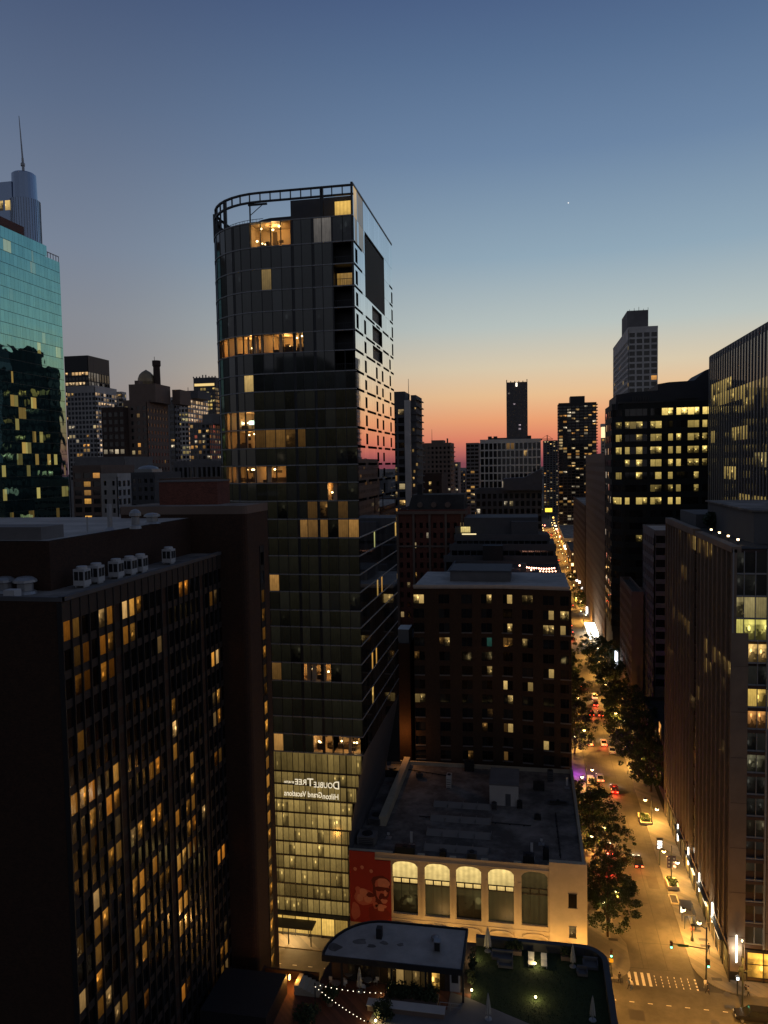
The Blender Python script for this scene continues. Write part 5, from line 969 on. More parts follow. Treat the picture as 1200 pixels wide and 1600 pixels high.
# low and mid blocks under the glass office
S2 = S_(3.4,1.2,3.4,1.3,dep=.35,top=1.5,lit=.02,room=1)
r_ = building('grey_side_block', 'narrow block with a pale gridded side wall and white roof by the stone fin building', 34,41,225,247,59.5,GREY,{'W':S2,'S':S_(3.4,1,3.4,1.3,lit=.0,room=1)},roof=WHITE,zmin=15)
g = MB(); g.box(34.4,40.6,225.3,246.6,59.6,60.0); g.build('roof_slab', WHITE, r_)
r_ = building('brown_brick_block', 'brown block with a dark red street side in front of the glass office', 30,33.4,241,272,39.5,BROWN,{'W':S_(3,1.2,3.4,1.4,lit=.02,room=1)},zmin=10,roof=DROOF)
addbox(r_, 'rear_wing', DBROWN, 33.4,44,248,272,0,37)
r_ = building('low_corner_block', 'low dark block with one glowing orange window next to the stone fin building', 30.5,50,183,222,13,DBROWN,{'W':S_(3.4,1,4,1.4,lit=.12,room=1)},roof=DROOF)
p = atX(1031,1142,30.3); s_ = MB(); s_.face([(30.3,p.y+1.2,p.z-2),(30.3,p.y-1.6,p.z-2),(30.3,p.y-1.6,p.z+2),(30.3,p.y+1.2,p.z+2)],0,(1,.42,.10),.3); s_.build('window', WIN, r_)
building('dark_right_block', 'very dark block filling the gap behind the stone fin building', 46,76,252,300,52,BLACK,{'S':S_(3.4,.8,3.6,1.5,lit=.1,room=1,hi=.4)},zmin=10,roof=DROOF)
# bright shop canopy, blade signs and far street lights
t = thing('lit_canopy', 'glaring white lit shop canopy over the far right pavement', 'canopy', (27,365,3)); a, b = gr(911,976,3.4), gr(925,996,3.4)
addbox(t, 'light_panel', glow('canopy white', (1,.92,.72), 9), 24.8,29.3,b.y-4,a.y+3,3.5,3.8); addbox(t, 'roof', BLACK, 24.6,29.4,b.y-4.3,a.y+3.3,3.1,3.45) if False else addbox(t, 'bracket', BLACK, 29.3,29.6,b.y,a.y,3.3,4.2); point((27,365,3), (1,.8,.5), 3500)
for (px, y0_, y1_, X_, c, l) in ((963,1017,1044,28.6,(.8,.9,1),'slim white vertical blade sign on the dark right-hand wall'),(917,948,962,28.9,(1,1,.95),'short white vertical sign above the bright canopy')):
    a, b = atX(px,y0_,X_), atX(px,y1_,X_); t = thing('blade_sign', l, 'sign', (X_,a.y,b.z)); addbox(t, 'sign_face', glow('sign white', c, 2.2), X_-.5,X_+.5,a.y-.15,a.y+.15,b.z,a.z); addbox(t, 'bracket', BLACK, X_+.5,X_+1,a.y-.1,a.y+.1,(a.z+b.z)/2-.1,(a.z+b.z)/2+.1); point((X_-1,a.y-1,(a.z+b.z)/2), c, 250)
p = at(857,797,1100); t = thing('lit_sign', 'small bright yellow billboard at the end of the street', 'sign', p); addbox(t, 'sign_face', glow('yellow sign', (1,.62,.05), 2.0), p.x-4.5,p.x+5,p.y-.5,p.y,p.z-2.6,p.z+2.6); addbox(t, 'post', BLACK, p.x-.4,p.x+.4,p.y+.2,p.y+.8,0,p.z-2.5)
# ================================================================ street lamps
BULB = glow('lamp bulb', (1,.66,.22), 12, False); BULBW = glow('white lamp bulb', (1,.8,.42), 9, False)
def lamp_post(x, y, label, side, high=6.6, e=(6000, 2500), ban=False, group='double street lamps'):
    t = thing('street_lamp', label, 'street lamp', (x,y,.14), group); g = MB(); g.lathe((x,y,.14), [(.28,0),(.26,.5),(.14,.7),(.11,1.2),(.08,high)], 10); g.tube((x,y,high-1.2),(x+side*1.3,y+.2,high-.9),.05); g.tube((x,y,high-2.9),(x-side*1.0,y-.2,high-2.7),.05); g.build('pole', PMET, t)
    for k, (dx, z, en, bm) in enumerate(((side*1.35,high-1.0,e[0],BULB),(-side*1.05,high-2.8,e[1],BULBW))):
        g = MB(); g.lathe((x+dx,y+(.2 if k == 0 else -.2),z-.1), [(.30,0),(.34,.12),(.2,.3),(.06,.4)], 10); h_ = g.build('lamp_head', PMET, t)
        g = MB(); g.ball((x+dx,y+(.2 if k == 0 else -.2),z-.12), .36, 6, 0, .9); g.build('bulb', bm, h_); downlight((x+dx,y+(.2 if k == 0 else -.2),z-.75), SOD if k == 0 else (1,.56,.15), en)
    if ban:
        for s_ in (-1, 1):
            g = MB(); g.box(x+s_*.12,x+s_*.78,y-.03,y+.03,high-4.2,high-1.9); b_ = g.build('banner', mat('purple banner', (.10,.06,.10), .8, .4, 1.5), t); g = MB()
            for q in range(3): g.box(x+s_*.45-.16,x+s_*.45+.16,y-.05,y-.03,high-3.9+q*.7,high-3.6+q*.7)
            g.build('emblem', WMETAL, b_); g = MB(); g.tube((x,y,high-1.85),(x+s_*.85,y,high-1.85),.03); g.build('banner_arm', PMET, t)
lamp_post(26.0, 130.5, 'double street lamp beside the bus shelter, nearest the crossing', -1, 6.4, (5200,1300))
lamp_post(25.8, 148.5, 'double street lamp carrying two purple banners', -1, 7.2, (5200,1300), True)
lamp_post(25.8, 172.5, 'double street lamp standing in the planted bed', -1, 6.6, (5200,1300))
for k, y in enumerate((205, 232, 262, 292, 322, 355, 392, 430)): lamp_post(25.8, y, ['fourth','fifth','sixth','seventh','eighth','ninth','tenth','eleventh'][k]+' double street lamp along the right kerb', -1, 6.6, (6000,1500))
for k, y in enumerate((134, 158, 188, 216, 246, 278, 312, 348, 390, 432)): lamp_post(13.0, y, ['first','second','third','fourth','fifth','sixth','seventh','eighth','ninth','tenth'][k]+' double street lamp along the left kerb under trees', 1, 6.6, (4600,600))
for k in range(14):
    y = 470+k*36+rnd.uniform(-9,9)
    for s_, x in ((0,25.8),(1,12.4)):
        t = thing('street_lamp', f'far street lamp number {k+1} on the {"left" if s_ else "right"} kerb', 'street lamp', (x,y,.14), 'far street lamps'); t['label'] = 'tiny far street lamp glowing along the distant street'
        g = MB(); g.tube((x,y,.1),(x,y,7.5),.1,.07,n=6); g.build('pole', PMET, t); g = MB(); g.ball((x+(1 if s_ else -1),y,7.4), .2+.008*k, 5); g.build('bulb', BULB, t); g = MB(); g.tube((x,y,7.3),(x+(1 if s_ else -1),y,7.6),.05,n=5); g.build('arm', PMET, t)
    downlight((19,y,9), SOD, 15000, .4)
for x in (-62, -38, 36): # lamps of the cross street stand on its near pavement
    t = thing('street_lamp', 'street lamp on the near pavement of the cross street', 'street lamp', (x,98.8,.14), 'cross-street lamps'); g = MB(); g.tube((x,98.8,.1),(x,98.8,8),.12,.07); g.build('pole', PMET, t); g = MB(); g.ball((x,99.9,7.9),.25,6); g.build('bulb', BULB, t); g = MB(); g.tube((x,98.8,7.8),(x,99.9,8.1),.05); g.build('arm', PMET, t); downlight((x,100.2,7.4), SOD, 6500)
for k, x in enumerate((-47, -15, -4, 5.5)):  # added lamps, kept low behind the terrace, to brighten the facades
    t = thing('street_lamp', 'unseen added lamp on the far pavement of the cross street before the '+('glass tower entrance' if k == 0 else 'cream arched building'), 'street lamp', (x,118.7,.14), 'cross-street lamps'); g = MB(); g.tube((x,118.7,.1),(x,118.7,3.3),.1,.07); g.build('pole', PMET, t); g = MB(); g.ball((x,118.7,3.5),.22,6); g.build('bulb', BULBW, t); point((x,118.2,3.4), (1,.55,.18), 650, .3); downlight((x,118.2,3.3), SOD, 2200)
for x, y, en in ((9.6,113,4200),(29.5,112,4500),(20,109,3000)): downlight((x,y,9.0), SOD, en, .3)  # bare fill lights added over the crossing, no lamp built for them
# glowing shopfronts and signs deep in the street
for k in range(46):
    s_ = k % 2; y = 440+k*13+rnd.uniform(-4,4); x = 29.2 if s_ else 8.4; c = rnd.choice([(1,.6,.2),(1,.8,.5),(1,.2,.12),(1,.9,.8),(1,.55,.1)]); sz = rnd.uniform(.6,1.8)
    t = thing('shop_sign', 'tiny glowing shop sign far down the street', 'sign', (x,y,2), 'far shop signs'); z = rnd.uniform(2.2,7); addbox(t, 'sign_face', glow('shop glow', c, rnd.uniform(1.5,6), False), x-.9,x+.9,y-.2,y+.2,z,z+sz*1.1); addbox(t, 'bracket', BLACK, x-.2,x+.2,y+.2,y+.5,z+.2,z+.5)
for (px, py, Y_, r, c, s) in ((862,833,900,1.7,(1,.8,.5),9),(858,842,850,2.6,(1,.85,.6),9),(866,842,850,1.4,(1,.3,.15),6),(867,861,760,1.8,(1,.85,.8),8),(851,821,950,1.6,(1,.25,.18),4),(866,834,900,.8,(1,.25,.12),4)):
    p = at(px,py,Y_); t = thing('bright_lamp', 'glaring round lamp in the crowded far end of the street', 'lamp', p, 'bright lamps far down the street'); g = MB(); g.ball(p, r*.62, 7); g.build('globe', glow('glare', c, s), t); g = MB(); g.tube((p.x,p.y,0),p,.15); g.build('pole', BLACK, t)
# purple-lit wall spot
p = gr(897,1208,0); t = thing('purple_light', 'purple spotlight glowing at the foot of the brick flats', 'lamp', (8.9,p.y,1)); addbox(t, 'lamp_head', glow('purple lamp', (.55,.06,1), 3), 8.9,9.3,p.y-.3,p.y+.3,2.4,3.4); addbox(t, 'post', BLACK, 9.0,9.2,p.y-.1,p.y+.1,.14,2.4); point((10.2,p.y-1.5,3.2), (.5,.05,1), 1600)
# ================================================================ traffic signals, shelter, signs, people
GRN = glow('green signal', (.1,1,.5), 7, False); PEDW = glow('walk signal', (.75,.9,1), 5, False); DARKL = mat('dark signal lens', (.04,.01,.01), .3)
def signal_head(parent, x, y, z, face=-1):
    g = MB(); g.box(x-.2,x+.2,y-.14,y+.14,z,z+1.15); h = g.build('signal_head', BLACK, parent)
    for k in range(3): g = MB(); g.tube((x,y+face*.14,z+.2+k*.37),(x,y+face*.2,z+.2+k*.37),.15,n=10); g.build('lens', GRN if k == 0 else DARKL, h); g = MB(); g.box(x-.19,x+.19,y+face*.14-.12,y+face*.14+.12,z+.36+k*.37,z+.4+k*.37); g.build('visor', BLACK, h)
t = thing('traffic_signal', 'mast-arm traffic signal with a green head over the roadway at the right kerb', 'traffic signal', (25.9,119.6,.14)); x, y = 25.9, 119.6
g = MB(); g.lathe((x,y,.14), [(.3,0),(.25,.5),(.14,.7),(.09,9.0)], 10); g.build('pole', PMET, t); g = MB(); g.tube((x,y,5.7),(x-5.2,y,6.1),.09,.06); g.build('mast_arm', PMET, t); signal_head(t, x-5.1, y-.1, 5.4); signal_head(t, x+.25, y-.2, 3.0); g = MB(); g.box(x-4.2,x-2.6,y-.12,y-.08,5.75,6.15); g.build('street_name_sign', mat('green sign', (.01,.06,.03), .5), t)
g = MB(); g.tube((x,y,8.8),(x-.9,y,9.3),.05); g.tube((x-.9,y,9.3),(x-1.9,y,9.3),.05); g.box(x-2.3,x-1.6,y-.15,y+.15,9.2,9.36); g.build('luminaire_arm', PMET, t)
x, y = 11.9, 119.2; t = thing('traffic_signal', 'short post traffic signal with a yellow sign by the left corner tree', 'traffic signal', (x,y,.14)); g = MB(); g.lathe((x,y,.14), [(.25,0),(.2,.5),(.09,.7),(.07,4.4)], 10); g.build('pole', PMET, t); signal_head(t, x, y-.2, 3.4); g = MB(); g.box(x-.3,x+.3,y-.25,y-.2,2.5,3.1); g.build('warning_sign', mat('yellow sign', (.6,.40,.04), .5), t); g = MB(); g.box(x-.75,x-.1,y-.15,y+.15,1.9,2.35); g.build('pedestrian_signal', BLACK, t)
x, y = 29.2, 113.6; y = 118.6; p = gr(1160,1577,.14); x, y = p.x, p.y
t = thing('traffic_signal', 'tall traffic signal pole with several dark heads at the right foreground corner', 'traffic signal', (x,y,.14)); g = MB(); g.lathe((x,y,.14), [(.3,0),(.25,.5),(.13,.7),(.09,9.4)], 10); g.build('pole', PMET, t)
for dx, z in ((-.3,5.0),(.25,4.4)): signal_head(t, x+dx, y+.2, z, 1)
g = MB(); g.box(x-.7,x+.6,y-.1,y+.1,5.9,6.0); g.box(x-.5,x-.1,y-.15,y+.15,6.0,6.5); g.box(x-.2,x+.15,y-.2,y+.2,7.2,8.0); g.tube((x,y,9.2),(x+.3,y+1.2,9.8),.05); g.build('bracket', PMET, t); g = MB(); g.ball((x+.2,y+1.2,9.7),.16,6); g.build('bulb', BULBW, t)
p = gr(1152,1556,.14); x, y = p.x, p.y; t = thing('pedestrian_signal', 'slim pole with a bluish white walk signal left of the tall signal pole', 'pedestrian signal', (x,y,.14)); g = MB(); g.tube((x,y,.14),(x,y,3.4),.09); g.build('pole', PMET, t); g = MB(); g.box(x-.24,x+.24,y-.15,y+.15,2.6,3.2); h = g.build('signal_head', BLACK, t); g = MB(); g.box(x-.17,x+.17,y-.18,y-.15,2.68,3.1); g.build('lens', PEDW, h)
# bus shelter with lit advert
x, y = 26.2, 133.6; t = thing('bus_shelter', 'black roofed bus shelter with one bright white advert panel', 'bus shelter', (x,y,.14)); g = MB(); g.box(x-.9,x+1.1,y,y+4.6,2.55,2.75); g.build('roof', BLACK, t); g = MB()
for a in (x-.8,x+1.0):
    for b in (y+.1,y+2.3,y+4.5): g.box(a-.05,a+.05,b-.05,b+.05,.14,2.55)
g.build('post', PMET, t); g = MB(); g.box(x+.95,x+1.0,y+.2,y+4.4,.4,2.4); g.build('glass_panel', WIN, t); g = MB(); g.box(x-.7,x+.5,y+4.45,y+4.6,.4,2.5); o = g.build('advert_panel', BLACK, t); g = MB(); g.box(x-.62,x+.42,y+4.38,y+4.44,.5,2.4); g.build('lit_poster', glow('poster white', (.95,.95,.85), 2.5), o); g = MB(); g.box(x+.4,x+.85,y+.6,y+3.8,.5,.6); g.build('bench', METAL, t)
# information totem
p = gr(1033,1352,.14); x, y = p.x-.3, p.y; t = thing('street_totem', 'black post sign with white lit blocks on its face', 'sign', (x,y,.14)); addbox(t, 'post', PMET, x-.14,x+.14,y-.08,y+.08,.14,3.4); addbox(t, 'sign_box', BLACK, x-.6,x+.6,y-.18,y+.18,3.3,5.6)
g = MB(); WS = glow('sign screen white', (1,.97,.9), 1.8, False); g.box(x-.45,x+.45,y-.22,y-.18,4.95,5.2); g.box(x-.45,x+.45,y-.22,y-.18,4.25,4.8); g.box(x-.45,x+.1,y-.22,y-.18,3.6,4.05); g.box(x+.2,x+.45,y-.22,y-.18,3.85,4.05); g.build('lettering_blocks', WS, t)
# planters
def leafball(g, c, r, n, s, flat=.8):
    for k in range(n):
        d = Vector((rnd.gauss(0,1),rnd.gauss(0,1),rnd.gauss(0,1))).normalized()*r*rnd.uniform(.45,1); q = Vector(c)+Vector((d.x,d.y,d.z*flat)); a = Vector((rnd.gauss(0,1),rnd.gauss(0,1),rnd.gauss(0,1))).normalized()*s; b = a.cross(Vector((rnd.gauss(0,1),rnd.gauss(0,1),rnd.gauss(0,1)))).normalized()*s*.55; g.face([q-a,q+b,q+a,q-b])
LEAF = mat('leaves', (.026,.052,.013), .7, .4, 1.0); BARK = mat('bark', (.06,.045,.03), .9, .3, 3); HEDGE = mat('hedge leaves', (.03,.045,.015), .8, .4, 1.0)
def planter(px, py, wx, wy, label, h=.5, shrub=True):
    p = gr(px, py, .14); x, y = p.x, p.y; t = thing('planter', label, 'planter', (x,y,.14), 'pavement planters'); g = MB(); g.box(x-wx/2,x+wx/2,y-wy/2,y-wy/2+.2,.14,.14+h); g.box(x-wx/2,x+wx/2,y+wy/2-.2,y+wy/2,.14,.14+h); g.box(x-wx/2,x-wx/2+.2,y-wy/2+.2,y+wy/2-.2,.14,.14+h); g.box(x+wx/2-.2,x+wx/2,y-wy/2+.2,y+wy/2-.2,.14,.14+h); g.build('kerb', CREAM, t)
    addbox(t, 'soil', DROOF, x-wx/2+.2,x+wx/2-.2,y-wy/2+.2,y+wy/2-.2,.14,.14+h*.7)
    if shrub:
        g = MB()
        for k in range(6): leafball(g, (x+rnd.uniform(-.35,.35)*wx,y+rnd.uniform(-.35,.35)*wy,.3+h), .55, 60, .2)
        g.build('shrubs', LEAF, t)
planter(1007,1281,2.4,5.0,'square planted bed with a lamp post in it, right pavement'); planter(1050,1383,1.9,3.4,'raised planter with a round leafy shrub under the purple banners',.6); planter(1053,1406,1.5,3.0,'low dark planting pit behind the bus shelter',.2,False)
# tree pits / cellar covers
g = MB()
for px, py in ((1087,1446),(1088,1454),(1099,1468),(1102,1478),(1120,1530),(1141,1573),(961,1532),(958,1468)):
    p = gr(px,py,.146); g.face([(p.x-.75,p.y-.35,.146),(p.x+.75,p.y-.35,.146),(p.x+.75,p.y+.35,.146),(p.x-.75,p.y+.35,.146)])
struct('pavement_gratings', g, BLACK)
g = MB()
for px, py, r in ((1024,1514,.45),(1136,1553,.5),(995,1584,.7),(1117,1598,.6),(998,1398,.35)):
    p = gr(px,py,.16 if px == 1136 else .014); g.face([(p.x+r*math.cos(6.2832*k/16),p.y+r*math.sin(6.2832*k/16),p.z) for k in range(16)])
p = gr(995,1586,.012); g.face([(p.x-1.1,p.y-1.1,.0125),(p.x+1.1,p.y-1.1,.0125),(p.x+1.1,p.y+1.1,.0125),(p.x-1.1,p.y+1.1,.0125)]); struct('manhole_covers', g, mat('iron covers', (.03,.027,.024), .6))
# people
SKIN = mat('skin', (.35,.2,.13), .6); HAIR = mat('dark hair', (.03,.02,.015), .7)
def person(x, y, rz, label, shirt, trousers, walk=.25, z=.14, group='people on the pavements', bag=None):
    me = bpy.data.meshes.new('person'); bm = bmesh.new(); sk = bm.verts.layers.skin.verify(); V = {}
    def jt(n, p, r, par=None):
        v = bm.verts.new(p); v[sk].radius = (r, r*.85); V[n] = v
        if par: bm.edges.new((V[par], v))
        return v
    w_ = walk
    jt('pel',(0,0,.95),.15)[sk].use_root = True; jt('wai',(0,-.01,1.12),.135,'pel'); jt('che',(0,0,1.32),.165,'wai'); jt('nek',(0,0,1.50),.06,'che'); jt('hd',(0,-.02,1.60),.09,'nek'); jt('top',(0,-.02,1.73),.085,'hd')
    for s_ in (-1, 1):
        n = str(s_); f = w_*s_
        jt('hip'+n,(.09*s_,0,.88),.10,'pel'); jt('kn'+n,(.10*s_,-f*.55-.02,.49),.068,'hip'+n); jt('an'+n,(.10*s_,-f*.95+.05*abs(w_),.09),.045,'kn'+n); jt('toe'+n,(.11*s_,-f*.95-.15,.04),.04,'an'+n)
        jt('sh'+n,(.19*s_,0,1.42),.062,'che'); jt('el'+n,(.25*s_,f*.4,1.15),.046,'sh'+n); jt('wr'+n,(.25*s_,f*.7-.08,.93),.034,'el'+n); jt('ha'+n,(.25*s_,f*.8-.1,.84),.036,'wr'+n)
    bm.to_mesh(me); bm.free(); o = bpy.data.objects.new('person', me); sc.collection.objects.link(o); o.modifiers.new('s','SKIN'); o.modifiers.new('u','SUBSURF').levels = 2
    dg = bpy.context.evaluated_depsgraph_get(); dg.update(); m2_ = bpy.data.meshes.new_from_object(o.evaluated_get(dg)); bpy.data.objects.remove(o)
    for q in (SKIN, shirt, trousers, BLACK): m2_.materials.append(q)
    for f in m2_.polygons: c = f.center; f.material_index = 0 if c.z > 1.48 or (c.z < .97 and abs(c.x) > .2) else 1 if c.z > .96 else 2 if c.z > .09 else 3; f.use_smooth = True
    o = bpy.data.objects.new('person', m2_); sc.collection.objects.link(o); o.location = (x,y,z); o.rotation_euler = (0,0,rz); tag(o, label, 'person', group)
    g = MB(); g.lathe((0,.0,1.62), [(.09,-.02),(.105,.06),(.095,.13),(.05,.165),(.01,.17)], 10); h = g.build('hair', HAIR, None); h.parent = o
    g = MB(); g.box(-.05,-.025,-.125,-.10,1.64,1.655); g.box(.025,.05,-.125,-.10,1.64,1.655); g.box(-.03,.03,-.118,-.1,1.56,1.57); h = g.build('face_features', HAIR, None); h.parent = o
    if bag: g = MB(); g.box(.2,.34,-.2,.08,.5,.82); h = g.build('bag', bag, None); h.parent = o; h['category'] = None; del h['category']
    return o
CL = {k: mat(k+' cloth', c, .9, .2, 3) for k, c in (('white',(.6,.58,.55)),('black',(.02,.02,.025)),('red',(.4,.05,.04)),('blue',(.05,.08,.16)),('grey',(.2,.2,.2)))}
for px, py, rz, l, a, b in ((1081,1463,2.6,'person in a red top walking by the bus shelter',CL['red'],CL['black']),(1107,1490,3.1,'person in dark clothes walking along the right pavement',CL['black'],CL['blue']),(1102,1546,.3,'person in a white top waiting at the right corner of the crossing',CL['white'],CL['grey']),
        (1105,1553,1.0,'person in black bending close to the white-topped one at the corner',CL['black'],CL['black']),(1165,1556,1.8,'person in a dark jacket walking past the lit shop window',CL['black'],CL['grey']),(1169,1558,1.7,'person in grey walking beside the one in the dark jacket',CL['grey'],CL['black']),
        (968,1536,0.2,'person in black standing at the left corner near the short signal',CL['black'],CL['black']),(983,1545,-1.4,'person crouching towards the crosswalk at the left corner, in blue',CL['blue'],CL['black']),(987,1547,-1.2,'person in a white shirt stepping off the left corner kerb',CL['white'],CL['blue'])):
    p = gr(px, py, .14); person(p.x, p.y, rz, l, a, b)
# ================================================================ cars
TYRE = mat('tyre', (.02,.02,.02), .9); CGL = mat('car glass', (.012,.014,.016), .08); HEADL = glow('headlight', (1,.93,.75), 3); TAIL = glow('tail light', (1,.05,.02), 9)
def car(x, y, rz, label, colr, name='car', suv=False, brake=1, group='cars on the street', L_=4.5):
    t = thing(name, label, 'car', (x,y,.0), group); t.rotation_euler = (0,0,rz); paint = mat('car paint '+name, colr, .14, .05, 1, .1, spec=.6)
    top, hw = (1.72, .94) if suv else (1.45, .9); h = L_/2
    secs = [(-h,.42,.68,.86),(-h+.12,.35,.80,.95),(-h+.9,.30,.88,1),(0,.30,.90,1),(h-1.0,.30,.86,1),(h-.25,.33,.74,.95),(h,.42,.62,.84)] if not suv else [(-h,.45,.95,.9),(-h+.1,.38,1.02,.97),(-h+.8,.34,1.05,1),(0,.34,1.05,1),(h-1.0,.34,1.02,1),(h-.2,.38,.92,.95),(h,.45,.78,.86)]
    def body(secs, m, nm, g=None):
        g = g or MB(); rings = []
        for (yy, z0, z1, k) in secs: w_ = hw*k; rings.append([(-w_*.92,yy,z0),(-w_,yy,z0+.15),(-w_,yy,(z0+z1)/2+.05),(-w_*.93,yy,z1),(w_*.93,yy,z1),(w_,yy,(z0+z1)/2+.05),(w_,yy,z0+.15),(w_*.92,yy,z0)])
        for a, b in zip(rings, rings[1:]):
            for i in range(8): g.face([a[i],a[(i+1)%8],b[(i+1)%8],b[i]], smooth=i in (1,2,5))
        g.face(rings[0][::-1]); g.face(rings[-1]); o = g.build(nm, m, None); o.parent = t; return o
    bd = body(secs, paint, 'body')
    r0_, r1_ = (-h+.25, h-1.35) if suv else (-h+.75, h-1.15); zb_ = 1.0 if suv else .85; g = MB()
    lo = [(-hw*.9,r0_,zb_),(hw*.9,r0_,zb_),(hw*.9,r1_,zb_),(-hw*.9,r1_,zb_)]; a_, b_ = (.3,.7) if suv else (.6,.75); hi = [(-hw*.70,r0_+a_,top),(hw*.70,r0_+a_,top),(hw*.70,r1_-b_,top),(-hw*.70,r1_-b_,top)]
    for i in range(4): g.face([lo[i],lo[(i+1)%4],hi[(i+1)%4],hi[i]])
    o = g.build('windows', CGL, None); o.parent = t; g = MB(); g.face([(p[0]*1.02,p[1],p[2]+.02) for p in hi]); 
    for i in range(4): p, q = Vector(lo[i]), Vector(hi[i]); g.tube(p, q, .05, n=5)
    ym = (r0_+r1_)/2; g.tube((-hw*.91,ym,zb_),(-hw*.71,ym,top),.05,n=5); g.tube((hw*.91,ym,zb_),(hw*.71,ym,top),.05,n=5); g.prism([(p[0]*1.03,p[1]) for p in hi], top-.02, top+.05); o = g.build('roof', paint, None); o.parent = t
    for sx in (-1, 1):
        for yy in (-h+.85, h-.85):
            g = MB(); g.tube((sx*(hw-.2),yy,.33),(sx*(hw+.02),yy,.33),.33,n=14); wv = g.build('wheel', TYRE, None); wv.parent = t; g = MB(); g.tube((sx*(hw+.02),yy,.33),(sx*(hw+.035),yy,.33),.2,n=10); o = g.build('rim', METAL, None); o.parent = wv
        zl = .68 if not suv else .85
        g = MB(); g.box(sx*hw*.62-.2,sx*hw*.62+.2,-h-.03,-h+.05,zl-.10,zl+.08); o = g.build('tail_light', TAIL if brake else mat('unlit tail light', (.2,.01,.01), .3), None); o.parent = t
        g = MB(); g.box(sx*hw*.6-.2,sx*hw*.6+.2,h-.06,h+.03,zl-.14,zl+.02); o = g.build('headlight', HEADL if brake else METAL, None); o.parent = t
        g = MB(); g.box(sx*(hw+.02)-.08,sx*(hw+.02)+.08,r1_-.5,r1_-.35,zb_+.0,zb_+.14); o = g.build('mirror', paint, None); o.parent = t
    if brake:
        point((x,y-h-.6,.75), (1,.05,.025), 60*brake*(3 if brake >= 2 else 1), .2)
        if brake > 1: point((x,y+h+1.2,.7), (1,.85,.6), 120, .2)
    return t
for px, py, l, c, s, br in ((923,1226,'white car parked at the left kerb with no lights on',(.6,.6,.58),True,0),(938,1222,'silver grey car with red tail lights beside the parked white one',(.3,.31,.33),False,1),(961,1240,'dark red car with bright tail lights under the right trees',(.15,.02,.02),False,2),(922,1166,'pale car with tail lights glowing at the left kerb, mid street',(.4,.4,.4),False,1),(944,1166,'silver car throwing headlight glare on the road, mid street',(.55,.55,.55),False,2),
        (924,1119,'red-lit dark car braking in the left lane past the middle trees',(.1,.02,.02),False,2),(931,1104,'dark car braking just ahead of the left lane one',(.05,.05,.06),False,2),(929,1093,'white-roofed car under the farther trees',(.65,.65,.63),True,1),(939,1120,'small dark car close to the right kerb by the trees',(.06,.03,.03),False,1),(911,1075,'car with red tail lights half hidden by the left trees',(.1,.1,.1),False,1),
        (895,1000,'nearest of the three red-lit far cars left of the bright canopy',(.12,.12,.12),False,2),(893,989,'middle of the three red-lit far cars left of the bright canopy',(.1,.1,.12),False,1),(891,979,'farthest of the three red-lit far cars left of the bright canopy',(.1,.1,.1),False,1),
        (953,1336,'dark car with strong red brake lights under the near left tree',(.06,.02,.02),False,3),(952,1360,'second red-lit car behind it under the near left tree',(.08,.03,.03),True,3),(998,1356,'black car with a wide red light bar in the right lane',(.015,.015,.017),False,1.2),(957,1178,'small silver car parked at the right kerb under trees',(.4,.4,.42),False,0)):
    p = gr(px, py, .02); car(p.x, p.y+1.5, rnd.uniform(-.03,.03), l, c, suv=s, brake=br)
for k in range(30):
    y = 430+k*16+rnd.uniform(-8,8); x = rnd.choice([15.8,19,22.3]); car(x, y, 0, 'small red-lit car far down the street', (.1,.1,.1), brake=1 if k < 6 else .9, group='far cars down the street')
p = gr(1183,1596,0); car(30.9, 112.9, R(90), 'glossy black large car entering at the bottom right corner', (.012,.012,.014), name='car', suv=True, brake=0, group=None, L_=5.2)
# ================================================================ trees
LEAFM = LEAF
def tree_mesh(seed, h, rx):
    global rnd
    keep = rnd; rnd = random.Random(seed); tr, le = MB(), MB(); th = h*.26; tr.tube((0,0,0),(.1,.05,th),.19,.13,n=8)
    n = 0; ends = []
    for k in range(8):
        a = k*.785+rnd.uniform(-.3,.3); q = Vector((math.cos(a)*rx*rnd.uniform(.4,.75), math.sin(a)*rx*rnd.uniform(.4,.75), h*rnd.uniform(.5,.85))); st_ = Vector((.1,.05,th*rnd.uniform(.8,1))); mid = st_.lerp(q,.5)+Vector((0,0,.3)); tr.tube(st_,mid,.08,.05,n=6,cap=False); tr.tube(mid,q,.05,.02,n=5,cap=False); ends.append(q)
    tr.tube((.1,.05,th),(0,0,h*.9),.11,.03,n=6)
    for k in range(105):
        while True:
            d = Vector((rnd.uniform(-1,1),rnd.uniform(-1,1),rnd.uniform(-1,1)))
            if .25 < d.length < 1: break
        d = d.normalized()*(d.length**.5)*rnd.uniform(.8,1.08); c = Vector((d.x*rx, d.y*rx, h*.53+d.z*h*.44)); r = rnd.uniform(.4,.95)
        leafball(le, c, r, 80, .15, .75)
    rnd = keep; return tr, le
TV = [tree_mesh(s, 9.5+s%3*.8, 3.9+.3*(s%3)) for s in (11,12,13,14)]
TME = []
def tree(x, y, label, v, s=1.0, rz=0, grp='street trees'):
    t = thing('street_tree', label, 'tree', (x,y,.14), grp)
    if len(TME) <= v:
        for tr, le in TV: a = tr.build('trunk', BARK); b = le.build('crown', LEAFM); TME.append((a.data, b.data)); bpy.data.objects.remove(a); bpy.data.objects.remove(b)
    for nm, me in (('trunk',TME[v][0]),('crown',TME[v][1])): o = bpy.data.objects.new(nm, me); sc.collection.objects.link(o); o.parent = t
    t.scale = (s,s,s); t.rotation_euler = (0,0,rz); return t
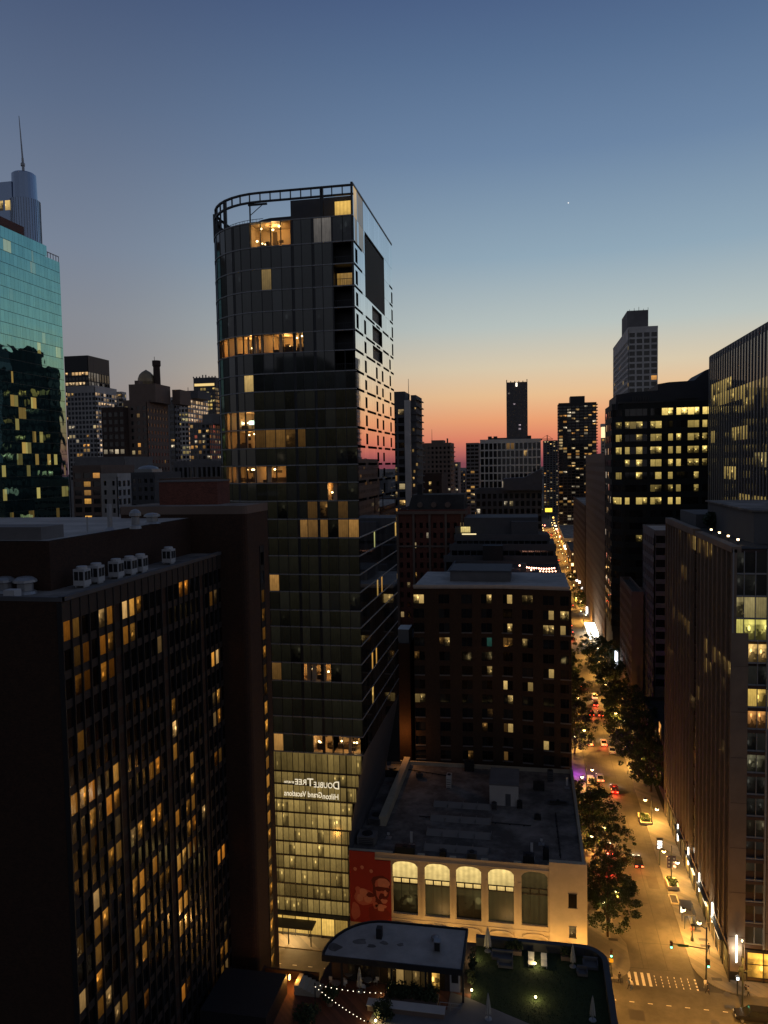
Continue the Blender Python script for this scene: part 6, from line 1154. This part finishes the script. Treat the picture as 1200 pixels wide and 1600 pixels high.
for x, y, v, s, l in ((12.4,129.5,0,1.15,'leafy street tree nearest the crossing, beside the cream building'),(12.6,136.5,1,1.15,'second street tree, merging with the nearest one beside the cream building'),(12.2,158,2,1.35,'large spreading tree beside the flat roof of the cream building'),(15.2,151,3,.95,'tree leaning over the braking cars from the left kerb'),(11.8,169,1,1.2,'tree behind the large spreading one at the back of the cream building'),
        (11.5,212,3,1.4,'tree beside the brick flats above the purple light'),(11.6,226,2,1.3,'second tree along the brick flats'),(11.6,240,0,1.45,'third tree along the brick flats'),(11.6,258,1,1.4,'fourth tree along the brick flats, lit yellow below'),(11.6,278,2,1.4,'fifth tree along the left kerb'),(11.6,300,3,1.4,'sixth tree along the left kerb past the flats'),(11.4,340,0,1.1,'far left kerb tree before the red-lit cars'),
        (28.2,190,1,1.5,'broad tree at the right kerb nearest the stone fin building'),(26.6,199,0,1.55,'second broad tree along the right kerb'),(30.2,208,2,1.5,'tree pressed to the low dark block on the right'),(26.4,219,3,1.6,'third kerb tree on the right, above the mid-street cars'),(27,235,1,1.6,'fourth kerb tree on the right in deep shade'),(26.4,252,2,1.6,'fifth kerb tree on the right beside the brown block'),(26.4,270,0,1.6,'sixth kerb tree on the right'),(25.6,288,3,1.5,'seventh kerb tree on the right below the blade sign'),(23.8,312,1,1.4,'dark tree hanging over the street before the bright canopy')): tree(x, y, l, v, s, rnd.uniform(0,6.28))
for k, (x, y) in enumerate(((11.5,400),(11.5,440),(26.5,430),(26.3,450),(11.5,500),(26.5,520))): tree(x, y, 'small dark street tree far down the street', k % 4, .9, k, 'far street trees')
# ================================================================ the roof terrace in front
DZ = 18.2
root = thing('terrace_building', 'low dark building with a rounded corner carrying the roof terrace and lawn', 'building', (-8,80,0))
poly = [(-34,50),(8.95,50),*rcorner(5.95,93.1,3.0,0,90),(-19.5,96.1),(-24,92.5),(-25.2,88),(-25.2,85.4),(-32.2,86.2)]
g = MB(); g.prism(poly, 0, DZ); g.build('wall', DBROWN, root)
g = MB(); g.prism([(-31.8,55),(-6.5,55),(-6.5,86.3),(-25,86.3),(-25,85.2),(-31.8,86)], DZ, DZ+.05); g.build('deck', mat('terracotta deck tiles', (.13,.05,.03), .85, .25, 1.2, brick=1.2), root)
def wallrun(P, h, t, name, m):
    g = MB()
    for (a, b) in zip(P, P[1:]):
        d = Vector((b[0]-a[0],b[1]-a[1],0)).normalized(); n = Vector((d.y,-d.x,0))*t
        q = [Vector((a[0],a[1],0)),Vector((b[0],b[1],0))+d*.02]; g.prism([(q[0].x,q[0].y),(q[0].x-n.x,q[0].y-n.y),(q[1].x-n.x,q[1].y-n.y),(q[1].x,q[1].y)][::1], DZ, DZ+h)
    g.build(name, m, root)
PC = [(9.0,50),(9.0,93.1),*rcorner(5.95,93.1,3.05,0,90),(-7.2,96.15)]
g = MB(); inn = [(8.3,50),(8.3,93.1),*rcorner(5.95,93.1,2.35,0,90),(-7.2,95.45)]
for i in range(len(PC)-1): a, b, c, d = PC[i], PC[i+1], inn[i+1], inn[i]; z0_, z1_ = DZ-.6, DZ+1.15; g.face([(*a,z0_),(*b,z0_),(*b,z1_),(*a,z1_)]); g.face([(*b,z1_),(*c,z1_),(*d,z1_),(*a,z1_)]); g.face([(*c,DZ),(*d,DZ),(*d,z1_),(*c,z1_)])
g.build('parapet', mat('dark coping metal', (.05,.052,.058), .6, .2, .5), root)
g = MB(); g.box(-32.3,-32,56,86,DZ,DZ+1.0); g.box(-32,-25.3,85.5,85.8,DZ,DZ+1.0); g.build('brick_parapet', BRHOT, root)
GRASS = mat('lawn', (.022,.04,.012), .95, .45, 2.5)
g = MB(); g.prism([(8.25,70),(8.25,93.1),*rcorner(5.95,93.1,2.3,0,90,5),(-7.1,95.4),(-7.1,85.5),(-.1,82.4),(6,79.6),(6,70)], DZ, DZ+.08)
tag(g.build('lawn', GRASS), kind='structure')
g = MB(); LB = MB()
for k in range(9000):
    x, y = rnd.uniform(-7,8.1), rnd.uniform(79,95.2)
    if y < 85.7-(x+7.1)*.45 or (x > 5.95 and y > 93.1 and (x-5.95)**2+(y-93.1)**2 > 4.8): continue
    a = rnd.uniform(0,6.28); h = rnd.uniform(.06,.16); LB.face([(x-.03*math.cos(a),y-.03*math.sin(a),DZ+.07),(x+.03*math.cos(a),y+.03*math.sin(a),DZ+.07),(x+.05*rnd.uniform(-1,1),y+.05*rnd.uniform(-1,1),DZ+.08+h)])
tag(LB.build('lawn_grass', GRASS), kind='stuff')
g = MB(); g.prism([(-7.15,85.45),(-9.5,86.2),(-9.6,83.2),(-17.5,82.8),(-18,80),(-12,76),(-6,70),(5.9,70),(5.9,79.5),(-.1,82.35)], DZ+.05, DZ+.09); tag(g.build('terrace_path', GREY), kind='structure')
# pavilion
pv = thing('pavilion', 'terrace pavilion with a pale flat roof rounded at its left end and lit glass doors', 'pavilion', (-16,90,DZ)); PZ_ = 22.2
y0_, y1_ = 84.3, 92.3; xl, xr = -24.6, -7.9; rr = 6.4
outl = [(xr,y0_),(xr,y1_-.0),*[(xl+rr-rr*math.sin(R(a))*1.0, y0_+.6+(y1_-y0_-.6)*math.cos(R(a))) for a in range(0,91,10)],(xl+.15,y0_)]
g = MB(); g.prism(outl[::-1] if False else [(x,y) for x, y in outl], PZ_-.45, PZ_); g.build('roof_slab', BLACK, pv)
cx_, cy_ = -15.9, 88.2; g = MB(); g.face([(cx_+(x-cx_)*.965, cy_+(y-cy_)*.95, PZ_+.02) for x, y in outl][::-1] if False else [(cx_+(x-cx_)*.965, cy_+(y-cy_)*.95, PZ_+.02) for x, y in outl]); o = g.build('roof_sheet', LROOF, pv)
g = MB()
for i in range(len(outl)):
    a, b = outl[i], outl[(i+1)%len(outl)]; f = lambda p, k: (cx_+(p[0]-cx_)*(1+k), cy_+(p[1]-cy_)*(1+k*1.6))
    A, B, C_, D = f(a,.004), f(b,.004), f(b,-.02), f(a,-.02); z0_, z1_ = PZ_-.5, PZ_+.22
    g.face([(*A,z0_),(*B,z0_),(*B,z1_),(*A,z1_)]); g.face([(*A,z1_),(*B,z1_),(*C_,z1_),(*D,z1_)]); g.face([(*C_,PZ_),(*D,PZ_),(*D,z1_),(*C_,z1_)])
g.build('roof_edge', BLACK, pv)
g = MB(); g.box(xl+3,xr-.3,y0_+2.2,y1_-1.2,DZ,PZ_-.46); g.box(xl+.7,xl+3,y0_+2.2,y1_-4.5,DZ,PZ_-.46); g.build('wall', DBROWN, pv)
dd = []
for k in range(12):
    x = -21.9+k*.98; s = {5:.05,6:.35,7:.07,8:.14,9:.03}.get(k, .004); dd.append(([(x+.05,y0_+2.13,DZ+.15),(x+.92,y0_+2.13,DZ+.15),(x+.92,y0_+2.13,DZ+2.7),(x+.05,y0_+2.13,DZ+2.7)], (s,s*.62,s*.2), rnd.random()))
dd.append(([(-11.7,y0_+2.1,DZ+.1),(-10.8,y0_+2.1,DZ+.1),(-10.8,y0_+2.1,DZ+2.6),(-11.7,y0_+2.1,DZ+2.6)], (1.1,.6,.12), .3))
put_windows(pv, dd, WIN, 'glass_door'); g = MB(); g.box(-9.6,-8.4,y0_+2.1,y0_+2.2,DZ,DZ+2.3); o = g.build('door', WMETAL, pv); g = MB(); g.box(-9.4,-8.6,y0_+2.06,y0_+2.1,DZ+1.1,DZ+2.1); g.build('door_pane', BLACK, o)
g = MB(); 
for x in (-22.2,-16.2,-12.2,-7.9): g.box(x-.12,x+.12,y0_+.3,y0_+.54,DZ,PZ_-.46)
g.build('post', BLACK, pv)
for px, py, w_, h_, l in ((592,1468,.7,1.3,'black upright box vent in the middle of the pavilion roof'),(683,1489,.8,1.3,'black fronted box vent at the right of the pavilion roof')):
    p = gr(px, py, PZ_); t = thing('roof_vent_box', l, 'roof vent', (p.x,p.y,PZ_)); addbox(t, 'casing', METAL if px > 600 else BLACK, p.x-w_/2,p.x+w_/2,p.y,p.y+.8,PZ_,PZ_+h_); addbox(t, 'louvre', BLACK, p.x-w_*.4,p.x+w_*.4,p.y-.05,p.y,PZ_+.2,PZ_+h_-.1)
p = gr(680,1470,PZ_); g = MB(); g.lathe((p.x,p.y,PZ_), [(.35,0),(.3,.3),(.5,.4),(.45,.55),(.05,.7)], 12); tag(g.build('mushroom_vent', METAL, None, (p.x,p.y,PZ_)), 'small round metal vent cap on the pavilion roof', 'roof vent')
g = MB(); 
for px, py, r in ((563,1471,.8),(522,1480,.9),(580,1478,.5),(626,1476,.4),(600,1473,.5)):
    p = gr(px, py, PZ_+.025); g.face([(p.x+r*(1+.25*math.sin(3*a+px))*math.cos(a), p.y+r*.8*(1+.2*math.sin(2*a+py))*math.sin(a), PZ_+.028) for a in [6.2832*k/16 for k in range(16)]])
g.build('roof_stain', ROOF, pv)
# furniture
UG = 'closed parasols on the terrace'
def parasol(px, py, label, h=3.0, s=1.0):
    p = gr(px, py, DZ+.1); x, y = p.x, p.y; t = thing('parasol', label, 'parasol', (x,y,DZ+.1), UG); g = MB(); prof = [(.42,.0),(.40,.06),(.05,.1),(.04,h)]; g.lathe((x,y,DZ+.1), prof, 10); g.build('stand', METAL, t)
    g = MB(); n = 16; pr = [(.34,.75),(.30,1.2),(.22,1.9),(.10,2.7),(.03,3.0)]
    rings = [[(x+s*r*(1 if k % 2 else .62)*math.cos(6.2832*k/n), y+s*r*(1 if k % 2 else .62)*math.sin(6.2832*k/n), DZ+.1+z*h/3-(.18 if j == 0 and k % 2 else 0)) for k in range(n)] for j, (r, z) in enumerate(pr)]
    for a, b in zip(rings, rings[1:]):
        for k in range(n): g.face([a[k],a[(k+1)%n],b[(k+1)%n],b[k]])
    g.build('canopy', mat('parasol canvas', (.45,.42,.36), .9, .1, 2), t)
parasol(762,1486,'white closed parasol at the left end of the lawn, against the back parapet',3.2,1.5); parasol(895,1510,'closed parasol at the right of the lawn near the corner seats',2.9); parasol(562,1549,'closed parasol standing among the dark tables by the pavilion doors',3.0); parasol(763,1592,'closed parasol over the stone path at the bottom of the photo',3.0); parasol(926,1594,'pale closed parasol at the bottom right of the lawn',2.8); 
def lounger(px, py, label):
    p = gr(px, py, DZ+.1); x, y = p.x, p.y; t = thing('sun_lounger', label, 'sun lounger', (x,y,DZ+.1), 'white sun loungers on the lawn'); g = MB(); g.box(x-.36,x+.36,y-.9,y+.35,DZ+.32,DZ+.42); 
    g.build('seat', WMETAL, t); g = MB(); g.face([(x-.36,y+.35,DZ+.42),(x+.36,y+.35,DZ+.42),(x+.36,y+1.0,DZ+.85),(x-.36,y+1.0,DZ+.85)]); g.face([(x-.36,y+.37,DZ+.34),(x-.36,y+1.02,DZ+.77),(x+.36,y+1.02,DZ+.77),(x+.36,y+.37,DZ+.34)]); g.build('backrest', WMETAL, t)
    for a in (-.3,.3):
        for b in (-.8,.3): g = MB(); g.box(x+a-.04,x+a+.04,y+b-.04,y+b+.04,DZ+.08,DZ+.32); g.build('leg', WMETAL, t)
lounger(830,1504,'left one of two white sun loungers at the back of the lawn'); lounger(850,1506,'right one of two white sun loungers at the back of the lawn')
def seat(px, py, w_, d_, label, name='sofa', m=DGREY, flip=False):
    p = gr(px, py, DZ+.1); x, y = p.x, p.y; t = thing(name, label, name.replace('_',' '), (x,y,DZ+.1), 'outdoor seats on the terrace'); g = MB(); g.box(x-w_/2,x+w_/2,y-d_/2,y+d_/2,DZ+.2,DZ+.52); g.build('seat', m, t); g = MB(); g.box(x-w_/2,x+w_/2,y+d_/2-.22,y+d_/2,DZ+.53,DZ+1.0); g.build('backrest', m, t)
    for a in (-1,1): g = MB(); g.box(x+a*w_/2-.12,x+a*w_/2+.0 if a > 0 else x+a*w_/2+.12,y-d_/2,y+d_/2-.23,DZ+.53,DZ+.8); g.build('armrest', m, t)
    for a in (-1,1):
        for b in (-1,1): g = MB(); g.box(x+a*(w_/2-.1)-.05,x+a*(w_/2-.1)+.05,y+b*(d_/2-.1)-.05,y+b*(d_/2-.1)+.05,DZ+.08,DZ+.2); g.build('leg', BLACK, t)
seat(785,1498,2.6,1.0,'long grey sofa at the back of the lawn right of the white parasol'); seat(790,1511,1.8,.8,'dark low bench in front of the long grey sofa'); seat(923,1511,1.7,1.4,'grey corner sofa near the rounded parapet'); seat(910,1523,1.2,1.0,'small grey seat before the corner sofa')
for px, py, l in ((525,1545,'dark dining set left of the closed parasol'),(575,1540,'dark dining set right of the closed parasol'),(545,1530,'dark dining set close to the pavilion doors')):
    p = gr(px, py, DZ+.05); x, y = p.x, p.y; t = thing('dining_table', l, 'table', (x,y,DZ+.05), 'terrace dining tables'); g = MB(); g.lathe((x,y,DZ+.75), [(.55,0),(.55,.05)], 14); g.build('table_top', METAL, t); g = MB(); g.tube((x,y,DZ+.05),(x,y,DZ+.75),.05); g.lathe((x,y,DZ+.05), [(.3,0),(.25,.05)], 10); g.build('leg', BLACK, t)
    for k, a in enumerate((.4,2.4,4.4)):
        cx_, cy_ = x+math.cos(a)*.95, y+math.sin(a)*.95; c = thing('chair', l.replace('dining set','chair at the dining set'), 'chair', (cx_,cy_,DZ+.05), 'terrace dining chairs'); g = MB(); g.box(cx_-.22,cx_+.22,cy_-.22,cy_+.22,DZ+.48,DZ+.53); g.build('seat', WMETAL, c); g = MB(); bx, by = cx_+math.cos(a)*.2, cy_+math.sin(a)*.2; g.box(bx-.2,bx+.2,by-.03,by+.03,DZ+.53,DZ+.95); g.build('backrest', WMETAL, c)
        for sx in (-.18,.18):
            for sy in (-.18,.18): g = MB(); g.tube((cx_+sx,cy_+sy,DZ+.05),(cx_+sx,cy_+sy,DZ+.48),.02,n=5); g.build('leg', METAL, c)
SPOT = glow('garden spot', (1,.78,.34), 14)
for px, py, l, e_ in ((741,1499,'garden spotlight at the back left of the lawn beside the pavilion',60),(836,1509,'garden spotlight glowing between the two sun loungers',80),(737,1551,'small garden spotlight at the front left edge of the lawn',40),(837,1562,'garden spotlight glowing alone in the middle of the lawn',80),(608,1554,'bright garden lamp beside the hedge on the tiled deck',90),(587,1599,'lamp at the very bottom edge of the photo by the dark tree',60)):
    p = gr(px, py, DZ+.1); t = thing('garden_light', l, 'garden light', (p.x,p.y,DZ+.1), 'garden spotlights'); g = MB(); g.tube((p.x,p.y,DZ+.05),(p.x,p.y,DZ+.3),.05); g.build('stem', BLACK, t); g = MB(); g.ball((p.x,p.y,DZ+.42),   .13, 6); g.build('bulb', SPOT, t); point((p.x,p.y-.1,DZ+.85), (1,.72,.3), e_, .1)
p0_, p1_, p2_ = gr(492,1537,DZ+3.4), gr(604,1551,DZ+3.0), gr(575,1597,DZ+3.4)
bulb_string('string_lights', 'bulb string running from the street corner to the hedge lamp', [p0_, p1_], 13, (1,.85,.6), 3, .05, .25); bulb_string('string_lights', 'bulb string slanting down across the tiled deck', [gr(493,1541,DZ+3.3), p2_], 15, (1,.85,.6), 3, .05, .25)
for q, l in ((p0_,'post at the street corner end of the bulb strings'),(p1_,'post by the hedge holding a bulb string'),(p2_,'post at the bottom of the photo holding a bulb string')):
    t = thing('string_light_post', l, 'post', (q.x,q.y,DZ)); addbox(t, 'pole', BLACK, q.x-.05,q.x+.05,q.y-.05,q.y+.05,DZ+.05,q.z+.1); addbox(t, 'foot', BLACK, q.x-.2,q.x+.2,q.y-.2,q.y+.2,DZ+.05,DZ+.15)
def hedge(name, label, x0, x1, y0, y1, h, n, box=True):
    t = thing(name, label, 'hedge', ((x0+x1)/2,(y0+y1)/2,DZ)); g = MB()
    for k in range(n): leafball(g, (rnd.uniform(x0,x1),rnd.uniform(y0,y1),DZ+.5+rnd.uniform(.2,h-.2)), .42, 26, .16)
    g.build('foliage', HEDGE, t)
    if box: addbox(t, 'planter', BROWN, x0-.2,x1+.2,y0-.2,y1+.2,DZ+.05,DZ+.6)
hedge('hedge', 'clipped dark hedge in a raised bed before the pavilion', -16.5,-10.9,83.3,84.8,1.4,100); hedge('hedge', 'low planting against the back parapet left of the loungers', -3.2,-1.6,94.4,95.1,1.2,26); hedge('hedge', 'low planting against the back parapet right of the loungers', 3.6,5.0,94.3,95.0,1.2,26); hedge('hedge', 'loose shrubs beside the pavilion at the lawn edge', -7.5,-7.0,87,92,1.6,34,False)
t = thing('planter_bed', 'long pale raised bed in front of the hedge', 'planter', (-14,80.5,DZ)); addbox(t, 'wall', BROWN, -18.5,-9.8,81.6,82.7,DZ+.05,DZ+.7); addbox(t, 'coping', WHITE, -18.6,-9.7,81.5,82.8,DZ+.7,DZ+.78)
t = thing('railing', 'metal railing by the white pavilion door', 'railing', (-9,82,DZ)); g = MB()
for k in range(3): g.tube((-10.4+k*1.2,83.0,DZ+.05),(-10.4+k*1.2,83.0,DZ+1.05),.03)
g.build('post', METAL, t); g = MB(); g.tube((-10.4,83.0,DZ+1.05),(-8.0,83.0,DZ+1.05),.03); g.tube((-10.4,83.0,DZ+.6),(-8.0,83.0,DZ+.6),.02); g.build('rail', METAL, t)
for px, py, r, l in ((480,1590,1.9,'dark bushy tree in the bottom left of the terrace'),(515,1560,1.3,'rounded dark shrub beside the bulb strings'),(598,1585,1.6,'dark shrub mass right of the bulb strings at the bottom')):
    p = gr(px, py, DZ+.8); t = thing('terrace_shrub', l, 'shrub', (p.x,p.y,DZ)); g = MB(); 
    for k in range(34): d = Vector((rnd.gauss(0,1),rnd.gauss(0,1),rnd.gauss(0,1))).normalized()*r*.75*rnd.uniform(.4,1); leafball(g, p+Vector((d.x,d.y,d.z*.7+.6)), .5, 26, .17)
    g.build('foliage', HEDGE, t); g = MB(); g.tube((p.x,p.y,DZ),(p.x,p.y,DZ+1.6),.1); g.lathe((p.x,p.y,DZ+.05), [(.4,0),(.5,.6),(.42,.62)], 12); g.build('pot', BROWN, t)
# dark stair head with a lit corner at the far left of the terrace
t = thing('terrace_stair_head', 'black block by the hotel with a glowing orange corner and stone steps', 'stair house', (-31,86,DZ)); a, b = gr(448,1522,DZ+2.4), gr(420,1560,DZ+2.4)
g = MB(); g.box(-36,a.x,b.y-3,a.y,DZ-6,DZ+2.4); g.build('wall', BLACK, t); g = MB()
for k in range(6): g.box(a.x+.9+k*.5,a.x+1.4+k*.5,82.8,85,DZ+.05,DZ+1.2-k*.2)
g.build('step', CREAM, t); g = MB(); g.box(a.x-.02,a.x+.12,83.6,83.9,DZ+1.2,DZ+1.7); g.build('wall_lamp', glow('wall lamp', (1,.45,.1), 12), t); point((a.x+.7,83.7,DZ+1.4), (1,.45,.08), 130, .1)
# ================================================================ distance and sky
g = MB(); panes = []
for k in range(420):
    y = rnd.uniform(1100,7000); x = (rnd.uniform(-.42,.30))*y; h = rnd.uniform(8,26) if rnd.random() < .93 else rnd.uniform(30,60)
    if 5 < x < 45 and y < 2600: continue
    wd = rnd.uniform(15,50); g.box(x,x+wd,y,y+wd,0,h,0)
    for q in range(rnd.randint(0,4)): xx, zz = x+rnd.uniform(0,wd-2), rnd.uniform(3,h-2); s = rnd.uniform(.3,1.5); c = rnd.choice(COLS); g.face([(xx,y-.3,zz),(xx+2.2,y-.3,zz),(xx+2.2,y-.3,zz+1.6),(xx,y-.3,zz+1.6)],1,tuple(v*s for v in c))
tag(g.build('distant_city', [DGREY, WIN]), 'mass of low far-off city blocks with sparse lights at the horizon', 'city', None, 'stuff')
p = at(888,317,12000); g = MB(); g.ball(p, 9, 6); tag(g.build('star', glow('star glow', (1,.97,.9), 1.1, False)), kind='structure')
